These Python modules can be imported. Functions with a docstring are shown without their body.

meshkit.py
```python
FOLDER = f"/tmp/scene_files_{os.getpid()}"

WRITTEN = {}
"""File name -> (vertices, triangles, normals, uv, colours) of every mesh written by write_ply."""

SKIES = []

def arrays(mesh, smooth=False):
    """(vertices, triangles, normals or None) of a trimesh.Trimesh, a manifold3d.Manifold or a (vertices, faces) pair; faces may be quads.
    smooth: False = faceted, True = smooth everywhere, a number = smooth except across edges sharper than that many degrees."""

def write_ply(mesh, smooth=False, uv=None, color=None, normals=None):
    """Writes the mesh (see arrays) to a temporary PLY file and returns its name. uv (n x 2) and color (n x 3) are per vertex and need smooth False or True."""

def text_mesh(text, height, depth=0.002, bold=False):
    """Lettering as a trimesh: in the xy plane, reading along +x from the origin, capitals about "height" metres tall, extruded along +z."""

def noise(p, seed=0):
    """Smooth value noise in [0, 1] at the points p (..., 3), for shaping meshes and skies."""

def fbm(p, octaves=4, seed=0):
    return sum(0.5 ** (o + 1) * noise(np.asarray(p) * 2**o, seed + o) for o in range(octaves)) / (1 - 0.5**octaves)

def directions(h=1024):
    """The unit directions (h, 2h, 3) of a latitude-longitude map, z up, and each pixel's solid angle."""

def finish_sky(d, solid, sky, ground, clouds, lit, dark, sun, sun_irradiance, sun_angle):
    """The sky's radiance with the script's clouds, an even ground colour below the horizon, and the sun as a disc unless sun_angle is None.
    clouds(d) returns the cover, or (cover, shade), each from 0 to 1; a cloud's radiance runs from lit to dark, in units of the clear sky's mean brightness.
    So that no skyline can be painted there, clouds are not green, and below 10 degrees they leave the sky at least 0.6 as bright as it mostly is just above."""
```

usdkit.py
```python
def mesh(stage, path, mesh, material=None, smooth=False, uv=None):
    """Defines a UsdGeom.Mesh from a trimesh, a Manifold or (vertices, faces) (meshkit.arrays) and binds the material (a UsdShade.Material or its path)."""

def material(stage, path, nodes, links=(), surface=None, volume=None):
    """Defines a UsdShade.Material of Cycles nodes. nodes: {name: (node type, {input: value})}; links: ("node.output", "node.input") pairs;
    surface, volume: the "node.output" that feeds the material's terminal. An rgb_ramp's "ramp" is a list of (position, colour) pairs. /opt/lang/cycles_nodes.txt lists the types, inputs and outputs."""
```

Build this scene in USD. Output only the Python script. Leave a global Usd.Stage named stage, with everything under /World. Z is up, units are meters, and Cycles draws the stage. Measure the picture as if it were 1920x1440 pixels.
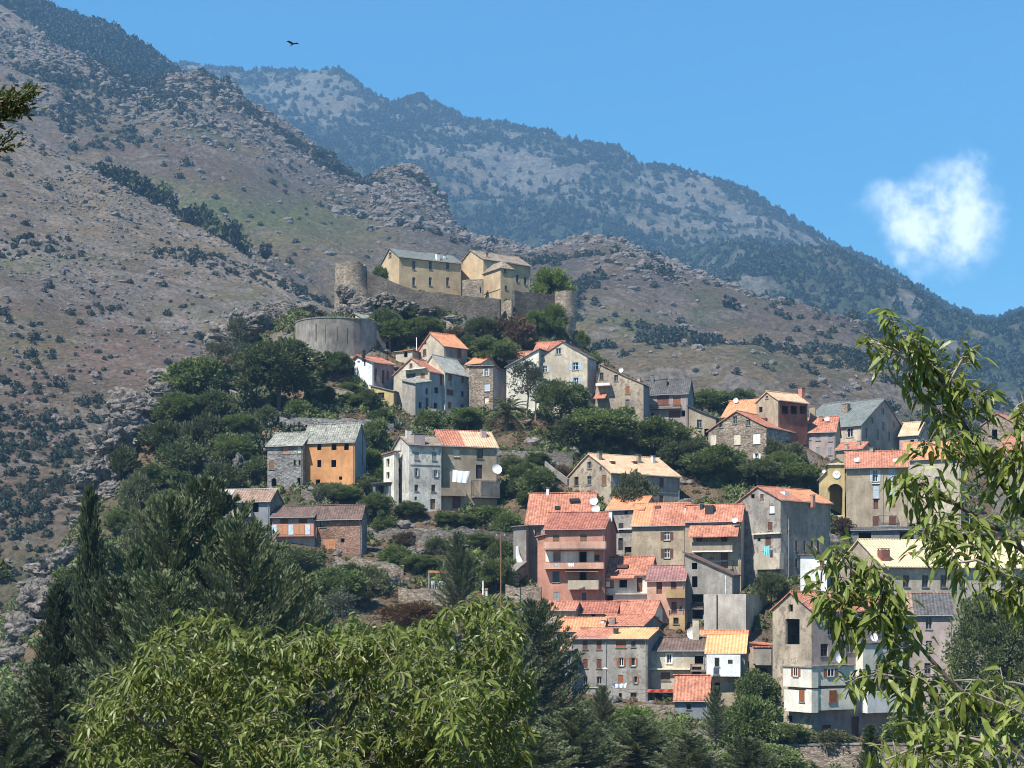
import math, random
import numpy as np
import trimesh, usdkit, meshkit
import shapely.geometry as sg
from shapely.ops import unary_union
from scipy.interpolate import LinearNDInterpolator, RegularGridInterpolator
from scipy.ndimage import gaussian_filter
from pxr import Usd, UsdGeom, UsdLux, UsdShade, Sdf, Gf, Vt

stage = Usd.Stage.CreateInMemory()
UsdGeom.SetStageUpAxis(stage, "Z")
UsdGeom.SetStageMetersPerUnit(stage, 1.0)
World = UsdGeom.Xform.Define(stage, "/World")
stage.SetDefaultPrim(World.GetPrim())

# ------------------------------------------------------------------ camera, sky, sun
F = 3045.0            # focal length in pixels of the 1920 px wide picture
HY = 1150.0           # row of the horizon
cam = UsdGeom.Camera.Define(stage, "/World/camera")
cam.AddRotateXOp().Set(90.0)
cam.CreateHorizontalApertureAttr(36.0)
cam.CreateVerticalApertureAttr(27.0)
cam.CreateFocalLengthAttr(F * 36 / 1920)
cam.CreateVerticalApertureOffsetAttr((HY - 720) * 36 / 1920)
cam.CreateClippingRangeAttr(Gf.Vec2f(0.5, 100000))
cam.CreateFStopAttr(0.0)
cam.CreateExposureAttr(1.02)

SUN = np.array([-0.39, -0.415, 0.0]); SUN[2] = 0.82
SUN /= np.linalg.norm(SUN)
SUN_EL, SUN_ROT = math.asin(SUN[2]), math.atan2(SUN[0], SUN[1])
sun = UsdLux.DistantLight.Define(stage, "/World/sun")
sun.CreateIntensityAttr(1.25)
sun.CreateAngleAttr(0.53)
sun.CreateNormalizeAttr(True)
sun.CreateColorAttr(Gf.Vec3f(1.0, 0.95, 0.87))
_m = Gf.Matrix4d().SetRotate(Gf.Rotation(Gf.Vec3d(0, 0, 1), Gf.Vec3d(*map(float, SUN))))
sun.AddTransformOp().Set(_m)

UsdGeom.Scope.Define(stage, "/World/Looks")
def mat(name, nodes, links, surface="p.BSDF", volume=None):
    return usdkit.material(stage, "/World/Looks/" + name, nodes, links, surface=surface, volume=volume)

def ray(u, v):
    return np.array([(u - 960) / F, 1.0, (HY - v) / F])
def P(u, v, d):
    return d * ray(u, v)

# one fair weather cloud low in the clear sky, mixed in from noise around its direction
_cd = ray(1768, 398); _cd /= np.linalg.norm(_cd)
mat("sky_look", {
    "sky": ("sky_texture", {"sky_type": "single_scattering", "sun_disc": False, "sun_elevation": SUN_EL, "sun_rotation": SUN_ROT,
                            "altitude": 900.0, "air_density": 1.15, "aerosol_density": 0.25, "ozone_density": 3.2}),
    "tc": ("texture_coordinate", {}),
    "hs": ("hsv", {"hue": 0.488, "saturation": 1.42, "value": 1.0, "fac": 1.0}),
    "warpn": ("noise_texture", {"scale": 22.0, "detail": 5.0, "roughness": 0.6}),
    "wsub": ("vector_math", {"math_type": "subtract", "vector2": (0.5, 0.5, 0.5)}),
    "wmul": ("vector_math", {"math_type": "scale", "scale": 0.062}),
    "wadd": ("vector_math", {"math_type": "add"}),
    "sub": ("vector_math", {"math_type": "subtract", "vector2": tuple(_cd)}),
    "scl": ("vector_math", {"math_type": "multiply", "vector2": (1.0, 1.0, 0.86)}),
    "len": ("vector_math", {"math_type": "length"}),
    "fall": ("map_range", {"range_type": "smoothstep", "from_min": 0.038, "from_max": 0.017, "to_min": 0.0, "to_max": 1.0, "clamp": True}),
    "n": ("noise_texture", {"scale": 38.0, "detail": 7.0, "roughness": 0.62}),
    "nr": ("map_range", {"from_min": 0.34, "from_max": 0.60, "to_min": 0.25, "to_max": 1.25, "clamp": True}),
    "mul": ("math", {"math_type": "multiply", "use_clamp": True}),
    "mul2": ("math", {"math_type": "multiply", "value2": 0.78, "use_clamp": True}),
    "mix": ("mix", {"mix_type": "mix", "color2": (11.5, 12.0, 12.4)}),
    "bg": ("background_shader", {"strength": 0.076}),
}, [("sky.color", "hs.color"), ("tc.generated", "warpn.vector"), ("warpn.color", "wsub.vector1"), ("wsub.vector", "wmul.vector1"),
    ("tc.generated", "wadd.vector1"), ("wmul.vector", "wadd.vector2"), ("wadd.vector", "sub.vector1"), ("sub.vector", "scl.vector1"),
    ("scl.vector", "len.vector1"), ("len.value", "fall.value"), ("tc.generated", "n.vector"), ("n.fac", "nr.value"),
    ("fall.result", "mul.value1"), ("nr.result", "mul.value2"), ("mul.value", "mul2.value1"), ("mul2.value", "mix.fac"),
    ("hs.color", "mix.color1"), ("mix.color", "bg.color")], surface="bg.background")
sky = UsdLux.DomeLight.Define(stage, "/World/sky")
UsdShade.MaterialBindingAPI.Apply(sky.GetPrim()).Bind(UsdShade.Material.Get(stage, "/World/Looks/sky_look"))
sky.GetPrim().SetCustomDataByKey("kind", "structure")
sky.GetPrim().SetCustomDataByKey("label", "clear blue summer sky with one small white cloud above the ridge")
sky.GetPrim().SetCustomDataByKey("category", "sky")

# ------------------------------------------------------------------ helpers
_taken = {}
def path_for(name, parent="/World"):
    k = parent + "/" + name
    n = _taken.get(k, -1) + 1
    _taken[k] = n
    return k if n == 0 else f"{k}_{n:03d}"
def tag(prim, label=None, category=None, group=None, kind=None):
    p = prim.GetPrim() if hasattr(prim, "GetPrim") else prim
    for k, x in (("label", label), ("category", category), ("group", group), ("kind", kind)):
        if x: p.SetCustomDataByKey(k, x)
    return p
def pth(parent):
    return "/World" if parent is None else (parent if isinstance(parent, str) else str(parent.GetPath()))
def obj(name, mesh, m, parent=None, smooth=False, label=None, category=None, group=None, kind=None):
    if isinstance(m, str): m = "/World/Looks/" + m
    p = usdkit.mesh(stage, path_for(name, pth(parent)), mesh, m, smooth=smooth)
    tag(p, label, category, group, kind)
    return p
def thing(name, label, category, loc=(0, 0, 0), rot=0.0, group=None, kind=None, scale=None):
    x = UsdGeom.Xform.Define(stage, path_for(name))
    x.AddTranslateOp().Set(Gf.Vec3d(*map(float, loc)))
    if rot: x.AddRotateZOp().Set(float(rot))
    if scale is not None: x.AddScaleOp().Set(Gf.Vec3f(*(map(float, scale) if np.ndim(scale) else [float(scale)] * 3)))
    return tag(x, label, category, group, kind)
def copy_of(name, proto, label, category, loc, rot=0.0, scale=1.0, group=None, kind=None):
    p = thing(name, label, category, loc, rot, group, kind, scale)
    p.GetReferences().AddInternalReference(proto)
    p.SetInstanceable(True)
    return p
def proto_class(name):
    stage.CreateClassPrim("/World/Library") if not stage.GetPrimAtPath("/World/Library") else None
    path = "/World/Library/" + name
    UsdGeom.Xform.Define(stage, path)
    return path
def join(parts):
    vs, fs, n = [], [], 0
    for p in parts:
        v, f = (np.asarray(p.vertices), np.asarray(p.faces)) if hasattr(p, "vertices") else (np.asarray(p[0], float), np.asarray(p[1], int))
        if f.shape[1] == 4: f = np.vstack([f[:, [0, 1, 2]], f[:, [0, 2, 3]]])
        vs.append(v); fs.append(f + n); n += len(v)
    return np.vstack(vs), np.vstack(fs)
def box(x0, y0, z0, x1, y1, z1):
    v = np.array([[x, y, z] for z in (z0, z1) for y in (y0, y1) for x in (x0, x1)], float)
    f = np.array([[0, 2, 3, 1], [4, 5, 7, 6], [0, 1, 5, 4], [2, 6, 7, 3], [0, 4, 6, 2], [1, 3, 7, 5]])
    return v, f
def tube(points, radii, sides=6):
    p = np.asarray(points, float)
    t = np.gradient(p, axis=0); t /= np.linalg.norm(t, axis=1, keepdims=True) + 1e-12
    a = np.cross(t, np.where(np.abs(t[:, 2:]) < 0.9, [0, 0, 1.0], [1.0, 0, 0])); a /= np.linalg.norm(a, axis=1, keepdims=True) + 1e-12
    b, ang = np.cross(t, a), np.arange(sides) * 2 * np.pi / sides
    r = np.broadcast_to(radii, (len(p),))
    v = p[:, None] + r[:, None, None] * (np.cos(ang)[None, :, None] * a[:, None] + np.sin(ang)[None, :, None] * b[:, None])
    i, j = np.meshgrid(np.arange(len(p) - 1), np.arange(sides), indexing="ij")
    q = np.stack([i * sides + j, i * sides + (j + 1) % sides, (i + 1) * sides + (j + 1) % sides, (i + 1) * sides + j], -1).reshape(-1, 4)
    f = np.vstack([q[:, [0, 1, 2]], q[:, [0, 2, 3]]])
    n = len(p) * sides
    v = np.vstack([v.reshape(-1, 3), p[:1], p[-1:]])
    caps = [[(k + 1) % sides, k, n] for k in range(sides)] + [[n - sides + k, n - sides + (k + 1) % sides, n + 1] for k in range(sides)]
    return v, np.vstack([f, caps])
def grid_faces(r, c):
    i, j = np.meshgrid(np.arange(r - 1), np.arange(c - 1), indexing="ij")
    a = (i * c + j).ravel()
    return np.stack([a, a + 1, a + c + 1, a + c], 1)
def set_primvar(m, name, arr):
    UsdGeom.PrimvarsAPI(m).CreatePrimvar(name, Sdf.ValueTypeNames.Color3fArray, "vertex").Set(Vt.Vec3fArray.FromNumpy(np.asarray(arr, np.float32)))
def fbm2(x, y, scale, octaves=5, seed=0):
    return meshkit.fbm(np.stack([x / scale, y / scale, np.full_like(x, 0.37 + seed)], -1), octaves, seed)
def ridged2(x, y, scale, octaves=5, seed=0, per=1.0):
    scale = scale * per
    out, amp, tot = 0, 1.0, 0
    for o in range(octaves):
        n = meshkit.noise(np.stack([x / scale * 2 ** o, y / scale * 2 ** o, np.full_like(x, 0.71 + o)], -1), seed + 17 * o)
        out = out + amp * (1 - np.abs(2 * n - 1)); tot += amp; amp *= 0.52
    return out / tot
def smoothstep(a, b, x):
    t = np.clip((x - a) / (b - a), 0, 1)
    return t * t * (3 - 2 * t)
# ------------------------------------------------------------------ mountains
def terrain_material(name, fine=0.5, speck=1.0, bump=0.6):
    mat(name, {
        "g": ("geometry", {}),
        "a": ("attribute", {"attribute": "cover"}),
        "n": ("noise_texture", {"scale": 0.9 * fine, "detail": 8.0, "roughness": 0.68}),
        "r": ("map_range", {"from_min": 0.32, "from_max": 0.68, "to_min": 0.48, "to_max": 1.5, "clamp": True}),
        "mul": ("mix", {"mix_type": "multiply", "fac": 1.0}),
        "n2": ("noise_texture", {"scale": 0.16 * fine, "detail": 6.0, "roughness": 0.6}),
        "tint": ("rgb_ramp", {"ramp": [(0.3, (0.82, 0.86, 0.78)), (0.5, (1, 1, 1)), (0.7, (1.16, 1.04, 0.95))]}),
        "mul2": ("mix", {"mix_type": "multiply", "fac": 1.0}),
        "vn": ("voronoi_texture", {"scale": 0.55 * fine, "detail": 2.0}),
        "vr": ("map_range", {"from_min": 0.16, "from_max": 0.24, "to_min": 0.75 * speck, "to_max": 0.0, "clamp": True}),
        "sp": ("mix", {"mix_type": "mix", "color2": (0.26, 0.235, 0.215)}),
        "b": ("bump", {"strength": bump, "distance": 1.2 / fine}),
        "p": ("principled_bsdf", {"roughness": 0.95, "specular_ior_level": 0.1}),
    }, [("g.position", "n.vector"), ("g.position", "n2.vector"), ("g.position", "vn.vector"), ("n.fac", "r.value"), ("n2.fac", "tint.fac"),
        ("a.color", "mul.color1"), ("r.result", "mul.color2"), ("mul.color", "mul2.color1"), ("tint.color", "mul2.color2"),
        ("vn.distance", "vr.value"), ("vr.result", "sp.fac"), ("mul2.color", "sp.color1"), ("sp.color", "p.base_color"),
        ("n.fac", "b.height"), ("b.normal", "p.normal")])
terrain_material("slope_near", 0.55, 0.8, 0.8)
terrain_material("slope_middle", 0.30, 0.55, 0.9)
terrain_material("slope_far", 0.10, 0.35, 1.0)

GRASS = np.array([0.130, 0.101, 0.062]); SCRUB = np.array([0.090, 0.066, 0.049]); MEADOW = np.array([0.088, 0.096, 0.042])
ROCK = np.array([0.165, 0.142, 0.126]); WOOD = np.array([0.030, 0.042, 0.022]); DARKROCK = np.array([0.075, 0.066, 0.062])

def blob(u, v, cu, cv, ru, rv, rot=0.0):
    c, s = math.cos(rot), math.sin(rot)
    a, b = (u - cu) * c + (v - cv) * s, -(u - cu) * s + (v - cv) * c
    return np.exp(-((a / ru) ** 2 + (b / rv) ** 2))

MOUNTAINS = {}
def mountain(name, label, sil, dR, base, cols, rows, prof, shape_fn, cover_fn, material, back=1.25, crest=20.0, u_range=(-260, 2180)):
    """A hillside as a height field: every column runs away from the viewer from its foot to its crest and down the far side."""
    u = np.linspace(*u_range, cols)
    su, sv = np.array(sil, float).T
    vT = np.interp(u, su, sv)
    dr = np.interp(u, *np.array(dR, float).T)
    db = np.interp(u, *np.array([(b[0], b[1]) for b in base], float).T)
    vB = np.interp(u, *np.array([(b[0], b[2]) for b in base], float).T)
    vS = np.convolve(np.pad(vT, 60, mode="edge"), np.hanning(121) / np.hanning(121).sum(), mode="valid")
    t = np.linspace(0, 1, rows)[:, None]
    nb = max(8, rows // 10)
    d = db + (dr - db) * t
    zB, zT = db * (HY - vB) / F, dr * (HY - vT) / F
    zS = dr * (HY - vS) / F                       # the broad slope; crags of the crest rise out of its top
    z = zB + (zS - zB) * t ** prof + (zT - zS) * t ** 9
    tb = np.linspace(0, 1, nb + 1)[1:, None]
    d = np.vstack([d, dr + dr * (back - 1) * tb])
    z = np.vstack([z, zT - (zT - zB) * 0.55 * tb ** 0.8])
    T = np.vstack([np.broadcast_to(t, (rows, cols)), 1 + np.broadcast_to(tb, (nb, cols))])
    x = d * (u - 960) / F
    V = HY - z * F / d
    U = np.broadcast_to(u, x.shape)
    z = z + shape_fn(x, d, U, V, T)
    cap = vT + 2 + 16 * (1 - np.clip(T, 0, 1)) ** 0.7 + 0
    z = np.minimum(z, d * (HY - cap) / F)          # nothing in front of a crest stands higher than the crest
    z = z + d / F * crest * (ridged2(x, d, 1, 5, 5, 0.020 * dr) - 0.58) * smoothstep(0.55, 0.97, T) * (T < 1.3)
    V = HY - z * F / d
    gy, gx = np.gradient(z, axis=0) / np.maximum(np.gradient(d, axis=0), 1e-3), np.gradient(z, axis=1) / np.gradient(x, axis=1)
    cover = cover_fn(x, d, U, V, T, np.hypot(gy, gx))
    m = obj(name, (np.stack([x, d, z], -1).reshape(-1, 3), grid_faces(rows + nb, cols)), material, smooth=True, label=label, category="hills", kind="structure")
    set_primvar(m, "cover", np.clip(cover, 0.01, 1).reshape(-1, 3))
    MOUNTAINS[name] = (x, d, z, U, V, T)
def mixc(c, col, w):
    return c + (np.asarray(col) - c) * np.clip(w, 0, 1)[..., None]

def near_shape(x, y, U, V, T):
    n = 46 * (fbm2(x, y, 240, 5, 3) - 0.5) + 5 * (ridged2(x, y, 22, 4, 6) - 0.55) + 15 * (ridged2(x, y, 95, 5, 9) - 0.55)
    crag = smoothstep(0.56, 0.72, fbm2(x, y, 120, 3, 21) + 0.22 * blob(U, V, 200, 400, 130, 60, 0.5) + 0.12 * blob(U, V, 330, 470, 140, 40, 0.5))
    crag *= 1 - 0.7 * blob(U, V, 150, 620, 300, 60)
    n += crag * 16 * (ridged2(x, y, 26, 5, 5) - 0.25)
    return n * smoothstep(0.0, 0.12, T) * (1 - 0.6 * smoothstep(0.6, 1.0, T))
def near_cover(x, y, U, V, T, slope):
    a = fbm2(x, y, 95, 5, 31); b = fbm2(x, y, 38, 5, 41); c = fbm2(x, y, 170, 4, 51)
    col = np.broadcast_to(GRASS, x.shape + (3,)).copy()
    col = mixc(col, SCRUB, smoothstep(0.42, 0.56, a) * 0.9)
    col = mixc(col, (0.124, 0.085, 0.066), blob(U, V, 150, 680, 330, 110) * smoothstep(0.35, 0.55, b))
    col = mixc(col, (0.112, 0.092, 0.082), blob(U, V, 260, 560, 300, 40, 0.2) * 0.9)
    col = mixc(col, MEADOW * [1.05, 0.95, 1.1], smoothstep(0.5, 0.62, fbm2(x, y, 130, 4, 57)) * 0.55)
    col = mixc(col, MEADOW, blob(U, V, 60, 490, 170, 30) * 0.7 + smoothstep(0.62, 0.75, c) * 0.4)
    col = mixc(col, ROCK, smoothstep(0.55, 1.15, slope) * 0.8 + smoothstep(0.60, 0.72, b) * 0.45)
    col = mixc(col, (0.065, 0.07, 0.035), blob(U, V, 60, 1080, 160, 60) * 0.7)
    return col
mountain("near_hillside", "dry scrubby hillside with boulders rising left behind the town rock",
         [(-260, 120), (0, 225), (60, 258), (130, 300), (190, 332), (300, 388), (400, 442), (480, 492), (560, 540), (620, 575), (700, 625), (800, 690), (1000, 800), (1400, 960), (2180, 1050)],
         [(-260, 1150), (0, 1050), (300, 980), (620, 850), (1000, 700), (2180, 640)],
         [(-260, 430, 1190), (0, 440, 1165), (400, 450, 1120), (1000, 470, 1120), (2180, 480, 1120)], 560, 420, 1.0, near_shape, near_cover, "slope_near")

def mid_shape(x, y, U, V, T):
    n = 110 * (fbm2(x, y, 520, 5, 13) - 0.5) + 14 * (ridged2(x, y, 60, 5, 26) - 0.55) + 48 * (ridged2(x, y, 260, 5, 19) - 0.55)
    crag = smoothstep(0.54, 0.70, fbm2(x, y, 210, 4, 23) + 0.35 * blob(U, V, 160, 120, 170, 60, 0.4) + 0.25 * blob(U, V, 360, 200, 110, 60, 0.4) + 0.4 * blob(U, V, 770, 370, 90, 60) + 0.15 * blob(U, V, 1120, 500, 200, 60)
                      - 0.3 * blob(U, V, 540, 400, 170, 40, 0.2))
    n += crag * 46 * (ridged2(x, y, 70, 5, 29) - 0.3)
    n *= 1 - 0.55 * blob(U, V, 560, 410, 220, 60)
    return n * smoothstep(0.0, 0.15, T) * (1 - 0.86 * smoothstep(0.6, 1.0, T))
def mid_cover(x, y, U, V, T, slope):
    a = fbm2(x, y, 170, 5, 61); b = fbm2(x, y, 70, 5, 71); c = fbm2(x, y, 300, 4, 81)
    col = np.broadcast_to(GRASS * 0.92, x.shape + (3,)).copy()
    col = mixc(col, SCRUB, smoothstep(0.42, 0.6, a) * 0.85)
    col = mixc(col, MEADOW, blob(U, V, 540, 405, 190, 45, 0.15) * 0.95 + blob(U, V, 1170, 610, 110, 28, 0.3) * 0.7 + smoothstep(0.6, 0.72, c) * 0.5 + blob(U, V, 190, 190, 120, 22, -0.1) * 0.9)
    col = mixc(col, ROCK * 0.9, smoothstep(0.62, 1.2, slope) * 0.85 + blob(U, V, 140, 110, 190, 55, 0.4) * 0.55)
    col = mixc(col, DARKROCK, blob(U, V, 1130, 500, 260, 55, 0.12) * smoothstep(0.34, 0.5, b) * 0.8 + blob(U, V, 800, 390, 90, 70) * 0.45 + blob(U, V, 1600, 620, 220, 40, 0.25) * 0.6)
    col = mixc(col, WOOD * 1.5, smoothstep(0.58, 0.68, b) * 0.5)
    return col
mountain("middle_mountain", "brown grassy mountainside with grey crags behind the citadel",
         [(-260, -80), (0, 12), (60, 50), (110, 85), (160, 108), (200, 125), (240, 150), (280, 165), (300, 150), (330, 142), (370, 138), (400, 150), (440, 168), (470, 195), (510, 215), (560, 250), (600, 282),
          (640, 312), (690, 342), (705, 322), (740, 311), (770, 312), (800, 330), (830, 370), (855, 425), (880, 442), (940, 447), (1000, 470), (1050, 456), (1090, 445), (1130, 447), (1170, 452), (1210, 476),
          (1260, 492), (1330, 522), (1400, 547), (1440, 560), (1480, 562), (1530, 580), (1600, 600), (1660, 625), (1720, 655), (1790, 700), (1850, 732), (1900, 765), (2180, 900)],
         [(-260, 2000), (0, 1900), (300, 1800), (700, 1750), (900, 1650), (1200, 1500), (1900, 1250), (2180, 1150)],
         [(-260, 560, 1150), (0, 600, 1120), (900, 620, 1080), (1400, 520, 1080), (2180, 520, 1080)], 800, 560, 1.06, mid_shape, mid_cover, "slope_middle")

def wood_shape(x, y, U, V, T):
    n = 130 * (fbm2(x, y, 700, 5, 33) - 0.5) + 60 * (ridged2(x, y, 300, 5, 39) - 0.55)
    return n * smoothstep(0.0, 0.15, T) * (1 - 0.86 * smoothstep(0.6, 1.0, T))
def wood_cover(x, y, U, V, T, slope):
    b = fbm2(x, y, 120, 5, 73)
    col = np.broadcast_to(WOOD * 1.15, x.shape + (3,)).copy()
    return mixc(col, ROCK, smoothstep(0.60, 0.7, b) * 0.6)
mountain("wooded_ridge", "dark wooded ridge at upper left behind the crags",
         [(-260, -190), (0, -60), (60, 0), (130, 36), (200, 55), (250, 84), (300, 116), (330, 142), (400, 210), (520, 330), (700, 480)],
         [(-260, 2900), (0, 2700), (400, 2400), (700, 2200)], [(-260, 1300, 700), (700, 1300, 800)], 300, 160, 0.9, wood_shape, wood_cover, "slope_far", u_range=(-260, 700))

def far_shape(x, y, U, V, T):
    n = 260 * (fbm2(x, y, 1150, 5, 43) - 0.5) + 190 * (ridged2(x, y, 620, 6, 49) - 0.55)
    n += 150 * (ridged2(x, y, 230, 6, 59) - 0.5)
    return n * smoothstep(0.0, 0.2, T) * (1 - 0.86 * smoothstep(0.6, 1.0, T))
def far_wood(x, y, U, V, T, slope):
    b = fbm2(x, y, 190, 5, 83); e = fbm2(x, y, 42, 4, 84)
    w = smoothstep(0.42, 0.56, b * 0.45 + e * 0.55 + 0.16 * blob(U, V, 660, 290, 130, 90) + 0.16 * blob(U, V, 1000, 420, 260, 50, 0.25) + 0.12 * blob(U, V, 1450, 480, 320, 40, 0.45) + 0.2 * blob(U, V, 1900, 680, 120, 80)
                   - 0.14 * blob(U, V, 640, 190, 90, 40) - 0.12 * blob(U, V, 1330, 400, 180, 45, 0.3) - 0.1 * blob(U, V, 1000, 330, 140, 50) - 0.08 * np.clip(slope - 0.9, 0, 1))
    return w
def far_cover(x, y, U, V, T, slope):
    col = np.broadcast_to(np.array([0.128, 0.124, 0.106]), x.shape + (3,)).copy()
    col = mixc(col, GRASS, smoothstep(0.5, 0.65, fbm2(x, y, 160, 4, 86)) * 0.5)
    return mixc(col, WOOD * 1.25, far_wood(x, y, U, V, T, slope) * 0.85)
mountain("far_mountain", "hazy blue mountain ridge with pines and pale rock under the sky",
         [(-260, 60), (100, 90), (330, 125), (400, 134), (480, 136), (560, 141), (600, 134), (630, 130), (650, 140), (690, 176), (740, 200), (790, 183), (810, 200), (880, 230), (940, 236), (980, 245), (1030, 255),
          (1050, 262), (1130, 281), (1160, 279), (1190, 310), (1250, 320), (1330, 340), (1420, 371), (1500, 420), (1560, 460), (1640, 500), (1700, 526), (1770, 578), (1840, 602), (1870, 606), (1900, 594), (1920, 588), (2000, 560), (2180, 590)],
         [(-260, 4700), (600, 4500), (1200, 4100), (1700, 3700), (1860, 3500), (2180, 3600)],
         [(-260, 2300, 900), (900, 2100, 850), (1500, 1700, 850), (2180, 1500, 900)], 900, 460, 1.22, far_shape, far_cover, "slope_far", crest=30.0)

# ------------------------------------------------------------------ the hill the town stands on
CONTROL = []
def ctl(u, v, d): CONTROL.append(tuple(P(u, v, d)))
for x in (-260, -120, -50, 0, 50, 120, 260):
    for y, z in ((-90, -2.0), (-20, -2.0), (4, -2.1), (14, -4.5), (40, -9), (80, -12), (130, -14.5), (165, -17)):
        CONTROL.append((x, y, z))
LEFT_EDGE = [(560, 600, 384), (520, 588, 376), (480, 596, 370), (430, 650, 362), (350, 700, 346), (300, 740, 336), (240, 800, 322), (195, 860, 310), (185, 930, 300), (140, 985, 286), (100, 1065, 270), (55, 1155, 255), (20, 1235, 240), (-30, 1310, 222)]
for u, v, d in LEFT_EDGE:
    ctl(u, v, d)
    x, y, z = P(u, v, d)
    CONTROL.append((x - 14, y + 10, z - 26)); CONTROL.append((x - 45, y + 30, min(z - 45, -8))); CONTROL.append((x - 120, y + 40, -20))
for c in [(500, 765, 332), (420, 805, 320), (470, 700, 346), (400, 760, 332), (330, 900, 303), (280, 860, 312), (450, 940, 287), (300, 1000, 277), (220, 1080, 262), (400, 1060, 266), (600, 1060, 264), (700, 1065, 263), (500, 1150, 246), (800, 1135, 250), (900, 1110, 254),
          (250, 1200, 240), (100, 1300, 222), (640, 600, 388), (700, 590, 386), (760, 600, 380), (830, 610, 378), (950, 600, 383), (1040, 620, 384), (1080, 645, 388), (1100, 680, 378), (1160, 740, 372), (1250, 765, 368), (1340, 785, 366), (1420, 790, 372), (1540, 790, 380), (1700, 810, 384), (1920, 830, 392), (2150, 880, 400),
          (760, 545, 398), (860, 560, 396), (940, 572, 396), (1030, 572, 396), (700, 640, 366), (800, 650, 364), (620, 690, 356), (600, 740, 344), (640, 770, 336), (700, 790, 328), (800, 790, 326), (950, 800, 322), (1040, 830, 314), (1150, 810, 330), (1260, 820, 330),
          (960, 860, 306), (1000, 900, 298), (1300, 890, 300), (1400, 890, 304), (1500, 900, 306), (720, 960, 283), (820, 970, 280), (940, 960, 284), (640, 920, 294), (560, 930, 290), (850, 1050, 264), (760, 1110, 252), (900, 1150, 244), (960, 1180, 240), (1000, 1150, 246),
          (1100, 1345, 212), (1250, 1345, 214), (1400, 1345, 214), (1400, 1150, 246), (1440, 1120, 250), (1430, 1000, 275), (1600, 1000, 288), (1750, 1010, 286), (1920, 1020, 290), (2150, 1060, 290), (1800, 1220, 236), (1950, 1230, 236), (2150, 1260, 238),
          (1500, 1395, 207), (1650, 1395, 207), (1800, 1395, 207), (2000, 1400, 207), (2200, 1410, 207), (1380, 1500, 196), (1500, 1510, 196), (1650, 1510, 196), (1800, 1510, 196), (2000, 1510, 196), (2200, 1510, 196), (1000, 1440, 200), (1200, 1420, 203), (1350, 1420, 203), (700, 1440, 196), (500, 1440, 196), (300, 1440, 196)]:
    ctl(*c)
for x in (-260, -200, -120, -60, 0, 60, 120, 180, 260):
    CONTROL.append((x, 470, -6 if x < 90 else 20)); CONTROL.append((x, 540, -12)); 
for x in (-260, -215): CONTROL += [(x, y, -22) for y in (180, 260, 340, 420)]
for x in (300,): CONTROL += [(x, 180, -20), (x, 260, 5), (x, 340, 40), (x, 420, 40)]
for u, v, d in [(640, 560, 415), (800, 560, 420), (1000, 590, 420), (1150, 720, 405), (1400, 800, 410), (1700, 830, 415), (1950, 850, 420)]: ctl(u, v, d)
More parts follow.
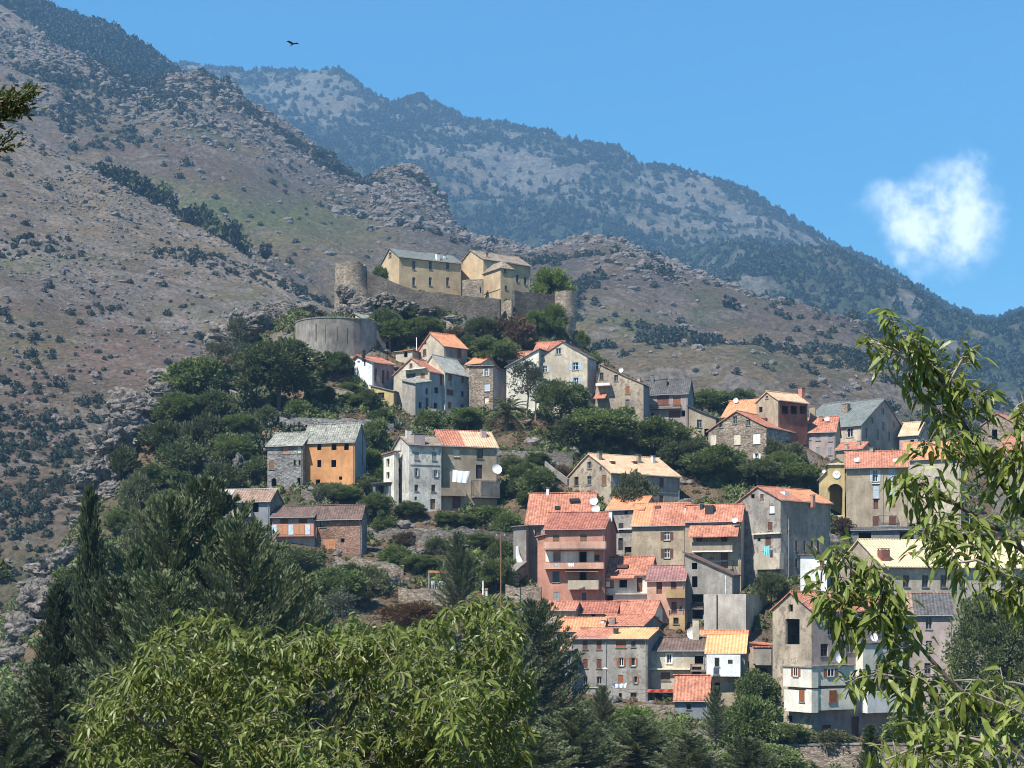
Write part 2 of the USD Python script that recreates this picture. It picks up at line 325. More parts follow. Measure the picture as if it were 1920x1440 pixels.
# ------------------------------------------------------------------ materials
mat("valley_ground", {"g": ("geometry", {}), "n": ("noise_texture", {"scale": 0.02, "detail": 8.0}), "r": ("rgb_ramp", {"ramp": [(0.35, (0.05, 0.055, 0.025)), (0.65, (0.15, 0.12, 0.07))]}),
    "p": ("principled_bsdf", {"roughness": 0.95})}, [("g.position", "n.vector"), ("n.fac", "r.fac"), ("r.color", "p.base_color")])
def stucco(name, col, dirt=0.5, peel=None, scale=1.0):
    """Old lime plaster: blotches, rain streaks, grain; peel: the colour that shows where it has come off."""
    col = np.array(col)
    nodes = {
        "g": ("geometry", {}), "oi": ("object_info", {}),
        "n1": ("noise_texture", {"scale": 0.45 * scale, "detail": 7.0, "roughness": 0.65}),
        "r1": ("rgb_ramp", {"ramp": [(0.30, tuple(col * (1 - 0.42 * dirt))), (0.5, tuple(col)), (0.68, tuple(np.minimum(col * (1 + 0.30 * dirt), 0.85)))]}),
        "mp": ("mapping", {"scale": (1.3, 1.3, 0.30)}),
        "n2": ("noise_texture", {"scale": 1.0, "detail": 5.0, "roughness": 0.6}),
        "r2": ("map_range", {"from_min": 0.38, "from_max": 0.62, "to_min": 1 - 0.34 * dirt, "to_max": 1.06, "clamp": True}),
        "n3": ("noise_texture", {"scale": 7.0, "detail": 4.0, "roughness": 0.7}),
        "r3": ("map_range", {"from_min": 0.3, "from_max": 0.7, "to_min": 0.82, "to_max": 1.14, "clamp": True}),
        "n5": ("noise_texture", {"scale": 0.16, "detail": 5.0, "roughness": 0.7}), "r5": ("map_range", {"from_min": 0.36, "from_max": 0.62, "to_min": 0.74, "to_max": 1.12, "clamp": True}), "m5": ("mix", {"mix_type": "multiply", "fac": 1.0}),
        "m1": ("mix", {"mix_type": "multiply", "fac": 1.0}), "m2": ("mix", {"mix_type": "multiply", "fac": 1.0}),
        "b": ("bump", {"strength": 0.5, "distance": 0.06}),
        "p": ("principled_bsdf", {"roughness": 0.92, "specular_ior_level": 0.15}),
    }
    links = [("g.position", "n1.vector"), ("g.position", "mp.vector"), ("mp.vector", "n2.vector"), ("g.position", "n3.vector"), ("n1.fac", "r1.fac"), ("n2.fac", "r2.value"), ("n3.fac", "r3.value"),
             ("g.position", "n5.vector"), ("n5.fac", "r5.value"), ("r1.color", "m5.color1"), ("r5.result", "m5.color2"), ("m5.color", "m1.color1"), ("r2.result", "m1.color2"), ("m1.color", "m2.color1"), ("r3.result", "m2.color2"), ("n3.fac", "b.height"), ("b.normal", "p.normal")]
    if peel is None:
        links.append(("m2.color", "p.base_color"))
    else:
        nodes |= {"n4": ("noise_texture", {"scale": 0.9, "detail": 8.0, "roughness": 0.7}), "r4": ("map_range", {"from_min": 0.52, "from_max": 0.56, "to_min": 0, "to_max": 0.8, "clamp": True}), "m3": ("mix", {"color2": tuple(peel)})}
        links += [("g.position", "n4.vector"), ("n4.fac", "r4.value"), ("r4.result", "m3.fac"), ("m2.color", "m3.color1"), ("m3.color", "p.base_color")]
    mat(name, nodes, links)
def masonry(name, col, scale=2.6, joint=(0.10, 0.085, 0.07), contrast=0.5):
    """Rubble stone too small to pick apart at this distance."""
    col = np.array(col)
    mat(name, {
        "g": ("geometry", {}), "mp": ("mapping", {"scale": (1.0, 1.0, 1.9)}),
        "v": ("voronoi_texture", {"scale": scale}), "ve": ("voronoi_texture", {"scale": scale, "feature": "distance_to_edge"}),
        "sep": ("separate_color", {}),
        "rc": ("rgb_ramp", {"ramp": [(0.0, tuple(col * (1 - contrast))), (0.5, tuple(col)), (1.0, tuple(col * (1 + contrast)))]}),
        "re": ("map_range", {"from_min": 0.0, "from_max": 0.09, "to_min": 0.75, "to_max": 0.0, "clamp": True}),
        "mx": ("mix", {"color2": joint}),
        "n": ("noise_texture", {"scale": 0.35, "detail": 6.0}), "rn": ("map_range", {"from_min": 0.3, "from_max": 0.7, "to_min": 0.68, "to_max": 1.25, "clamp": True}),
        "mu": ("mix", {"mix_type": "multiply", "fac": 1.0}),
        "b": ("bump", {"strength": 0.9, "distance": 0.10}),
        "p": ("principled_bsdf", {"roughness": 0.95, "specular_ior_level": 0.1}),
    }, [("g.position", "mp.vector"), ("mp.vector", "v.vector"), ("mp.vector", "ve.vector"), ("g.position", "n.vector"), ("v.color", "sep.color"), ("sep.r", "rc.fac"), ("ve.distance", "re.value"), ("re.result", "mx.fac"),
        ("rc.color", "mx.color1"), ("n.fac", "rn.value"), ("mx.color", "mu.color1"), ("rn.result", "mu.color2"), ("mu.color", "p.base_color"), ("ve.distance", "b.height"), ("b.normal", "p.normal")])
def tiles(base, col, vary=0.35, lichen=None):
    """Clay pantiles in rows down the slope, weathered; _x and _y: the way the rows stand side by side along the ridge."""
    col = np.array(col)
    dark = np.array(lichen if lichen is not None else col * 0.45 + 0.02)
    for ax in "xy":
        mat(base + "_" + ax, {
            "g": ("geometry", {}), "tc": ("texture_coordinate", {}),
            "n1": ("noise_texture", {"scale": 0.42, "detail": 7.0, "roughness": 0.7}),
            "r1": ("rgb_ramp", {"ramp": [(0.28, tuple(dark * 0.65 + col * 0.35)), (0.44, tuple(col * 0.92)), (0.58, tuple(np.minimum(col * (1 + 0.35 * vary) + 0.01, 0.8))), (0.75, tuple(col * 0.8))]}),
            "v": ("voronoi_texture", {"scale": 3.0}), "sep": ("separate_color", {}),
            "rv": ("map_range", {"from_min": 0, "from_max": 1, "to_min": 1 - 0.9 * vary, "to_max": 1 + 0.9 * vary}),
            "m": ("mix", {"mix_type": "multiply", "fac": 1.0}),
            "n3": ("noise_texture", {"scale": 1.3, "detail": 6.0, "roughness": 0.72}), "r3": ("map_range", {"from_min": 0.52, "from_max": 0.66, "to_min": 0, "to_max": 0.6, "clamp": True}),
            "m3": ("mix", {"color2": tuple(dark)}),
            "wn": ("noise_texture", {"scale": 1.2, "detail": 2.0}), "wo": ("vector_math", {"math_type": "multiply_add", "vector2": (0.10, 0.10, 0.10)}),
            "w": ("wave_texture", {"bands_direction": ax, "scale": 0.70, "distortion": 0.0}),
            "wr": ("map_range", {"from_min": 0.0, "from_max": 0.6, "to_min": 0.76, "to_max": 1.06, "clamp": True}),
            "m4": ("mix", {"mix_type": "multiply", "fac": 0.85}),
            "b": ("bump", {"strength": 0.9, "distance": 0.09}),
            "p": ("principled_bsdf", {"roughness": 0.88, "specular_ior_level": 0.2}),
        }, [("g.position", "n1.vector"), ("g.position", "v.vector"), ("g.position", "n3.vector"), ("n1.fac", "r1.fac"), ("v.color", "sep.color"), ("sep.r", "rv.value"), ("r1.color", "m.color1"), ("rv.result", "m.color2"),
            ("n3.fac", "r3.value"), ("r3.result", "m3.fac"), ("m.color", "m3.color1"), ("tc.object", "wn.vector"), ("wn.color", "wo.vector1"), ("tc.object", "wo.vector3"), ("wo.vector", "w.vector"), ("w.fac", "wr.value"),
            ("m3.color", "m4.color1"), ("wr.result", "m4.color2"), ("m4.color", "p.base_color"), ("w.fac", "b.height"), ("b.normal", "p.normal")])
def paint(name, col, rough=0.6, vary=0.12):
    col = np.array(col)
    mat(name, {"g": ("geometry", {}), "n": ("noise_texture", {"scale": 3.0, "detail": 5.0}), "r": ("rgb_ramp", {"ramp": [(0.3, tuple(col * (1 - 2 * vary))), (0.5, tuple(col)), (0.7, tuple(np.minimum(col * (1 + vary), 0.85)))]}),
               "p": ("principled_bsdf", {"roughness": rough, "specular_ior_level": 0.3})}, [("g.position", "n.vector"), ("n.fac", "r.fac"), ("r.color", "p.base_color")])

STONE_PEEL = (0.17, 0.14, 0.115)
stucco("w_tan", (0.40, 0.325, 0.235), 0.6, (0.27, 0.215, 0.16)); stucco("w_tan_peeling", (0.41, 0.335, 0.25), 0.5, STONE_PEEL)
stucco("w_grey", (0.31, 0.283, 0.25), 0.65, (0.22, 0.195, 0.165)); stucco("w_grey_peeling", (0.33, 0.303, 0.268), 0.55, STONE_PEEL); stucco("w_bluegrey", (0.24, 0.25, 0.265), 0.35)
stucco("w_cream", (0.49, 0.43, 0.335), 0.5, (0.33, 0.28, 0.215)); stucco("w_white", (0.68, 0.68, 0.66), 0.18); stucco("w_offwhite", (0.64, 0.60, 0.51), 0.3); stucco("w_dirtywhite", (0.58, 0.55, 0.49), 0.55, (0.30, 0.27, 0.24))
stucco("w_pink", (0.45, 0.225, 0.165), 0.35); stucco("w_palepink", (0.50, 0.30, 0.22), 0.35); stucco("w_mauve", (0.36, 0.29, 0.27), 0.4); stucco("w_brickred", (0.25, 0.105, 0.075), 0.4)
stucco("w_orange", (0.54, 0.265, 0.115), 0.35); stucco("w_yellow", (0.50, 0.385, 0.19), 0.3); stucco("w_ochre", (0.43, 0.30, 0.15), 0.35); stucco("w_citadel", (0.48, 0.36, 0.225), 0.22)
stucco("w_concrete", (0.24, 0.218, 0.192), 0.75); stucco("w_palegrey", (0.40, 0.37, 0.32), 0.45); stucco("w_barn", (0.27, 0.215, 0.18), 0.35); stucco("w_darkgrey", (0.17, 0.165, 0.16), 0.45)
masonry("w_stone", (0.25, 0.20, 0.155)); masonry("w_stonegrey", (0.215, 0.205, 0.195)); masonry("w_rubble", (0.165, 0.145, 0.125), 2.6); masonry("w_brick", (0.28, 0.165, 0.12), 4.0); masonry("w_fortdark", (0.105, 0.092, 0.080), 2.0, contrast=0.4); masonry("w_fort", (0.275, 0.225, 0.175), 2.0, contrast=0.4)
tiles("r_red", (0.395, 0.160, 0.102)); tiles("r_orange", (0.56, 0.235, 0.120), 0.22); tiles("r_pale", (0.60, 0.385, 0.245), 0.22, (0.36, 0.22, 0.14)); tiles("r_darkred", (0.29, 0.105, 0.070)); tiles("r_ochre", (0.60, 0.335, 0.155), 0.14)
tiles("r_brown", (0.13, 0.085, 0.07), 0.3); tiles("r_yellow", (0.62, 0.49, 0.30), 0.16, (0.5, 0.36, 0.18)); tiles("r_slate", (0.135, 0.15, 0.145), 0.25, (0.17, 0.17, 0.13)); tiles("r_lauze", (0.215, 0.212, 0.185), 0.5, (0.15, 0.15, 0.10)); tiles("r_darkslate", (0.085, 0.08, 0.08), 0.4); tiles("r_mauve", (0.26, 0.13, 0.12), 0.3)
tiles("r_paleslate", (0.36, 0.35, 0.31), 0.25); tiles("r_tan", (0.25, 0.165, 0.12), 0.3); tiles("r_stonebrown", (0.24, 0.19, 0.145), 0.35)
paint("t_white", (0.74, 0.74, 0.72)); paint("t_brown", (0.135, 0.055, 0.035)); paint("t_rust", (0.29, 0.10, 0.04)); paint("t_blue", (0.36, 0.47, 0.55)); paint("t_grey", (0.26, 0.26, 0.26)); paint("t_dark", (0.035, 0.032, 0.03)); paint("t_teal", (0.06, 0.10, 0.115))
paint("t_wood", (0.20, 0.11, 0.055)); paint("t_paleblue", (0.45, 0.52, 0.58)); paint("t_darkgreen", (0.05, 0.075, 0.06)); paint("t_iron", (0.05, 0.045, 0.045), 0.5); paint("t_red", (0.50, 0.07, 0.035)); paint("t_cyan", (0.22, 0.62, 0.62)); paint("t_shadowblue", (0.07, 0.085, 0.12)); paint("t_orange", (0.44, 0.205, 0.10)); paint("t_cream", (0.62, 0.55, 0.42))
mat("g_dark", {"p": ("principled_bsdf", {"base_color": (0.018, 0.020, 0.024), "roughness": 0.12, "specular_ior_level": 0.5})}, [])
mat("cloth_white", {"g": ("geometry", {}), "n": ("noise_texture", {"scale": 4.0}), "b": ("bump", {"strength": 0.4, "distance": 0.1}), "p": ("principled_bsdf", {"base_color": (0.78, 0.79, 0.82), "roughness": 0.9})}, [("g.position", "n.vector"), ("n.fac", "b.height"), ("b.normal", "p.normal")])
# ------------------------------------------------------------------ house builder
DV = np.array([(500, 400), (560, 395), (640, 372), (690, 345), (750, 332), (800, 320), (850, 308), (900, 297), (950, 285), (1045, 265), (1100, 254), (1180, 240), (1310, 218), (1345, 212), (1390, 207), (1440, 203)], float)
def dv(v): return float(np.interp(v, DV[:, 0], DV[:, 1]))
rng = np.random.default_rng(7)

def slab(p00, p10, p11, p01, thick, jit=0.055, cell=0.9, seed=0):
    """A roof slope with a little sag and unevenness: p00-p10 is the eave, p01-p11 the ridge."""
    p00, p10, p11, p01 = (np.asarray(p, float) for p in (p00, p10, p11, p01))
    n = int(np.clip(np.linalg.norm(p10 - p00) / cell, 2, 26)) + 1
    m = int(np.clip(np.linalg.norm(p01 - p00) / cell, 2, 14)) + 1
    a, b = np.meshgrid(np.linspace(0, 1, n), np.linspace(0, 1, m))
    a, b = a[..., None], b[..., None]
    top = (p00 * (1 - a) + p10 * a) * (1 - b) + (p01 * (1 - a) + p11 * a) * b
    r = np.random.default_rng(seed)
    nz = gaussian_filter(r.standard_normal((m, n)), 1.1); nz /= np.abs(nz).max() + 1e-6
    sag = 0.10 * np.sin(np.pi * a[..., 0]) * np.sin(np.pi * b[..., 0])
    top = top.copy(); top[..., 2] += jit * 1.6 * nz - sag * (jit > 0)
    bot = top.copy(); bot[..., 2] -= thick
    v = np.vstack([top.reshape(-1, 3), bot.reshape(-1, 3)])
    f = grid_faces(m, n); k = m * n
    fs = [f, f[:, ::-1] + k]
    edge = np.concatenate([np.arange(n), np.arange(1, m) * n + n - 1, (m - 1) * n + np.arange(n - 2, -1, -1), np.arange(m - 2, 0, -1) * n])
    nx = np.roll(edge, -1)
    fs.append(np.stack([edge, edge + k, nx + k, nx], 1))
    return v, np.vstack(fs)

ALL_HOUSES = []
class House:
    def __init__(s, name, label, fr, xc, ye, yb, th, xl=None, xr=None, d=None, wA=9.0, wB=9.0, cat="house", found=5.0, mA="w_tan", mB=None, kind=None):
        s.fr = fr; s.th = math.radians(th)
        s.u, vb, ve = s.px(xc), s.py(yb), s.py(ye)
        s.d = dv(vb) if d is None else d
        s.C = P(s.u, vb, s.d)
        s.zb = s.C[2]; s.ze = s.d * (HY - ve) / F - s.zb
        c, n = math.cos(s.th), math.sin(s.th)
        s.eB, s.eA = np.array([c, n, 0]), np.array([-n, c, 0])
        s.wA = wA if xl is None else s.along(s.eA, s.px(xl))
        s.wB = wB if xr is None else s.along(s.eB, s.px(xr))
        s.found, s.mA, s.mB = found, mA, mB or mA
        ALL_HOUSES.append(s)
        s.t = thing(name, label, cat, s.C, math.degrees(s.th), kind=kind)
        s.holes = {"A": [], "B": []}; s.planes = []; s.later = []
        CONTROL.append((s.C[0], s.C[1], s.C[2] + 0.3))
        for e, w in ((s.eA, s.wA), (s.eB, s.wB)):
            q = s.C + e * w; CONTROL.append((q[0], q[1], s.C[2] + 0.3))
    def px(s, x): return s.fr[0] + x / s.fr[2]
    def py(s, y): return s.fr[1] + y / s.fr[2]
    def along(s, e, u):
        k = (u - 960) / F
        return abs((k * s.C[1] - s.C[0]) / (e[0] - k * e[1]))
    def on(s, face, x, y, n=0.0):
        """Picture point -> (s, z) on the face plane, moved n metres outwards."""
        e, nn = (s.eA, -s.eB) if face == "A" else (s.eB, -s.eA)
        o = s.C + nn * n
        k = (s.px(x) - 960) / F
        t = (k * o[1] - o[0]) / (e[0] - k * e[1])
        return t, (o[1] + t * e[1]) * (HY - s.py(y)) / F - s.zb
    def fx(s, face, vf):
        """(s, n, z) mesh -> house space."""
        v, f = (vf.vertices, vf.faces) if hasattr(vf, "vertices") else vf
        v = np.asarray(v, float)
        return (np.stack([-v[:, 1], v[:, 0], v[:, 2]], 1), f) if face == "A" else (np.stack([v[:, 0], -v[:, 1], v[:, 2]], 1), f[:, ::-1])
    def part(s, name, face, vf, m, parent=None, label=None):
        return obj(name, s.fx(face, vf) if face else vf, m, parent or s.t, label=label)
    def midz(s, face, y, frac=0.5):
        e, w = (s.eA, s.wA) if face == "A" else (s.eB, s.wB)
        return (s.C[1] + e[1] * w * frac) * (HY - s.py(y)) / F - s.zb
    # ---- openings
    def win(s, face, *ws, n=None):
        """(kind, x0, y0, x1, y1[, colour]); kinds: w glass, f glass with a pale surround, o glass with open shutters, s closed shutters, d dark opening, D door, b blind niche. n: mounted on a bay that far out."""
        for w in ws:
            kind, x0, y0, x1, y1 = w[:5]; col = w[5] if len(w) > 5 else None
            xm = (x0 + x1) / 2
            s0, _ = s.on(face, x0, y0, n or 0); s1, _ = s.on(face, x1, y0, n or 0)
            _, z1 = s.on(face, xm, y0, n or 0); _, z0 = s.on(face, xm, y1, n or 0)
            s0, s1 = min(s0, s1), max(s0, s1)
            width = s.wA if face == "A" else s.wB
            if n is None:
                s0, s1 = max(s0, 0.36), min(s1, width - 0.36)
                if s1 - s0 < 0.15 or z1 - z0 < 0.15: continue
                s.holes[face].append(sg.box(s0, z0, s1, z1))
            s._window(face, kind, s0, s1, z0, z1, col, n)
    def _window(s, face, kind, s0, s1, z0, z1, col, n):
        back = -0.30 if n is None else n - 0.015
        o = 0.0 if n is None else n
        g = 0.004
        if kind == "d" and n is None: return
        if kind == "d": s.part("opening", face, box(s0, o - 0.01, z0, s1, o + 0.012, z1), "t_dark"); return
        if kind == "b": s.part("niche", face, box(s0 + g, -0.34, z0 + g, s1 - g, -0.16, z1 - g), col or s.mB); return
        if kind == "D":
            dd = s.part("door", face, box(s0 + g, back, z0 + g, s1 - g, back + 0.07, z1 - g), col or "t_brown")
            s.part("panel", face, join([box(s0 + 0.12, back + 0.071, z0 + 0.15, s1 - 0.12, back + 0.09, (z0 + z1) / 2 - 0.08), box(s0 + 0.12, back + 0.071, (z0 + z1) / 2 + 0.08, s1 - 0.12, back + 0.09, z1 - 0.15)]), col or "t_brown", dd)
            return
        fw = min(0.09, (s1 - s0) * 0.14)
        y0, y1 = (back + 0.05, back + 0.12) if n is None else (o + 0.012, o + 0.06)
        frame = [box(s0 + g, y0, z0 + g, s0 + fw, y1, z1 - g), box(s1 - fw, y0, z0 + g, s1 - g, y1, z1 - g), box(s0 + fw, y0, z1 - fw, s1 - fw, y1, z1 - g), box(s0 + fw, y0, z0 + g, s1 - fw, y1, z0 + fw)]
        sm = (s0 + s1) / 2
        if s1 - s0 > 0.6: frame.append(box(sm - 0.04, y0, z0 + fw, sm + 0.04, y1, z1 - fw))
        if z1 - z0 > 1.3:
            zc = z0 + (z1 - z0) * 0.62
            frame.append(box(s0 + fw, y0 + 0.01, zc - 0.025, sm - 0.04, y1 - 0.01, zc + 0.025)); frame.append(box(sm + 0.04, y0 + 0.01, zc - 0.025, s1 - fw, y1 - 0.01, zc + 0.025))
        wn = s.part("window", face, join(frame), "t_white" if kind in "of" else (col or "t_grey") if kind == "w" else (col or "t_brown"))
        s.part("pane", face, box(s0 + fw * 0.6, y0 - 0.03, z0 + fw * 0.6, s1 - fw * 0.6, y0 - 0.005, z1 - fw * 0.6), "g_dark", wn)
        s.part("sill", face, box(s0 - 0.12, o + 0.003 - (0.2 if n is None else 0.0), z0 - 0.12, s1 + 0.12, o + 0.11, z0 - 0.002), "t_cream" if kind == "f" else "w_concrete", wn)
        if kind == "f":
            q = 0.16
            s.part("surround", face, join([box(s0 - q, o + 0.003, z0, s0 - 0.002, o + 0.035, z1 + q), box(s1 + 0.002, o + 0.003, z0, s1 + q, o + 0.035, z1 + q), box(s0 - 0.002, o + 0.003, z1 + 0.002, s1 + 0.002, o + 0.035, z1 + q)]), "t_white", wn)
        if kind in "os":
            for a, b, side in ((s0, sm, -1), (sm, s1, 1)):
                if kind == "s": x0, x1, q0 = a + 0.015, b - 0.015, (o - 0.09 if n is None else o + 0.07)
                else: w = (b - a) * 0.96; x0, x1 = (a - w - 0.03, a - 0.03) if side < 0 else (b + 0.03, b + w + 0.03); q0 = o + 0.006
                h = z1 - z0
                sh = [box(x0, q0, z0 + 0.02, x0 + 0.07, q0 + 0.045, z1 - 0.02), box(x1 - 0.07, q0, z0 + 0.02, x1, q0 + 0.045, z1 - 0.02)]
                for zz in (z0 + 0.02, z0 + h * 0.5 - 0.04, z1 - 0.10): sh.append(box(x0 + 0.07, q0, zz, x1 - 0.07, q0 + 0.045, zz + 0.08))
                k = max(4, int(h / 0.13))
                for j in range(k):
                    zz = z0 + 0.1 + (h - 0.2) * j / k
                    sh.append(box(x0 + 0.07, q0 + 0.008 + 0.004 * (j % 2), zz, x1 - 0.07, q0 + 0.03 + 0.006 * (j % 2), zz + (h - 0.2) / k * 0.85))
                s.part("shutter", face, join(sh), col or "t_brown", wn)
    def arch(s, face, x0, y0, x1, y1):
        """A round-headed opening in the wall."""
        s0, _ = s.on(face, x0, y0); s1, _ = s.on(face, x1, y0); _, z1 = s.on(face, (x0 + x1) / 2, y0); _, z0 = s.on(face, (x0 + x1) / 2, y1)
        s0, s1 = sorted((s0, s1)); r = (s1 - s0) / 2
        s.holes[face].append(unary_union([sg.box(s0, z0, s1, z1 - r), sg.Point((s0 + s1) / 2, z1 - r).buffer(r, 16)]))
    # ---- things fixed on a face
    def ledge(s, face, x0, x1, y, depth=0.5, th=0.18, m="w_concrete", name="ledge"):
        a, z = s.on(face, x0, y); b, _ = s.on(face, x1, y); a, b = sorted((a, b))
        return s.part(name, face, box(a, 0.003, z - th, b, depth, z), m)
    def balcony(s, face, x0, x1, yr, yf, depth=1.1, m="w_concrete", rail="t_iron", solid=False, slab_m=None):
        """Floor line yf, top of its railing yr."""
        a, z = s.on(face, x0, yf, depth); b, _ = s.on(face, x1, yf, depth); a, b = sorted((a, b)); _, zr = s.on(face, x0, yr, depth)
        bl = s.part("balcony", face, box(a, 0.003, z - 0.2, b, depth, z), slab_m or m)
        if solid:
            s.part("parapet", face, join([box(a, depth - 0.12, z + 0.002, b, depth - 0.002, zr), box(a + 0.002, 0.003, z + 0.002, a + 0.12, depth - 0.122, zr), box(b - 0.12, 0.003, z + 0.002, b - 0.002, depth - 0.122, zr)]), m, bl)
        else:
            bars = [box(a, depth - 0.07, zr - 0.06, b, depth - 0.01, zr), box(a, depth - 0.06, z + 0.1, b, depth - 0.02, z + 0.14)]
            k = int((b - a) / 0.16)
            bars += [box(a + (b - a) * j / max(k, 1) - 0.012, depth - 0.052, z, a + (b - a) * j / max(k, 1) + 0.012, depth - 0.028, zr - 0.06) for j in range(k + 1)]
            for q in (a, b - 0.05): bars += [box(q, 0.003, zr - 0.06, q + 0.05, depth - 0.07, zr)] + [box(q + 0.012, depth * j / 7, z, q + 0.036, depth * j / 7 + 0.024, zr - 0.06) for j in range(7)]
            s.part("railing", face, join(bars), rail, bl)
        return bl
    def bay(s, face, x0, y0, x1, y1, depth, m, roof=None, name="bay"):
        a, z1 = s.on(face, x0, y0, depth); b, _ = s.on(face, x1, y0, depth); a, b = sorted((a, b)); _, z0 = s.on(face, x0, y1, depth)
        by = s.part(name, face, box(a, 0.003, z0, b, depth, z1), m)
        if roof and roof.startswith("r_"): roof += "_y" if face == "A" else "_x"
        if roof: s.part("cap", face, box(a - 0.12, 0.003, z1 + 0.002, b + 0.12, depth + 0.15, z1 + 0.16), roof, by)
        return by
    def lean(s, face, x0, y0, x1, y1, depth, m="r_red", name="awning_roof"):
        if m.startswith("r_"): m += "_y" if face == "A" else "_x"
        return s._lean(face, x0, y0, x1, y1, depth, m, name)
    def _lean(s, face, x0, y0, x1, y1, depth, m, name):
        """A little roof sloping out from the wall: y0 its top on the wall, y1 its lower edge."""
        a, zt = s.on(face, x0, y0); b, _ = s.on(face, x1, y0); a, b = sorted((a, b)); _, zl = s.on(face, x0, y1, depth)
        v, f = slab((a, depth, zl), (b, depth, zl), (b, 0.01, zt), (a, 0.01, zt), 0.12, 0.02, seed=int(abs(a * 100)))
        return s.part(name, face, (v, f), m)
    def pipe(s, face, x, y0, y1, r=0.06, m="t_grey", n=0.1, name="drainpipe"):
        a, z1 = s.on(face, x, y0); _, z0 = s.on(face, x, y1)
        s.part(name, face, tube([(a, n, z0), (a, n, (z0 + z1) / 2), (a, n, z1)], r, 6), m)
    def dish(s, face, x, y, r=0.42, n=0.5):
        a, z = s.on(face, x, y, n)
        th, ph = np.meshgrid(np.linspace(0, 1, 6), np.linspace(0, 2 * np.pi, 17))
        v = np.stack([r * th * np.cos(ph), 0.28 * r * th ** 2, r * th * np.sin(ph)], -1).reshape(-1, 3)
        # dish looks along +n (outwards), tipped up and turned left
        c, q = math.cos(0.35), math.sin(0.35)
        v = np.stack([v[:, 0], v[:, 1] * c - v[:, 2] * q, v[:, 1] * q + v[:, 2] * c], 1) + [a, n, z]
        dd = s.part("satellite_dish", face, (v, grid_faces(17, 6)), "t_white")
        s.part("arm", face, join([tube([(a, n, z - r * 0.9), (a, n + 0.3, z - r * 0.5), (a, n + 0.45, z + 0.06)], 0.025, 5), tube([(a, 0, z - r * 0.5), (a, n * 0.5, z - r * 0.4), (a, n, z)], 0.03, 5), box(a - 0.05, n + 0.42, z, a + 0.05, n + 0.52, z + 0.1)]), "t_grey", dd)
    # ---- the shell
    def finish(s, roof, rm="r_red", split=None, oe=0.35, og=0.25, ridge=True, floor=None, thick=0.16):
        kind = roof[0]; wA, wB, ze, z0, t = s.wA, s.wB, s.ze, -s.found, 0.35
        rise = 0.0
        if kind in ("gA", "gB"):
            zr = s.midz("A" if kind == "gA" else "B", roof[1], roof[2] if len(roof) > 2 else 0.5)
            fr_ = roof[2] if len(roof) > 2 else 0.5
        if kind == "shed":
            zL, zR = ze, ze
            if roof[1] is not None: zL = (s.C[1] + s.eA[1] * wA) * (HY - s.py(roof[1])) / F - s.zb
            if roof[2] is not None: zR = (s.C[1] + s.eB[1] * wB) * (HY - s.py(roof[2])) / F - s.zb
        if kind == "hip": zr = (s.C[1] + s.eA[1] * wA / 2 + s.eB[1] * wB / 2) * (HY - s.py(roof[1])) / F - s.zb
        def prof(w, top):
            return [(0, ze)] + top + [(w, ze)]
        if kind == "gA": pA, pB, pA2, pB2 = [(0, ze), (wA * fr_, zr), (wA, ze)], [(0, ze), (wB, ze)], None, [(0, ze), (wB, ze)]
        elif kind == "gB": pA, pB, pA2, pB2 = [(0, ze), (wA, ze)], [(0, ze), (wB * fr_, zr), (wB, ze)], [(0, ze), (wA, ze)], None
        elif kind == "shed": pA, pB, pA2, pB2 = [(0, ze), (wA, zL)], [(0, ze), (wB, zR)], [(0, zR), (wA, zL + zR - ze)], [(0, zL), (wB, zL + zR - ze)]
        else: pA, pB, pA2, pB2 = [(0, ze), (wA, ze)], [(0, ze), (wB, ze)], [(0, ze), (wA, ze)], [(0, ze), (wB, ze)]
        pA2 = pA2 or pA; pB2 = pB2 or pB
        def wall(profile, holes, x_lo, x_hi):
            w = profile[-1][0]
            poly = sg.Polygon([(profile[0][0], z0), (w, z0)] + profile[::-1])
            poly = poly.intersection(sg.box(x_lo, z0 - 1, w - x_hi, 1e3))
            hs = unary_union(holes) if holes else None
            if hs is not None: poly = poly.difference(hs)
            geo = [g for g in getattr(poly, "geoms", [poly]) if g.area > 0.02]
            out = []
            for g in geo:
                e = trimesh.creation.extrude_polygon(g, t, engine="earcut")
                v = np.array(e.vertices); out.append((np.stack([v[:, 0], v[:, 2] - t, v[:, 1]], 1), np.array(e.faces)))
            return join(out)
        s.part("wall", "A", wall(pA, s.holes["A"], 0, 0), s.mA)
        s.part("wall", "B", wall(pB, s.holes["B"], t, t), s.mB)
        v, f = s.fx("A", wall(pA2, [], 0, 0)); s.part("wall", None, (v + [wB - t, 0, 0], f), s.mB)
        v, f = s.fx("B", wall(pB2, [], t, t)); s.part("wall", None, (v + [0, wA - t, 0], f), s.mA)
        # dark inside: a floor plate that stops light coming from below
        ax = "_x" if kind == "gA" else "_y"
        if kind == "shed": ax = "_y" if abs(zR - ze) / wB > abs(zL - ze) / wA else "_x"
        sp = [(a_, b_, m_ + ax if m_.startswith("r_") else m_) for a_, b_, m_ in (split or [(0, 1, rm)])]
        seed = int(abs(s.C[0] * 13 + s.C[1] * 7)) % 9999
        L = 0.02
        roofs = []
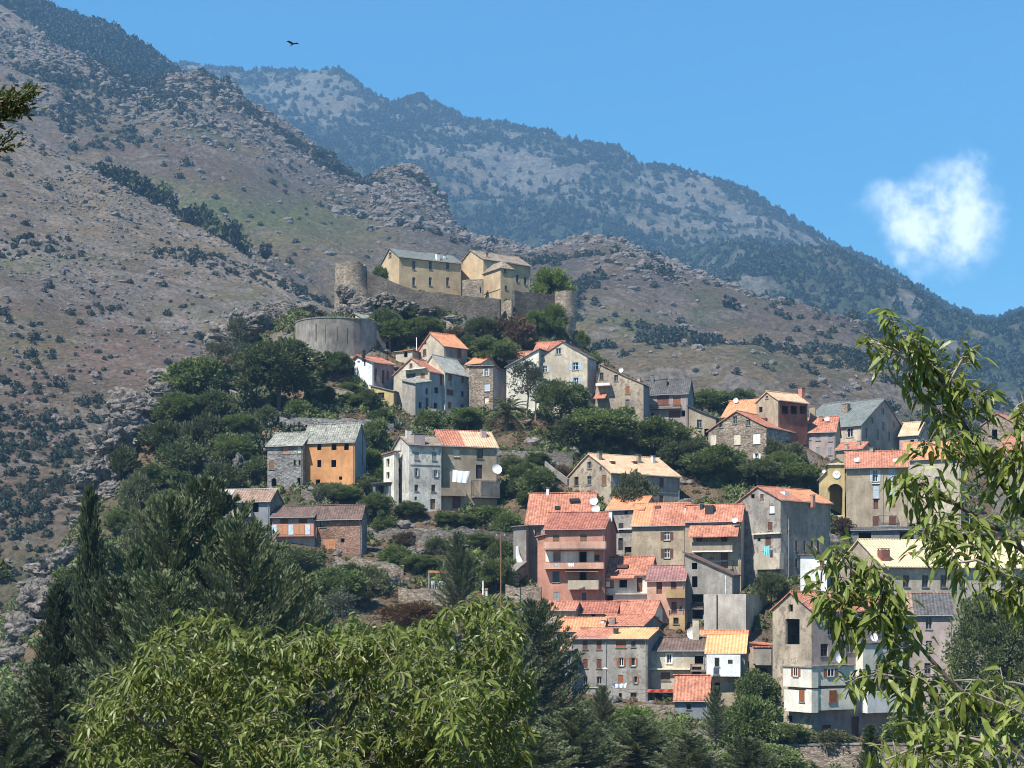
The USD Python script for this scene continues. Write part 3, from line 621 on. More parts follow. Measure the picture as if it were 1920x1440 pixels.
        if kind == "gA":
            for k0, k1, m in sp:
                x0, x1 = -og + (wB + 2 * og) * k0, -og + (wB + 2 * og) * k1
                sl1, sl2 = (zr - ze) / (wA * fr_), (zr - ze) / (wA * (1 - fr_))
                a = slab((x0, -oe, ze - sl1 * oe + thick + L), (x1, -oe, ze - sl1 * oe + thick + L), (x1, wA * fr_, zr + thick + L), (x0, wA * fr_, zr + thick + L), thick, seed=seed)
                b = slab((x1, wA + oe, ze - sl2 * oe + thick + L), (x0, wA + oe, ze - sl2 * oe + thick + L), (x0, wA * fr_ + 0.003, zr + thick + L), (x1, wA * fr_ + 0.003, zr + thick + L), thick, seed=seed + 1)
                roofs.append(s.part("roof", None, join([a, b]), m))
            s.planes = [("y", 0, wA * fr_, ze + thick, zr + thick), ("y", wA, wA * fr_, ze + thick, zr + thick)]
            if ridge:
                xs = np.arange(-og, wB + og, 0.42)
                s.part("ridge_tiles", None, join([tube([(x, wA * fr_, zr + thick + 0.02), (x + 0.2, wA * fr_, zr + thick + 0.03), (x + 0.45, wA * fr_, zr + thick + 0.045)], 0.13, 6) for x in xs]), sp[0][2], roofs[0])
        elif kind == "gB":
            for k0, k1, m in sp:
                y0, y1 = -og + (wA + 2 * og) * (1 - k1), -og + (wA + 2 * og) * (1 - k0)      # k runs left to right
                sl1, sl2 = (zr - ze) / (wB * fr_), (zr - ze) / (wB * (1 - fr_))
                a = slab((-oe, y1, ze - sl1 * oe + thick + L), (-oe, y0, ze - sl1 * oe + thick + L), (wB * fr_, y0, zr + thick + L), (wB * fr_, y1, zr + thick + L), thick, seed=seed)
                b = slab((wB + oe, y0, ze - sl2 * oe + thick + L), (wB + oe, y1, ze - sl2 * oe + thick + L), (wB * fr_ + 0.003, y1, zr + thick + L), (wB * fr_ + 0.003, y0, zr + thick + L), thick, seed=seed + 1)
                roofs.append(s.part("roof", None, join([a, b]), m))
            s.planes = [("x", 0, wB * fr_, ze + thick, zr + thick), ("x", wB, wB * fr_, ze + thick, zr + thick)]
            if ridge:
                ys = np.arange(-og, wA + og, 0.42)
                s.part("ridge_tiles", None, join([tube([(wB * fr_, y, zr + thick + 0.02), (wB * fr_, y + 0.2, zr + thick + 0.03), (wB * fr_, y + 0.45, zr + thick + 0.045)], 0.13, 6) for y in ys]), sp[0][2], roofs[0])
        elif kind == "shed":
            zK = zL + zR - ze
            gx, gy = (zR - ze) / wB, (zL - ze) / wA
            h = lambda x, y: ze + gx * x + gy * y + thick + L
            for k0, k1, m in sp:
                y1_, y0_ = wA + oe - (wA + 2 * oe) * k0, wA + oe - (wA + 2 * oe) * k1
                q = [(-oe, y1_), (-oe, y0_), (wB + oe, y0_), (wB + oe, y1_)]
                roofs.append(s.part("roof", None, slab(*[(x, y, h(x, y)) for x, y in q], thick, seed=seed), m))
            s.plane_h = h; s.planes = [("s",)]
        elif kind == "hip":
            i = roof[2] if len(roof) > 2 else min(wA, wB) / 2
            if wB >= wA: r0, r1 = (i, wA / 2, zr), (wB - i, wA / 2, zr)
            else: r0, r1 = (wB / 2, i, zr), (wB / 2, wA - i, zr)
            e = [(-oe, -oe, ze), (wB + oe, -oe, ze), (wB + oe, wA + oe, ze), (-oe, wA + oe, ze)]
            up = np.array([0, 0, thick + L])
            v = np.array(e + [r0, r1], float) + up
            f = [[0, 1, 5], [0, 5, 4], [1, 2, 5], [2, 3, 4], [2, 4, 5], [3, 0, 4]] if wB >= wA else [[0, 1, 4], [1, 2, 5], [1, 5, 4], [2, 3, 5], [3, 0, 4], [3, 4, 5]]
            e2 = np.array(e, float) + [0, 0, L]
            vv = np.vstack([v, e2]); ff = f + [[0, 6, 7], [0, 7, 1], [1, 7, 8], [1, 8, 2], [2, 8, 9], [2, 9, 3], [3, 9, 6], [3, 6, 0], [6, 8, 7], [6, 9, 8]]
            roofs.append(s.part("roof", None, (vv, np.array(ff)), sp[0][2]))
        elif kind == "flat":
            roofs.append(s.part("roof", None, box(t + 0.003, t + 0.003, ze - 0.35, wB - t - 0.003, wA - t - 0.003, ze - 0.12), sp[0][2]))
        if kind == "gA":
            zg = ze - (zr - ze) / (wA * fr_) * oe + 0.06
            s.part("gutter", None, tube([(-og, -oe - 0.05, zg), (wB / 2, -oe - 0.05, zg - 0.02), (wB + og, -oe - 0.05, zg - 0.05)], 0.075, 6), "t_grey")
            s.part("drainpipe", None, tube([(wB - 0.25, -oe - 0.05, zg - 0.05), (wB - 0.25, -0.09, zg - 0.5), (wB - 0.25, -0.09, zg / 2), (wB - 0.25, -0.09, -0.5)], 0.055, 6), "t_grey")
        if kind == "gB":
            zg = ze - (zr - ze) / (wB * fr_) * oe + 0.06
            s.part("gutter", None, tube([(-oe - 0.05, -og, zg), (-oe - 0.05, wA / 2, zg - 0.02), (-oe - 0.05, wA + og, zg - 0.05)], 0.075, 6), "t_grey")
            s.part("drainpipe", None, tube([(-oe - 0.05, 0.22, zg - 0.02), (-0.09, 0.22, zg - 0.5), (-0.09, 0.22, zg / 2), (-0.09, 0.22, -0.5)], 0.055, 6), "t_grey")
        s.roofs = roofs
        return s
    def roof_at(s, x, y):
        """Picture point -> house-space point on the roof slope that faces the viewer."""
        r = ray(s.px(x), s.py(y)); Rm = np.stack([s.eB, s.eA, [0, 0, 1]])
        o, q = Rm @ (-s.C), Rm @ r
        best = None
        for pl in s.planes:
            if pl[0] == "s":
                gx, gy = s.plane_h(1, 0) - s.plane_h(0, 0), s.plane_h(0, 1) - s.plane_h(0, 0)
                t = (s.plane_h(0, 0) + gx * o[0] + gy * o[1] - o[2]) / (q[2] - gx * q[0] - gy * q[1])
                return o + t * q
            ax = 0 if pl[0] == "x" else 1
            k = (pl[4] - pl[3]) / (pl[2] - pl[1])
            den = q[2] - k * q[ax]
            if abs(den) < 1e-9: continue
            t = (pl[3] + k * (o[ax] - pl[1]) - o[2]) / den
            p = o + t * q
            if -1 <= p[0] <= s.wB + 1 and -1 <= p[1] <= s.wA + 1 and min(pl[1], pl[2]) - 1 <= p[ax] <= max(pl[1], pl[2]) + 1 and t > 0 and (best is None or t < best[0]): best = (t, p)
        return best[1] if best else None
    def chimney(s, x, y_top, y_bot, w=0.7, m="w_tan", cap="w_concrete"):
        p = s.roof_at(x, y_bot)
        if p is None: return
        h = np.clip((y_bot - y_top) / s.fr[2] * s.d / F, 0.6, 3.0)
        ch = s.part("chimney", None, box(p[0] - w / 2, p[1] - w / 2, p[2] - 0.8, p[0] + w / 2, p[1] + w / 2, p[2] + h), m, s.roofs[0])
        s.part("chimney_cap", None, join([box(p[0] - w / 2 - 0.08, p[1] - w / 2 - 0.08, p[2] + h + 0.12, p[0] + w / 2 + 0.08, p[1] + w / 2 + 0.08, p[2] + h + 0.2)] + [box(p[0] + a * w * 0.4 - 0.05, p[1] + b * w * 0.4 - 0.05, p[2] + h, p[0] + a * w * 0.4 + 0.05, p[1] + b * w * 0.4 + 0.05, p[2] + h + 0.12) for a in (-1, 1) for b in (-1, 1)]), cap, s.roofs[0])
    def skylight(s, x, y, w=0.9, m="g_dark"):
        p = s.roof_at(x, y)
        if p is None: return
        s.part("skylight", None, box(p[0] - w / 2, p[1] - w / 2, p[2] - 0.3, p[0] + w / 2, p[1] + w / 2, p[2] + 0.22), m, s.roofs[0])
    def roof_dish(s, x, y, r=0.45, m="t_white"):
        p = s.roof_at(x, y)
        if p is None: return
        th, ph = np.meshgrid(np.linspace(0, 1, 6), np.linspace(0, 2 * np.pi, 17))
        v = np.stack([r * th * np.cos(ph), -0.28 * r * th ** 2, r * th * np.sin(ph)], -1).reshape(-1, 3)
        a = -s.th - 0.35          # faces the south-east of the place, which is towards the viewer and a little left
        c, q = math.cos(a), math.sin(a)
        v = np.stack([v[:, 0] * c - v[:, 1] * q, v[:, 0] * q + v[:, 1] * c, v[:, 2]], 1)
        dd = s.part("satellite_dish", None, (v + p + [0, 0, 0.75], grid_faces(17, 6)), m, s.roofs[0])
        s.part("mast", None, tube([p - [0, 0, 0.3], p + [0, 0, 0.3], p + [0, 0, 0.8]], 0.035, 5), "t_grey", s.roofs[0])
# ------------------------------------------------------------------ the houses (measured in enlarged crops of the view: origin x, y and enlargement)
Z1, Z2, Z3, Z4, Z5, Z6, Z7, Z8, Z9, Z10 = (540, 420, 3.2), (600, 600, 4.8), (900, 600, 4.364), (1260, 700, 4.174), (360, 760, 3.2), (930, 820, 3.918), (980, 1080, 4.0), (1400, 960, 3.0), (1500, 560, 3.0), (360, 560, 4.235)
H = House
# ---- citadel barracks
h = H("barracks", "long ochre citadel barracks with grey slate roof and two rows of three windows", Z1, 667, 197, 425, 27, 557, 1040, d=396, cat="barracks", mA="w_citadel", mB="w_citadel")
h.win("B", *[("o" if 0 else "w", x - 9, y0, x + 9, y1, "t_grey") for x in (755, 855, 958) for y0, y1 in ((222, 272), (320, 370))])
h.win("A", ("w", 604, 170, 620, 200, "t_grey"))
h.finish(("gA", 150), "r_slate"); h.chimney(898, 180, 212, 0.9, "w_white"); h.chimney(940, 190, 205, 0.5, "w_white")
h = H("barracks", "ochre citadel building with blank sunlit gable behind the square wing", Z1, 1172, 210, 440, 35, 1022, 1455, d=400, cat="barracks", mA="w_citadel", mB="w_citadel")
h.win("B", ("w", 1368, 305, 1384, 345, "t_grey"), ("w", 1416, 320, 1432, 362, "t_grey"))
h.finish(("gA", 160), "r_stonebrown"); h.chimney(1190, 178, 196, 0.7); h.chimney(1270, 215, 232, 0.6)
h = H("barracks_wing", "square ochre wing with low hipped roof above the bastion corner", Z1, 1275, 268, 450, 32, 1172, 1350, d=391, cat="barracks", mA="w_citadel", mB="w_citadel")
h.win("B", ("w", 1296, 272, 1310, 292, "t_grey"), ("w", 1300, 370, 1316, 392, "t_grey"))
h.ledge("A", 1176, 1272, 416, 0.12, 0.25, "w_citadel")
h.finish(("hip", 236), "r_stonebrown")
h = H("courtyard_wall", "low stone courtyard wall with a dark doorway between the two barracks", Z1, 1168, 330, 440, 78, 1046, None, d=394, wB=0.9, cat="wall", mA="w_fort")
h.win("A", ("d", 1152, 380, 1166, 414)); h.finish(("flat",), "w_fort")
# ---- upper town
h = H("stone_hut", "small pale gabled hut on top of the round concrete retaining wall", (360, 549, 4.235), 1345, 200, 226, 40, 1228, 1440, d=372, mA="w_yellow", mB="w_concrete")
h.win("A", ("d", 1276, 176, 1296, 210)); h.finish(("gA", 162), "r_lauze")
h = H("stone_house", "dark stone house at the right end of the round concrete wall", Z10, 1452, 205, 470, 22, 1420, 1580, d=366, wA=8, mA="w_concrete", mB="w_rubble")
h.win("B", ("d", 1490, 225, 1510, 275), ("s", 1540, 235, 1562, 295, "t_dark"), ("d", 1540, 345, 1562, 400)); h.finish(("shed", 195, 222), "r_darkslate")
h = H("white_house", "small white gabled house with brown shutters above the yellow annex", Z2, 470, 380, 690, 40, 222, 665, d=343, mA="w_white", mB="w_mauve")
h.win("A", ("s", 254, 428, 306, 500), ("d", 336, 366, 358, 386), ("d", 246, 572, 304, 604), ("D", 352, 570, 420, 662, "t_dark"))
h.win("B", ("s", 490, 436, 513, 552), ("s", 558, 450, 580, 568), ("w", 604, 460, 619, 530))
h.finish(("gA", 320), "r_red", og=0.45); h.chimney(392, 275, 340, 0.6, "t_dark"); h.roof_dish(652, 405, 1.0)
h = H("yellow_annex", "low yellow annex with sloping roof at the foot of the white house", Z2, 662, 640, 750, 74, 455, None, d=339.5, wB=3, cat="annex", mA="w_yellow", mB="w_concrete")
h.win("A", ("w", 520, 652, 578, 708, "t_brown")); h.finish(("shed", 592, None), "w_concrete", oe=0.25, thick=0.2)
h = H("gabled_house", "tall cream house with new orange roof at the top of the lanes", Z2, 1115, 232, 360, 36, 880, 1322, d=353, mA="w_cream", mB="w_grey")
h.win("A", ("d", 930, 176, 957, 220), ("s", 925, 262, 957, 320, "t_brown")); h.win("B", ("s", 1237, 258, 1272, 342, "t_brown"))
h.pipe("A", 872, 158, 350, 0.13, "t_white"); h.finish(("gA", 118), "r_orange")
h = H("lean_to_house", "narrow cream lean-to with thin red roof left of the orange-roofed house", Z2, 830, 275, 400, 70, 682, None, d=357, wB=5, mA="w_cream", mB="w_grey")
h.win("A", ("d", 755, 285, 788, 335)); h.finish(("shed", 290, None), "r_red")
h = H("grey_slate_house", "grey house with pale slate roof joined behind the red-roofed one", Z2, 1125, 462, 890, 54, 900, 1338, d=340, mA="w_cream", mB="w_bluegrey")
h.win("B", ("s", 1155, 485, 1186, 548), ("s", 1274, 500, 1296, 560), ("w", 1140, 625, 1200, 678, "t_brown"), ("w", 1272, 640, 1297, 690, "t_brown"), ("s", 1150, 737, 1181, 800, "t_brown"), ("d", 1270, 760, 1295, 800), ("w", 1168, 560, 1184, 590))
h.finish(("gA", 320), "r_paleslate")
h = H("grey_tower_house", "grey gabled house with red roof and vine beside the slate-roofed one", Z2, 985, 462, 890, 54, 664, 1126, d=337, mA="w_cream", mB="w_bluegrey")
h.win("A", ("s", 806, 390, 832, 430), ("w", 780, 482, 860, 520, "t_brown"), ("s", 905, 475, 943, 530, "t_rust"))
h.win("B", ("s", 1080, 490, 1102, 585), ("d", 1030, 606, 1066, 660), ("d", 1025, 745, 1055, 800))
h.ledge("A", 770, 970, 452, 0.9, 0.16, "t_white", "awning"); h.finish(("gA", 350), "r_red")
h = H("grey_wing", "grey projecting wing with steep stair at the foot of the gabled house", Z2, 858, 572, 890, 54, 740, 990, d=332, cat="house", mA="w_grey", mB="w_bluegrey")
h.win("B", ("d", 890, 740, 915, 795), ("d", 950, 615, 970, 670), ("D", 950, 700, 975, 800, "t_dark")); h.finish(("shed", 545, 552), "r_lauze")
h = H("porch", "flat white-topped porch over a dark garage by the palm", Z2, 1255, 803, 900, 30, 1060, 1470, d=333, cat="porch", mA="w_concrete", mB="w_concrete")
h.win("A", ("d", 1085, 840, 1150, 900)); h.finish(("flat",), "w_concrete")
h = H("stone_house", "narrow brown stone house with white shutters next to the palm", Z2, 1558, 415, 800, 66, 1342, 1690, d=341, mA="w_stone", mB="w_mauve")
h.win("A", ("o", 1482, 440, 1510, 505, "t_paleblue"), ("s", 1480, 576, 1530, 640, "t_paleblue"), ("D", 1478, 690, 1520, 752, "t_cream")); h.finish(("shed", 415, 470), "r_red")
h = H("orange_roofed_house", "low house with orange roof showing over the stone house", Z2, 1450, 388, 470, 60, 1318, None, d=352, wB=7, mA="w_cream"); h.finish(("gB", 340), "r_orange")
h = H("red_roofed_house", "low house with red tiled roof left of the big cream gable", Z3, 400, 325, 470, 78, 228, None, d=356, wB=8, mA="w_mauve"); h.finish(("gB", 262), "r_red")
h = H("red_roofed_house", "small house whose red roof runs behind the apex of the cream gable", Z3, 640, 285, 470, 70, 420, None, d=357, wB=9, mA="w_mauve"); h.finish(("gB", 178), "r_darkred", split=[(0, 0.5, "r_red"), (0.5, 1, "r_darkred")])
h = H("shuttered_house", "big pale gabled house with pale blue shutters behind the palms", Z3, 878, 300, 830, 66, 470, 950, d=336, mA="w_cream", mB="w_grey")
h.win("A", ("w", 620, 230, 662, 280, "t_white"), ("o", 510, 375, 548, 428, "t_blue"), ("o", 757, 346, 804, 410, "t_blue"), ("o", 508, 478, 545, 535, "t_blue"), ("o", 765, 472, 805, 540, "t_blue"), ("s", 770, 598, 808, 655, "t_blue"))
h.finish(("gA", 185), "r_darkslate", og=0.15)
h = H("white_wing", "sunlit white wing sloping left of the shuttered house behind thin trees", Z3, 480, 245, 800, 62, 216, None, d=339, wB=8, cat="house", mA="w_offwhite", mB="w_grey"); h.finish(("shed", 385, None), "r_lauze")
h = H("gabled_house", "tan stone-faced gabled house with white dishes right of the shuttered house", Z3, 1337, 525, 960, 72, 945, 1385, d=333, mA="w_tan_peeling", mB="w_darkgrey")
h.win("A", ("w", 1098, 450, 1130, 500), ("s", 1190, 542, 1224, 605, "t_rust"), ("b", 1190, 650, 1224, 722), ("s", 1190, 745, 1226, 800, "t_grey"), ("w", 978, 430, 1010, 490, "t_brown"))
h.balcony("A", 947, 1060, 518, 530, 1.6, "t_white", solid=True); h.lean("A", 948, 600, 1045, 640, 2.0, "r_red")
h.finish(("gA", 370, 0.9), "r_tan"); h.roof_dish(992, 418, 0.5); h.roof_dish(1155, 440, 0.5); h.chimney(1095, 378, 400, 0.6, "t_dark"); h.chimney(1300, 480, 505, 0.6)
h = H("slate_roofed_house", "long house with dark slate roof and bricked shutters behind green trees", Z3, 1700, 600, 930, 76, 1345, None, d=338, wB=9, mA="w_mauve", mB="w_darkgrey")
h.win("A", ("s", 1580, 625, 1642, 695, "t_rust"), ("s", 1450, 605, 1545, 690, "w_brickred"), ("D", 1545, 740, 1640, 800, "t_brown"), ("d", 1650, 740, 1678, 790), ("d", 1400, 760, 1425, 810)); h.balcony("A", 1390, 1640, 695, 722, 1.0, "w_concrete")
h.finish(("gB", 490), "r_darkslate"); h.chimney(1410, 455, 500, 0.7, "w_darkgrey"); h.chimney(1505, 490, 530, 1.3, "w_darkgrey")
h = H("terraced_house", "lower house with sloping dark roof stepping down right of the slate roof", Z3, 1930, 800, 1000, 78, 1708, None, d=334, wB=6, mA="w_tan", mB="w_darkgrey")
h.win("A", ("w", 1775, 815, 1815, 880, "t_grey"), ("d", 1835, 890, 1880, 960)); h.finish(("shed", 712, None), "r_darkslate")
# ---- right shoulder
h = H("stone_house", "square stone house with white shutters and dark shaded side above the trees", Z4, 738, 418, 720, 54, 283, 1020, d=303, mA="w_stone", mB="w_stonegrey")
h.win("A", ("w", 476, 336, 508, 395), ("w", 367, 376, 395, 425), ("w", 582, 362, 612, 408), ("s", 300, 482, 346, 562, "t_cream"), ("s", 485, 480, 536, 558, "t_cream"), ("s", 634, 474, 690, 552, "t_white"), ("s", 486, 622, 536, 690, "t_cream"), ("o", 650, 628, 678, 698, "t_white"))
h.finish(("gA", 300), "r_red"); h.skylight(720, 360, 1.2, "t_brown")
h = H("red_roofed_house", "house with steep orange roof left of the penthouse", Z4, 680, 320, 700, 60, 395, None, d=315, wB=9, mA="w_tan"); h.finish(("gB", 205), "r_orange"); h.roof_dish(500, 240, 0.5)
h = H("penthouse", "penthouse with pale orange roof and arched brick loggia on the stone block", Z4, 830, 207, 335, 38, 660, 1060, d=309, mA="w_tan", mB="w_brickred")
h.win("A", ("w", 733, 176, 752, 198), ("d", 680, 262, 708, 305)); h.win("B", *[("d", x, 255, x + 52, 318) for x in (860, 930, 1000)])
h.finish(("gA", 145), "r_orange", split=[(0, 1, "r_pale")]); h.chimney(1015, 120, 190, 1.0, "w_pink")
h = H("apartment_block", "tall pinkish grey block with red roof joined to the stone house", Z4, 1278, 455, 790, 73, 960, None, d=313, wB=10, mA="w_mauve", mB="w_tan")
h.win("A", ("s", 1045, 467, 1086, 520, "t_grey"), ("s", 1126, 466, 1160, 525, "t_grey"), ("s", 1226, 478, 1254, 532, "t_grey"), ("s", 1128, 576, 1160, 640, "t_grey"), ("s", 1222, 582, 1252, 640, "t_grey"), ("d", 1042, 676, 1075, 730), ("o", 1130, 682, 1155, 728, "t_brown"))
h.finish(("gB", 345), "r_red"); h.roof_dish(1212, 385, 0.5); h.roof_dish(1025, 372, 0.7); h.chimney(1100, 268, 345, 1.2, "w_tan"); h.chimney(1165, 345, 372, 0.6, "w_pink"); h.chimney(780, 345, 372, 0.6, "w_pink"); h.skylight(930, 372, 1.3, "t_brown")
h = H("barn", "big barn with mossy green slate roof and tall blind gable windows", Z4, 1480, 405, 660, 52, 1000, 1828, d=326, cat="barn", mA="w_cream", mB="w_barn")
h.win("A", ("w", 1368, 426, 1415, 500, "t_white")); h.win("B", *[("b", x0, y0, x1, y1, "w_darkgrey") for x0, y0, x1, y1 in ((1636, 275, 1660, 322), (1554, 345, 1574, 392), (1640, 380, 1662, 450), (1727, 380, 1743, 422), (1508, 428, 1527, 510), (1598, 440, 1617, 522), (1688, 458, 1706, 535), (1780, 474, 1798, 555))])
h.finish(("gB", 205), "r_slate"); h.chimney(1360, 245, 295, 1.4, "w_stone")
h = H("pale_roofed_house", "house with pale peach roof tucked behind the barn gable", Z4, 1925, 480, 640, 60, 1780, None, d=335, wB=8, mA="w_mauve"); h.win("A", ("d", 1865, 520, 1895, 575)); h.finish(("gB", 385), "r_pale")
h = H("red_roofed_house", "low red-roofed house squeezed between the barn and the grey block", Z4, 1490, 590, 720, 62, 1285, None, d=308, wB=7, mA="w_tan"); h.finish(("gB", 543), "r_red"); h.chimney(1462, 540, 560, 0.6); h.chimney(1365, 565, 590, 0.6)
h = H("chapel", "small yellow chapel front with white clock, pediment and deep arch", Z4, 1352, 712, 1120, 82, 1218, None, d=287, wB=6, cat="chapel", mA="w_yellow", mB="w_yellow")
h.arch("A", 1215, 865, 1338, 1110)
_s, _z = h.on("A", 1288, 793); _r = 30 / 4.174 / F * h.d * 1.0
_ck = h.part("clock", "A", trimesh.creation.cylinder(_r, 0.12, sections=28, transform=trimesh.transformations.rotation_matrix(math.pi / 2, [1, 0, 0]) @ np.eye(4)).apply_translation([_s, 0.07, _z]), "t_white")
h.part("dial_mark", "A", join([box(_s - 0.02 + math.sin(k * math.pi / 6) * _r * 0.82, 0.132, _z - 0.05 + math.cos(k * math.pi / 6) * _r * 0.82, _s + 0.02 + math.sin(k * math.pi / 6) * _r * 0.82, 0.145, _z + 0.05 + math.cos(k * math.pi / 6) * _r * 0.82) for k in range(12)]), "t_grey", _ck)
h.part("clock_hand", "A", join([tube([(_s, 0.15, _z), (_s + _r * 0.3, 0.15, _z + _r * 0.3), (_s + _r * 0.45, 0.15, _z + _r * 0.45)], 0.02, 4), tube([(_s, 0.16, _z), (_s - _r * 0.3, 0.16, _z + _r * 0.4), (_s - _r * 0.5, 0.16, _z + _r * 0.65)], 0.015, 4)]), "t_dark", _ck)
h.ledge("A", 1212, 1356, 706, 0.35, 0.25, "t_cream", "cornice")
h.finish(("gA", 662), "r_lauze", og=0.4)
h = H("chapel_aisle", "low yellow aisle with sloping roof left of the clock", Z4, 1216, 765, 1060, 78, 1150, None, d=288, wB=5, cat="chapel", mA="w_yellow", mB="w_yellow"); h.finish(("shed", 830, None), "r_lauze"); h.roof_dish(1190, 800, 0.35)
h = H("apartment_house", "tall tan house with red roof and pale blue shutters right of the clock", Z4, 1850, 722, 1230, 78, 1362, None, d=284, wB=9, mA="w_tan", mB="w_grey")
h.win("A", ("o", 1570, 752, 1610, 848, "t_paleblue"), ("s", 1696, 738, 1750, 838, "t_blue"), ("s", 1574, 875, 1618, 978, "t_paleblue"), ("D", 1578, 985, 1614, 1062), ("s", 1702, 872, 1750, 975, "t_paleblue"), ("D", 1706, 982, 1748, 1050), ("s", 1570, 1118, 1616, 1195, "t_brown"), ("s", 1700, 1118, 1752, 1195, "t_brown"))
h.ledge("A", 1562, 1626, 862, 0.15, 0.1, "t_white"); h.pipe("A", 1650, 730, 1220); h.balcony("A", 1615, 1760, 1110, 1190, 0.9, "t_grey")
h.finish(("gB", 612), "r_red", oe=0.6); h.roof_dish(1445, 705, 0.5); h.skylight(1755, 680, 1.2, "t_white"); h.chimney(1560, 590, 615, 0.6)
h = H("orange_roofed_house", "house with long orange roof half hidden by the leafy branch", Z9, 905, 895, 1330, 70, 570, None, d=296, wB=9, mA="w_cream", mB="w_tan"); h.win("A", ("d", 655, 1220, 715, 1310), ("w", 760, 1000, 790, 1070)); h.finish(("gB", 805), "r_orange")
h = H("red_roofed_house", "red-roofed house at the right edge below the ruin", Z9, 1235, 884, 1250, 64, 1078, 1400, d=315, mA="w_concrete", mB="w_darkgrey"); h.finish(("gB", 775), "r_red")
h = H("ruined_house", "half ruined stone house with broken tiles at the right edge", Z9, 1205, 700, 860, 50, 1020, 1400, d=350, mA="w_stone", mB="w_rubble"); h.win("A", ("d", 1080, 735, 1110, 790)); h.finish(("gA", 648), "r_tan", split=[(0, 0.5, "r_red"), (0.5, 1, "r_tan")])
h = H("roofed_shed", "shed of weathered grey planks below the tall tan house", Z9, 735, 1300, 1400, 80, 290, None, d=277, wB=6, cat="shed", mA="w_darkgrey"); h.win("A", ("d", 330, 1315, 400, 1370), ("d", 560, 1310, 640, 1370)); h.finish(("gB", 1290), "r_darkslate")
# ---- middle right
h = H("gabled_house", "grey house with patched red and orange roof and washing on its balcony", Z4, 850, 990, 1640, 40, 508, 1240, d=255, mA="w_grey_peeling", mB="w_grey")
h.win("A", ("d", 616, 945, 646, 978), ("s", 690, 945, 716, 982), ("w", 530, 1040, 562, 1100), ("s", 764, 1036, 802, 1095, "t_white"))
h.fr = Z8
h.win("A", ("s", 120, 57, 145, 102, "t_brown"), ("d", 60, 145, 78, 165), ("s", 105, 140, 136, 190, "t_brown"), ("D", 45, 235, 82, 300, "t_brown"))
h.win("B", *[("s", x - 6, y0, x + 6, y0 + 46, "t_grey") for x, y0 in ((232, 56), (280, 62), (330, 66), (365, 70), (403, 74), (437, 78))], *[("s", x - 6, 160, x + 6, 222, "t_brown") for x in (280, 326, 368, 402)], *[("s", x - 6, 262, x + 6, 312, "t_dark") for x in (236, 280)])
h.ledge("A", 40, 198, 122, 0.5, 0.2, "t_cream"); h.balcony("A", 40, 185, 235, 318, 1.0, "w_cream", solid=True); h.pipe("B", 232, 20, 400)
h.fr = Z4
h.finish(("gA", 892), "r_red", split=[(0, 0.45, "r_red"), (0.45, 1, "r_orange")]); h.chimney(1100, 958, 1010, 0.6, "w_pink"); h.chimney(935, 985, 1010, 0.6, "w_darkgrey"); h.skylight(880, 938, 1.0, "t_white")
h = H("pale_roofed_house", "grey house with pale peach tiled roof and three chimneys among trees", Z6, 845, 258, 480, 34, 530, 1350, d=283, mA="w_tan_peeling", mB="w_grey")
h.win("A", ("w", 670, 180, 700, 230), ("d", 760, 215, 776, 246), ("w", 575, 290, 606, 355, "t_brown"), ("w", 668, 285, 700, 350), ("s", 780, 276, 812, 350, "t_wood"), ("s", 668, 390, 700, 440, "t_wood"))
h.win("B", ("s", 960, 285, 998, 345), ("w", 1084, 288, 1118, 345), ("s", 1200, 297, 1232, 368), ("s", 1200, 428, 1228, 488))
h.ledge("B", 1180, 1350, 400, 0.08, 0.2); h.finish(("gA", 125), "r_pale"); h.chimney(760, 115, 160, 0.7, "w_tan"); h.chimney(1048, 135, 182, 0.7, "w_tan"); h.chimney(1154, 140, 180, 0.6, "w_white"); h.skylight(852, 185, 0.9, "t_brown"); h.skylight(1015, 185, 0.9, "t_brown")
h = H("red_roofed_house", "tall grey house with skylight in its wide red roof behind the pink house", Z6, 705, 625, 1120, 80, 222, None, d=259, wB=9, mA="w_grey", mB="w_grey")
h.win("A", ("w", 285, 660, 330, 728, "t_brown"), ("s", 288, 800, 318, 860, "t_wood")); h.finish(("gB", 415), "r_red"); h.skylight(580, 460, 1.6); h.skylight(452, 515, 0.8); h.chimney(380, 378, 412, 0.5, "w_white"); h.roof_dish(720, 500, 0.7); h.roof_dish(735, 560, 0.7)
h = H("grey_wing", "grey flat-topped wing at the left foot of the wide red roof", Z6, 222, 650, 1130, 80, 128, None, d=258, wB=5, cat="house", mA="w_grey"); h.finish(("shed", 660, None), "w_concrete")
h = H("pink_house", "tall pink house with red roof and three balconies facing the valley", Z6, 797, 668, 1210, 78, 360, 885, d=247, mA="w_pink", mB="w_brickred")
h.win("A", ("s", 418, 716, 466, 800, "t_wood"), ("s", 618, 714, 668, 800, "t_wood"), ("w", 425, 846, 471, 908), ("d", 612, 842, 664, 920), ("s", 725, 862, 760, 906, "t_dark"), ("s", 415, 985, 466, 1064, "t_teal"), ("d", 612, 990, 665, 1092), ("s", 425, 1136, 462, 1200, "t_grey"), ("s", 630, 1140, 662, 1200, "t_shadowblue"))
h.balcony("A", 350, 805, 768, 816, 1.3, "w_palepink", solid=True, slab_m="w_concrete"); h.balcony("A", 350, 790, 922, 958, 1.3, "w_palepink", solid=True)
for _x0, _x1 in ((364, 420), (476, 606), (670, 720)):
    _a, _z0 = h.on("A", _x1, 915); _b, _z1 = h.on("A", _x0, 838); h.part("wall_patch", "A", box(min(_a, _b), 0.004, min(_z0, _z1), max(_a, _b), 0.02, max(_z0, _z1)), "w_offwhite")
h.balcony("A", 528, 752, 1050, 1108, 1.3, "w_cream", solid=True); h.ledge("A", 520, 765, 985, 1.5, 0.12, "w_concrete", "awning")
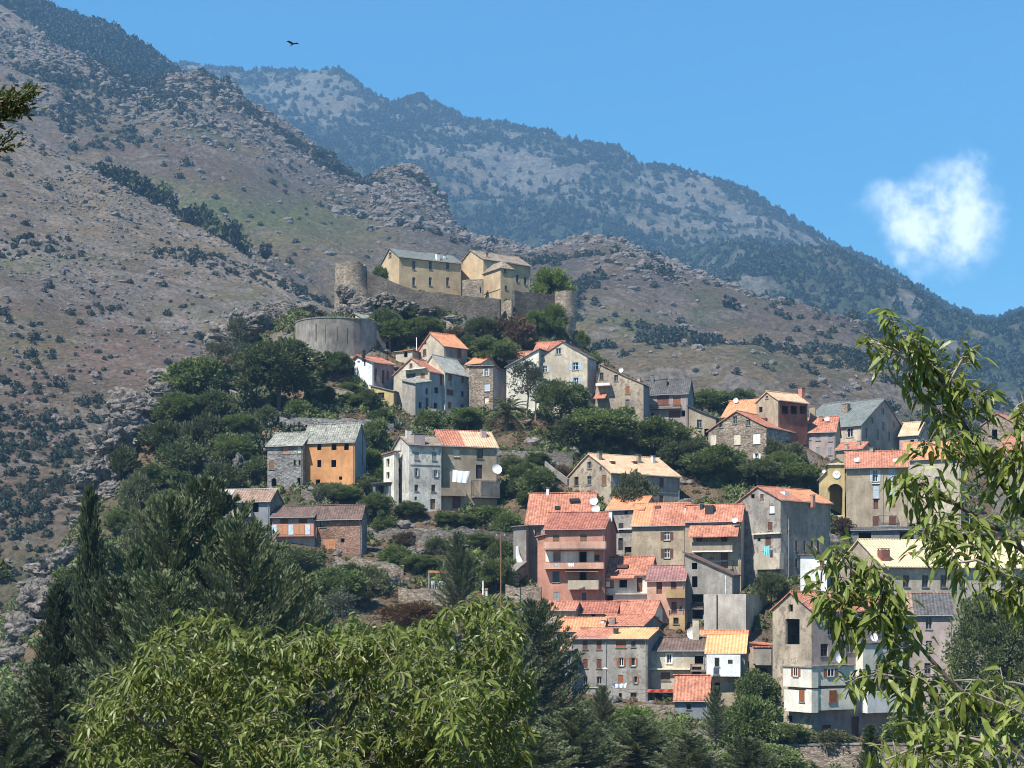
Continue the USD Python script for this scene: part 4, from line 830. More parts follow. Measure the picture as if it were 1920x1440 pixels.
h.finish(("gB", 557), "r_darkred", oe=0.5); h.chimney(842, 550, 580, 0.5, "w_white")
h = H("pink_buttress", "sloping pink masonry buttress on the left side of the pink house", Z6, 360, 720, 1210, 78, 305, None, d=249, wB=4, cat="buttress", mA="w_pink"); h.finish(("shed", 735, None), "r_red")
h = H("orange_roofed_house", "narrow grey house with bright orange roof right of the pink house", Z6, 1085, 526, 880, 68, 815, None, d=268, wB=8, mA="w_grey_peeling", mB="w_tan")
h.win("A", ("d", 942, 536, 968, 568), ("s", 900, 630, 936, 690, "t_dark"), ("D", 898, 740, 932, 830, "t_dark"), ("d", 945, 805, 995, 870)); h.ledge("A", 900, 1000, 672, 0.4, 0.15, "t_white"); h.finish(("gB", 442), "r_orange")
h = H("tan_house", "tan house with brown-shuttered windows under a salmon roof", Z6, 1392, 640, 960, 76, 1000, None, d=263, wB=9, mA="w_tan", mB="w_tan")
h.win("A", ("d", 1062, 598, 1108, 630), ("o", 1232, 692, 1278, 756, "t_brown"), ("o", 1234, 816, 1278, 888, "t_brown")); h.finish(("gB", 490), "r_red", split=[(0, 0.35, "r_orange"), (0.35, 1, "r_red")]); h.skylight(1190, 512, 0.9, "t_brown"); h.chimney(1400, 520, 560, 0.6, "w_white")
h = H("loggia_house", "tan house with two deep loggia balconies under stepped red roofs", Z6, 1800, 608, 1130, 74, 1390, 1835, d=257, mA="w_tan", mB="w_mauve")
h.win("A", ("D", 1470, 702, 1515, 765), ("D", 1652, 705, 1700, 770), ("D", 1466, 850, 1512, 905), ("w", 1570, 878, 1602, 900), ("D", 1650, 850, 1704, 962))
h.lean("A", 1425, 640, 1790, 730, 2.2, "r_red"); h.balcony("A", 1440, 1735, 770, 834, 1.4, "w_tan", solid=True, slab_m="t_white"); h.balcony("A", 1420, 1735, 905, 965, 1.3, "w_concrete", "t_iron"); h.ledge("A", 1550, 1700, 908, 0.3, 0.08, "t_white")
h.finish(("gB", 500), "r_red"); h.chimney(1570, 505, 540, 1.3, "t_dark"); h.chimney(1510, 505, 520, 0.5, "t_dark"); h.roof_dish(1755, 640, 0.5)
h = H("small_house", "small white-fronted house under a red roof with open dormer", Z6, 1128, 1005, 1200, 76, 760, None, d=247, wB=8, mA="w_offwhite", mB="w_tan")
h.win("A", ("w", 778, 1052, 866, 1104, "t_dark"), ("d", 905, 1047, 962, 1104), ("D", 1034, 1030, 1076, 1135, "t_brown"), ("d", 800, 1160, 862, 1204))
h.ledge("A", 752, 1125, 1146, 0.5, 0.18, "w_cream"); h.lean("A", 762, 1008, 1025, 1032, 1.4, "r_red"); h.finish(("gB", 885), "r_red"); h.skylight(935, 945, 1.6, "t_brown")
_s, _z = h.on("A", 822, 1078); h.part("curtain", "A", box(_s - 0.35, 0.02, _z - 0.45, _s + 0.35, 0.05, _z + 0.4), "cloth_white")
h = H("terraced_house", "narrow house with faded mauve roof and ochre balcony wall", Z6, 1385, 1050, 1420, 78, 1110, None, d=243, wB=8, mA="w_palepink", mB="w_grey")
h.win("A", ("D", 1178, 1050, 1220, 1150), ("s", 1285, 1058, 1326, 1116), ("D", 1288, 1208, 1328, 1296), ("s", 1350, 1240, 1370, 1262))
h.balcony("A", 1245, 1388, 1116, 1170, 1.0, "w_ochre", solid=True); h.balcony("A", 1270, 1395, 1270, 1322, 1.0, "w_concrete"); h.finish(("gB", 950), "r_mauve")
h = H("garage", "ochre garage with window below the mauve-roofed house", Z7, 1216, 295, 390, 78, 1098, None, d=241, wB=4, cat="garage", mA="w_ochre"); h.win("A", ("w", 1130, 312, 1170, 360, "t_brown")); h.finish(("flat",), "w_concrete")
h = H("lean_to_house", "grey plastered house with one long sloping roof edge and dark open floors", Z6, 1735, 1010, 1330, 72, 1388, 1790, d=243, mA="w_grey", mB="w_darkgrey")
h.win("A", ("d", 1438, 922, 1478, 968), ("d", 1440, 1020, 1480, 1100), ("d", 1436, 1152, 1522, 1245), ("d", 1442, 1262, 1520, 1335)); h.balcony("A", 1436, 1524, 1215, 1255, 0.5, "w_concrete")
h.pipe("A", 1690, 1015, 1150, 0.07, "t_white"); h.finish(("shed", 855, None), "r_brown")
# ---- lower right
h = H("arched_house", "tan house with two white-framed windows above round arches", Z7, 390, 258, 470, 78, 72, None, d=239, wB=6, mA="w_tan", mB="w_grey")
h.win("A", ("f", 92, 302, 114, 358), ("f", 280, 298, 316, 350), ("d", 176, 430, 205, 485)); h.finish(("gB", 200), "r_red")
h = H("row_house", "low house with dark red ridge roof in the lower lanes", Z7, 700, 276, 420, 80, 356, None, d=241, wB=7, mA="w_grey", mB="w_cream"); h.win("A", ("w", 370, 285, 420, 316, "t_brown"), ("d", 515, 288, 545, 318)); h.finish(("gB", 200), "r_darkred")
h = H("row_house", "long low house with clean salmon roof beside the dark red roof", Z7, 985, 284, 470, 66, 668, 1062, d=240, mA="w_grey", mB="w_offwhite"); h.win("A", ("d", 720, 292, 750, 318)); h.win("B", ("d", 1008, 305, 1028, 340)); h.finish(("gB", 195), "r_red", split=[(0, 1, "r_red")])
h = H("row_house", "house with salmon roof and one brown-shuttered window at the end of the row", Z7, 600, 412, 560, 80, 242, None, d=232, wB=7, mA="w_cream", mB="w_grey"); h.win("A", ("s", 318, 446, 356, 512), ("d", 256, 455, 270, 490)); h.lean("A", 225, 532, 372, 560, 1.6, "r_orange"); h.finish(("gB", 322), "r_red", split=[(0, 1, "r_orange")])
h = H("row_house", "house with dark tiled roof and pale chimneys wedged in the lower row", Z7, 905, 372, 470, 70, 562, 1052, d=233, mA="w_cream", mB="w_darkgrey"); h.finish(("gB", 300), "r_darkred", split=[(0, 1, "r_red")]); h.chimney(675, 320, 360, 0.8, "w_concrete"); h.chimney(602, 340, 375, 0.5, "w_white")
h = H("tall_grey_house", "tall grey house with three rows of brown shutters and red and ochre roof", Z7, 935, 472, 935, 72, 372, 1080, d=219, mA="w_grey_peeling", mB="w_darkgrey")
h.win("A", *[("s", 451, y0, 488, y1) for y0, y1 in ((486, 550), (622, 690))], *[("s", 555, y0, 592, y1) for y0, y1 in ((484, 550), (622, 692))], ("s", 700, 486, 776, 535, "t_rust"), ("s", 814, 488, 846, 532), ("o", 722, 612, 756, 676, "t_rust"), ("o", 812, 612, 844, 676, "t_rust"),
      ("w", 451, 752, 486, 812, "t_grey"), ("w", 556, 754, 592, 812, "t_grey"), ("s", 716, 742, 756, 800, "t_rust"), ("o", 836, 752, 858, 804, "t_rust"), ("s", 452, 876, 474, 918), ("w", 722, 878, 744, 936, "t_brown"), ("w", 808, 874, 854, 912, "t_brown"))
h.ledge("A", 380, 620, 832, 0.12, 0.1, "w_cream"); h.pipe("A", 625, 500, 830); h.pipe("A", 372, 500, 920, 0.05)
h.finish(("gB", 400), "r_red", split=[(0, 0.48, "r_red"), (0.48, 1, "r_ochre")]); h.chimney(700, 408, 430, 0.6, "t_dark")
h = H("tall_grey_house", "narrow shaded grey wing at the left end of the tall grey house", Z7, 370, 560, 930, 76, 300, None, d=220, wB=5, mA="w_bluegrey"); h.finish(("shed", 560, None), "w_concrete")
h = H("brown_roofed_house", "tan house with dark brown roof, one white-framed window and long ledge", Z7, 1375, 560, 960, 79, 928, None, d=220, wB=9, mA="w_cream", mB="w_tan")
h.win("A", ("f", 1080, 585, 1116, 655), ("s", 1036, 722, 1106, 784, "t_wood"), ("d", 1290, 600, 1372, 660), ("d", 1270, 680, 1340, 735), ("D", 990, 878, 1050, 955), ("d", 1095, 878, 1120, 910)); h.ledge("A", 928, 1258, 690, 0.7, 0.2, "t_cream"); h.balcony("A", 1258, 1378, 660, 705, 0.7, "w_concrete", "t_brown")
h.lean("A", 935, 848, 1140, 868, 1.8, "r_tan"); h.finish(("gB", 470), "r_brown"); h.roof_dish(1282, 470, 0.9); h.chimney(1300, 330, 470, 0.9, "w_cream")
h = H("plain_block", "tall plain grey concrete block with weathered streaks and blank front", Z7, 1675, 135, 470, 70, 1360, 1838, d=236, mA="w_palegrey", mB="w_tan")
h.win("B", ("o", 1768, 268, 1790, 322, "t_grey"), ("o", 1775, 402, 1795, 450, "t_grey")); h.win("A", ("d", 1366, 260, 1384, 350)); h.pipe("A", 1458, 140, 420, 0.08, "t_dark"); h.finish(("flat",), "w_concrete"); h.planes = [("y", 0, 1, h.ze - 0.1, h.ze - 0.1)]
h.chimney(1440, 112, 135, 0.6, "w_pink"); h.chimney(1590, 92, 130, 0.7, "w_pink")
h = H("white_bay_house", "tan house with ochre roof and projecting white bay window", Z7, 1665, 575, 1000, 78, 1378, 1692, d=217, mA="w_tan", mB="w_tan")
h.bay("A", 1378, 592, 1632, 752, 1.3, "w_white"); h.win("A", ("w", 1440, 612, 1474, 678, "t_dark"), ("d", 1540, 628, 1575, 658), n=1.3); h.win("A", ("s", 1430, 690, 1472, 738, "t_shadowblue"), n=1.3)
h.win("A", ("d", 1440, 800, 1480, 900)); h.finish(("gB", 450), "r_ochre"); 
h = H("red_roofed_house", "thin red roof strip directly behind the ochre roof", Z7, 1678, 452, 900, 80, 1330, None, d=227, wB=5, mA="w_tan"); h.finish(("gB", 420), "r_red", split=[(0, 1, "r_orange")])
h = H("roofed_shed", "little shed with square terracotta roof above the bushes", Z7, 1392, 925, 1075, 80, 1142, None, d=211, wB=6, cat="shed", mA="w_bluegrey", mB="w_tan"); h.win("A", ("w", 1230, 962, 1262, 1000, "t_dark")); h.finish(("gB", 755), "r_red", split=[(0, 1, "r_red")])
h = H("balcony_house", "grey house with enclosed balcony between the white bay and the corner block", Z7, 1868, 520, 950, 76, 1700, None, d=226, wB=6, mA="w_tan", mB="w_tan")
h.bay("A", 1730, 535, 1865, 668, 1.3, "w_grey", "r_red"); h.win("A", ("d", 1722, 690, 1835, 790), ("d", 1745, 855, 1775, 900)); h.ledge("A", 1715, 1868, 805, 0.7, 0.2, "w_cream"); h.finish(("shed", 505, None), "r_red")
# ---- corner block, long cream building
h = H("corner_block", "large tan corner block with stacked white bays and red roof by the road", Z8, 365, 552, 1290, 30, 146, 880, d=208, mA="w_tan_peeling", mB="w_mauve")
h.win("A", ("d", 218, 602, 298, 744), ("d", 236, 520, 260, 560), ("d", 228, 1145, 256, 1180), ("D", 170, 1175, 188, 1180)); h.win("B", ("w", 416, 742, 458, 812, "t_brown"), ("w", 455, 620, 490, 690, "t_grey"), ("D", 425, 1198, 475, 1300, "t_brown"), ("D", 590, 1150, 634, 1290, "t_brown"), ("w", 560, 700, 610, 790, "t_grey"), ("w", 735, 640, 785, 690, "t_grey"), ("d", 800, 830, 850, 900))
for _f, _x0, _x1 in (("A", 205, 365), ("B", 365, 605)):
    h.bay(_f, _x0, 870, _x1, 980, 1.1, "w_offwhite", "w_concrete"); h.bay(_f, _x0 + (5 if _f == "A" else 0), 998, _x1, 1118, 1.1, "w_offwhite")
h.win("A", ("o", 264, 874, 290, 925, "t_rust"), n=1.1); h.win("A", ("s", 298, 1002, 326, 1068, "t_rust"), n=1.1); h.win("B", ("o", 452, 880, 492, 926, "t_rust"), n=1.1); h.win("B", ("s", 462, 1002, 504, 1072, "t_rust"), n=1.1)
h.bay("B", 655, 742, 880, 940, 1.4, "w_offwhite", "w_concrete"); h.bay("B", 680, 1010, 880, 1132, 1.4, "w_white")
h.dish("B", 520, 826, 0.75, 1.4); h.dish("B", 710, 704, 0.65, 1.6)
h.finish(("gA", 455), "r_red"); h.skylight(520, 490, 1.3, "t_brown"); h.chimney(480, 455, 495, 0.8, "w_pink")
h = H("corner_block", "old tan end block with broken dark slate roof beside the cream building", Z8, 1158, 578, 1290, 80, 878, None, d=216, wB=10, mA="w_mauve", mB="w_tan")
h.win("A", ("w", 1008, 592, 1042, 660, "t_grey"), ("w", 1008, 725, 1042, 786, "t_grey"), ("w", 1000, 850, 1035, 910, "t_shadowblue"), ("d", 1030, 1050, 1150, 1150)); h.finish(("gB", 462), "r_darkslate", split=[(0, 0.25, "r_tan"), (0.25, 1, "r_darkslate")])
h = H("long_building", "long cream building with yellow tiled roof and rows of dark windows", Z8, 762, 302, 780, 16, 508, None, d=229, wB=27, cat="building", mA="w_tan", mB="w_cream")
h.win("B", *[("w", x - 17, 356, x + 19, 422, "t_shadowblue") for x in (896, 1003, 1107, 1214, 1342, 1448)], *[("w", x - 17, 490, x + 17, 556, "t_shadowblue") for x in (896, 1003, 1105, 1218, 1345, 1450)], *[("w", x - 17, 612, x + 17, 682, "t_shadowblue") for x in (1003, 1105, 1218, 1345, 1450)])
h.ledge("B", 775, 1500, 712, 0.1, 0.12, "w_concrete"); h.finish(("gA", 160), "r_yellow", oe=0.5); h.chimney(770, 212, 262, 1.3, "w_brickred"); h.skylight(930, 235, 1.0, "t_brown")
h = H("white_outhouse", "whitewashed outhouse with flat roof left of the yellow roof", Z8, 452, 245, 400, 74, 302, None, d=248, wB=6, mA="w_white", mB="w_grey"); h.win("A", ("s", 412, 262, 440, 318, "t_brown"), ("D", 330, 430, 345, 435)); h.finish(("shed", 245, None), "r_brown")
# ---- left cluster
h = H("orange_house", "bright orange house with stone slab roof and dark square windows", Z5, 975, 215, 505, 74, 664, 1045, d=290, mA="w_orange", mB="w_bluegrey")
h.win("A", ("d", 750, 232, 777, 268), ("d", 836, 232, 867, 268), ("d", 912, 230, 941, 268), ("d", 751, 328, 775, 370), ("d", 835, 328, 864, 370), ("d", 882, 427, 900, 447), ("d", 742, 445, 768, 508)); h.pipe("B", 1022, 150, 360, 0.05, "t_dark"); h.finish(("gB", 112), "r_lauze", oe=0.25)
h = H("stone_house", "grey rubble house with stone roof joined to the left of the orange house", Z5, 663, 238, 512, 76, 452, None, d=291, wB=9, mA="w_stonegrey", mB="w_stone")
h.win("A", ("s", 545, 243, 580, 290, "t_orange"), ("s", 634, 240, 660, 286, "t_cream"), ("s", 458, 330, 494, 384, "t_wood"), ("d", 610, 328, 622, 360), ("d", 640, 328, 654, 360), ("d", 632, 434, 658, 494)); h.arch("A", 476, 436, 506, 505); h.ledge("A", 455, 662, 292, 0.06, 0.15); h.finish(("gB", 166), "r_lauze")
h = H("old_white_house", "tall dilapidated house with peeling white end and half red roof", Z5, 1302, 235, 640, 20, 1205, 1500, d=281, mA="w_dirtywhite", mB="w_dirtywhite")
h.win("A", ("o", 1222, 292, 1238, 352, "t_dark"), ("d", 1224, 380, 1252, 425), ("d", 1226, 468, 1248, 498), ("d", 1226, 560, 1252, 630))
h.win("B", ("s", 1335, 280, 1362, 326, "t_grey"), ("s", 1440, 280, 1468, 330, "t_grey"), ("o", 1340, 376, 1356, 424, "t_grey"), ("o", 1452, 386, 1474, 430, "t_grey"), ("w", 1335, 476, 1357, 514, "t_brown"), ("w", 1436, 476, 1460, 518, "t_brown"), ("d", 1336, 548, 1350, 568), ("D", 1430, 562, 1460, 625, "t_wood")); h.ledge("B", 1310, 1490, 354, 0.08, 0.15)
h.finish(("gA", 186), "r_stonebrown"); h.chimney(1300, 150, 195, 1.0, "w_dirtywhite"); h.chimney(1355, 178, 225, 2.0, "w_mauve")
h = H("tan_house", "tan house with two-tone red roof and washing joined to the peeling one", Z5, 1502, 240, 640, 18, None, 1832, d=284, wA=9, mA="w_tan", mB="w_tan")
h.win("B", ("s", 1570, 265, 1606, 310, "t_cream"), ("w", 1708, 262, 1746, 320, "t_brown"), ("D", 1704, 356, 1742, 440, "t_dark"), ("D", 1562, 545, 1612, 620, "t_brown"), ("d", 1580, 395, 1620, 460)); h.balcony("B", 1500, 1645, 494, 535, 1.4, "w_tan", solid=True); h.bay("B", 1735, 455, 1848, 545, 1.6, "w_grey"); h.balcony("B", 1690, 1848, 448, 545, 1.7, "w_concrete", "t_iron"); h.dish("B", 1828, 385, 0.9, 0.8)
h.finish(("gA", 153), "r_red", split=[(0, 0.42, "r_red"), (0.42, 1, "r_pale")]); h.chimney(1748, 150, 185, 0.9, "w_mauve")
h = H("white_annex", "narrow whitewashed lean-to stack on the left of the dilapidated house", Z5, 1212, 280, 640, 30, 1150, 1240, d=284, cat="annex", mA="w_offwhite", mB="w_dirtywhite"); h.win("A", ("d", 1165, 320, 1185, 370), ("d", 1165, 400, 1185, 440)); h.finish(("shed", 295, None), "r_red")
h = H("shed_on_posts", "dark wooden shed on posts left of the dilapidated house", Z5, 1195, 465, 545, 72, 1085, None, d=285, wB=4, cat="shed", found=0.1, mA="w_darkgrey"); h.win("A", ("d", 1100, 480, 1180, 535)); h.finish(("shed", 470, None), "r_darkslate")
h = H("concrete_house", "grey concrete house with rust red shutters and half grey half tan roof", Z5, 466, 575, 845, 80, 80, None, d=270, wB=7, mA="w_bluegrey", mB="w_rubble")
h.win("A", ("d", 362, 585, 400, 640), ("D", 236, 665, 266, 812, "t_rust"), ("s", 365, 672, 396, 760, "t_rust"), ("s", 268, 680, 358, 755, "t_grey"), ("d", 240, 590, 270, 625), ("D", 362, 770, 388, 842, "t_rust")); h.balcony("A", 234, 352, 628, 662, 1.2, "w_tan", solid=True); h.balcony("A", 240, 440, 720, 762, 1.0, "w_concrete", "t_rust")
h.finish(("gB", 508), "r_tan", split=[(0, 0.37, "r_paleslate"), (0.37, 1, "r_tan")])
h = H("brown_terrace_house", "low brown house with terracotta panelled balcony and dark roof", Z5, 735, 665, 800, 79, 482, None, d=268, wB=8, mA="w_mauve", mB="w_mauve"); h.win("A", ("s", 530, 682, 578, 716, "t_brown"), ("s", 640, 682, 690, 712, "t_brown"))
_b = h.balcony("A", 485, 730, 712, 780, 1.2, "w_pink", solid=True)
for _k in range(7): h.part("balcony_panel", "A", box(0.35 + _k * (h.wA - 0.6) / 7, 1.205, h.on("A", 600, 776, 1.2)[1], 0.25 + (_k + 1) * (h.wA - 0.6) / 7, 1.25, h.on("A", 600, 716, 1.2)[1]), "t_orange" if _k % 3 else "t_paleblue", _b)
h.finish(("gB", 612), "r_brown", oe=0.6)
h = H("brick_house", "brick house with blocked arch and pale shutter under a dark roof", Z5, 1018, 662, 905, 74, 738, 1050, d=266, mA="w_brick", mB="w_rubble"); h.win("A", ("w", 766, 690, 802, 732, "t_dark"), ("s", 786, 798, 858, 864, "t_orange"), ("d", 892, 798, 915, 822))
h.finish(("gB", 602), "r_brown", oe=0.5)
# ------------------------------------------------------------------ citadel walls, towers, retaining walls
def zp(fr, x, y): return fr[0] + x / fr[2], fr[1] + y / fr[2]
def wall_strip(name, label, pts, height, m, thick=0.8, cat="wall", coping=None, step=1.6, rough=0.12, seed=0):
    """A wall along top points (u, v, d[, height]); it keeps its real thickness and an uneven top."""
    q = [P(p[0], p[1], p[2]) for p in pts]; hs = [p[3] if len(p) > 3 else height for p in pts]
    pos, hh = [], []
    for a, b, ha, hb in zip(q[:-1], q[1:], hs[:-1], hs[1:]):
        n = max(1, int(np.linalg.norm((b - a)[:2]) / step))
        for k in range(n): pos.append(a + (b - a) * k / n); hh.append(ha + (hb - ha) * k / n)
    pos.append(q[-1]); hh.append(hs[-1]); pos, hh = np.array(pos), np.array(hh)
    r = np.random.default_rng(seed + 3)
    pos[:, 2] += rough * r.standard_normal(len(pos))
    t = np.gradient(pos[:, :2], axis=0); t /= np.linalg.norm(t, axis=1, keepdims=True); nrm = np.stack([-t[:, 1], t[:, 0]], 1)
    for k in range(0, len(pos), 3):
        if hh[k] < 6: CONTROL.append((pos[k][0], pos[k][1] - 1.2, pos[k][2] - hh[k] * 0.9)); CONTROL.append((pos[k][0], pos[k][1] + 2.0, pos[k][2] - 0.5))
    base = pos.mean(0) - [0, 0, hh.mean()]
    o = thing(name, label, cat, base)
    def prism(w0, w1, z1, z0):
        A = np.concatenate([pos[:, :2] + nrm * w0, z1[:, None]], 1); B = np.concatenate([pos[:, :2] + nrm * w1, z1[:, None]], 1)
        C = np.concatenate([pos[:, :2] + nrm * w1, z0[:, None]], 1); D = np.concatenate([pos[:, :2] + nrm * w0, z0[:, None]], 1)
        v = np.stack([A, B, C, D], 1).reshape(-1, 3) - base
        n = len(pos); f = []
        for k in range(n - 1):
            for j in range(4): f.append([4 * k + j, 4 * k + (j + 1) % 4, 4 * k + 4 + (j + 1) % 4, 4 * k + 4 + j])
        f += [[0, 3, 2, 1], [4 * n - 4, 4 * n - 3, 4 * n - 2, 4 * n - 1]]
        return v, np.array(f)
    obj("masonry", prism(-thick / 2, thick / 2, pos[:, 2], pos[:, 2] - hh), m, o)
    if coping: obj("coping", prism(-thick / 2 - 0.08, thick / 2 + 0.08, pos[:, 2] + 0.22, pos[:, 2] + 0.004), coping, o)
    return o
def turret(name, label, u, v_top, d, profile, m, cat="tower", ring=None, seed=1, lean=0.0, broken=0.0):
    """profile: (metres below the top, radius)."""
    c = P(u, v_top, d); n = 40
    pr = np.array(profile, float)
    zz = np.concatenate([np.linspace(a, b, 7)[:-1] for a, b in zip(pr[:-1, 0], pr[1:, 0])] + [[pr[-1, 0]]])
    rr = np.interp(zz, pr[:, 0], pr[:, 1])
    th = np.linspace(0, 2 * np.pi, n, endpoint=False)
    R = np.random.default_rng(seed)
    top = broken * gaussian_filter(R.standard_normal(n), 1.2, mode="wrap") * 2
    V = np.stack([rr[:, None] * np.cos(th) + lean * np.clip(np.cos(th), 0, 1) * (zz[:, None] / zz[-1]) ** 1.5, rr[:, None] * np.sin(th), -zz[:, None] + top * (1 - zz[:, None] / zz[-1]) ** 3], -1)
    V += 0.05 * R.standard_normal(V.shape)
    inner = V[:3] * [0.8, 0.8, 1.0]; inner[1:, :, 2] -= 0.5
    vv = np.concatenate([inner[::-1], V]).reshape(-1, 3); rows = len(zz) + 3
    f = []
    for i in range(rows - 1):
        for j in range(n): f.append([i * n + j, i * n + (j + 1) % n, (i + 1) * n + (j + 1) % n, (i + 1) * n + j])
    o = thing(name, label, cat, c - [0, 0, pr[-1, 0]])
    up = np.array([0, 0, pr[-1, 0]])
    obj("drum", (vv + up, np.array(f)), m, o, smooth=40)
    obj("floor", (np.array([[0, 0, -1.4]] + [[rr[0] * 0.9 * math.cos(a), rr[0] * 0.9 * math.sin(a), -1.4] for a in th]) + up, np.array([[0, 1 + j, 1 + (j + 1) % n] for j in range(n)])), m, o)
    for z, r in ring or []:
        obj("string_course", trimesh.creation.annulus(r - 0.05, r + 0.14, 0.3, sections=36).apply_translation(up - [0, 0, z]), m, o)
    return o
turret("watch_tower", "round ruined stone watch tower on the crag at the left end of the citadel", *zp(Z1, 377, 250), 392, [(0, 3.75), (3, 3.75), (8.5, 3.95), (14, 4.3)], "w_fort", lean=3.0, broken=0.3)
turret("corner_turret", "small round stone turret with tapering foot at the right end of the citadel wall", *zp(Z1, 1665, 412), 387, [(0, 2.5), (6.0, 2.55), (6.4, 2.6), (12.5, 1.2), (17, 0.9)], "w_fort", ring=[(6.0, 2.55)], lean=0.6, broken=0.12)
W = lambda fr, *p: [(*zp(fr, x, y), d, h) for x, y, d, h in p]
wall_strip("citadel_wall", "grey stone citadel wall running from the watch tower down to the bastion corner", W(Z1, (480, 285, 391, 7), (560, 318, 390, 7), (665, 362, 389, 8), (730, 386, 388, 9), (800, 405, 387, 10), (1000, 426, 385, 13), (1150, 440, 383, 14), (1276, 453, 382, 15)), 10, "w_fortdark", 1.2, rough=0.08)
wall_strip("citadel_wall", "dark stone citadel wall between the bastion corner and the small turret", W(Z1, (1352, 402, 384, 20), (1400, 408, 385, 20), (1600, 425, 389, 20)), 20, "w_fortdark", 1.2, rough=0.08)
b = H("bastion", "sunlit stone bastion corner below the square ochre wing", Z1, 1340, 452, 620, 40, 1268, 1352, d=382, cat="bastion", mA="w_fort", mB="w_fort"); b.finish(("flat",), "w_fort")
wall_strip("ruined_wall", "broken stone wall stub on the slope below the citadel", W(Z1, (958, 598, 376, 7), (1000, 600, 374, 7), (1060, 598, 375, 7), (1150, 592, 378, 7)), 7, "w_fort", 0.8, rough=0.3)
# round concrete wall
c = P(*zp(Z1, 287, 607), 360); R0 = 9.0
n = 44; th = np.linspace(math.radians(150), math.radians(400), n)
o = thing("round_wall", "big round grey concrete retaining wall with a pale band at its foot", "wall", c - [0, 0, 8.6])
def ring(r0, r1, z0, z1):
    v = np.concatenate([np.stack([r * np.cos(th), r * np.sin(th), np.full(n, z)], 1) for r, z in ((r0, z1), (r1, z1), (r1, z0), (r0, z0))]).reshape(4, n, 3).transpose(1, 0, 2).reshape(-1, 3)
    f = [[4 * k + j, 4 * k + (j + 1) % 4, 4 * k + 4 + (j + 1) % 4, 4 * k + 4 + j] for k in range(n - 1) for j in range(4)] + [[0, 1, 2, 3], [4 * n - 4, 4 * n - 3, 4 * n - 2, 4 * n - 1]]
    return v, np.array(f)
obj("drum", ring(R0 - 0.6, R0, 0, 8.6), "w_concrete", o, smooth=30)
obj("coping", ring(R0 - 0.7, R0 + 0.12, 8.604, 8.85), "w_concrete", o)
obj("foot_band", ring(R0 - 0.4, R0 + 0.16, -0.5, 0.35), "w_offwhite", o)
for k, a in enumerate((248, 262, 278, 292)):
    a = math.radians(a); ca, sa = math.cos(a), math.sin(a)
    obj("drain_slot", tube([(ca * (R0 + 0.005), sa * (R0 + 0.005), 7.4 - 0.3 * k), (ca * (R0 + 0.005), sa * (R0 + 0.005), 5.2), (ca * (R0 + 0.005), sa * (R0 + 0.005), 3.6 - 0.4 * (k % 2))], 0.05 if k else 0.12, 5), "t_dark", o)
CONTROL.append(tuple(c - [0, R0 + 1, 8.8])); CONTROL.append(tuple(c + [0, 0, -0.8])); CONTROL.append(tuple(c + [-7, -3, -0.8])); CONTROL.append(tuple(c + [7, -3, -0.8]))
for a in (200, 230, 260, 290, 320): CONTROL.append((c[0] + (R0 + 1.5) * math.cos(math.radians(a)), c[1] + (R0 + 1.5) * math.sin(math.radians(a)), c[2] - 8.9))
# terrace walls
wall_strip("terrace_wall", "tan terrace wall between the big dark oak and the white house", W(Z10, (890, 700, 340, 3), (1000, 698, 338, 3), (1170, 716, 337, 3.4), (1290, 745, 336, 3)), 3, "w_tan_peeling", coping="w_concrete")
wall_strip("terrace_wall", "grey terrace wall above the stone roofs of the orange house", W(Z10, (700, 945, 312, 1.3), (1000, 950, 311, 1.3), (1300, 962, 309, 1.5), (1480, 985, 309, 2), (1600, 990, 310, 2)), 1.6, "w_stonegrey")
wall_strip("terrace_wall", "small dark retaining wall under the oak at the cactus slope", W(Z10, (310, 742, 334, 2.5), (420, 742, 332, 2.6)), 2.5, "w_rubble", coping="w_concrete")
Z11 = (500, 960, 3.0)
wall_strip("terrace_wall", "long dark stone terrace wall above the rubble slope", W(Z11, (570, 98, 276, 3.5), (700, 92, 274, 3.8), (900, 96, 272, 3.8), (1100, 100, 272, 3.8), (1400, 112, 274, 3.6)), 3.6, "w_rubble", rough=0.2)
wall_strip("terrace_wall", "stone terrace wall below the brick house", W(Z11, (390, 262, 260, 3), (560, 262, 258, 3.4), (720, 290, 257, 3.2), (770, 310, 257, 3)), 3.2, "w_stone", rough=0.2)
wall_strip("terrace_wall", "pale stone wall of layered slabs under the little terrace", W(Z11, (745, 430, 246, 3.6), (900, 428, 245, 4), (1100, 440, 245, 4), (1240, 470, 246, 3.5)), 3.6, "w_stone", rough=0.1)
wall_strip("terrace_wall", "grey wall panel on the slope left of the pink house", W(Z11, (1180, 265, 262, 3), (1310, 262, 261, 3.2)), 3, "w_concrete")
wall_strip("terrace_wall", "stone wall at the left foot of the pink house", W(Z11, (1345, 415, 248, 5), (1545, 420, 247, 5)), 5, "w_stone", rough=0.12)
wall_strip("stair_wall", "sloping stair wall climbing to the grey house left of the pink one", W(Z11, (1322, 380, 252, 2), (1440, 285, 257, 2)), 2, "w_stone", 1.6, coping="w_concrete", rough=0.03)
wall_strip("stair_wall", "white stair parapet beside the grey wing", W(Z11, (1408, 192, 258, 2), (1418, 240, 257.5, 2), (1438, 280, 257, 1)), 2, "w_white", 0.4, rough=0.0)
wall_strip("terrace_wall", "pale diagonal ledge wall on the slope left of the peach-roofed house", W(Z6, (365, 180, 292, 1.2), (530, 305, 288, 1.2)), 1.2, "w_concrete", 0.5, rough=0.03)
wall_strip("terrace_wall", "dark terrace wall under the palms", W(Z3, (130, 1062, 308, 3), (500, 1075, 305, 3), (760, 1085, 305, 3)), 3, "w_rubble", rough=0.15)
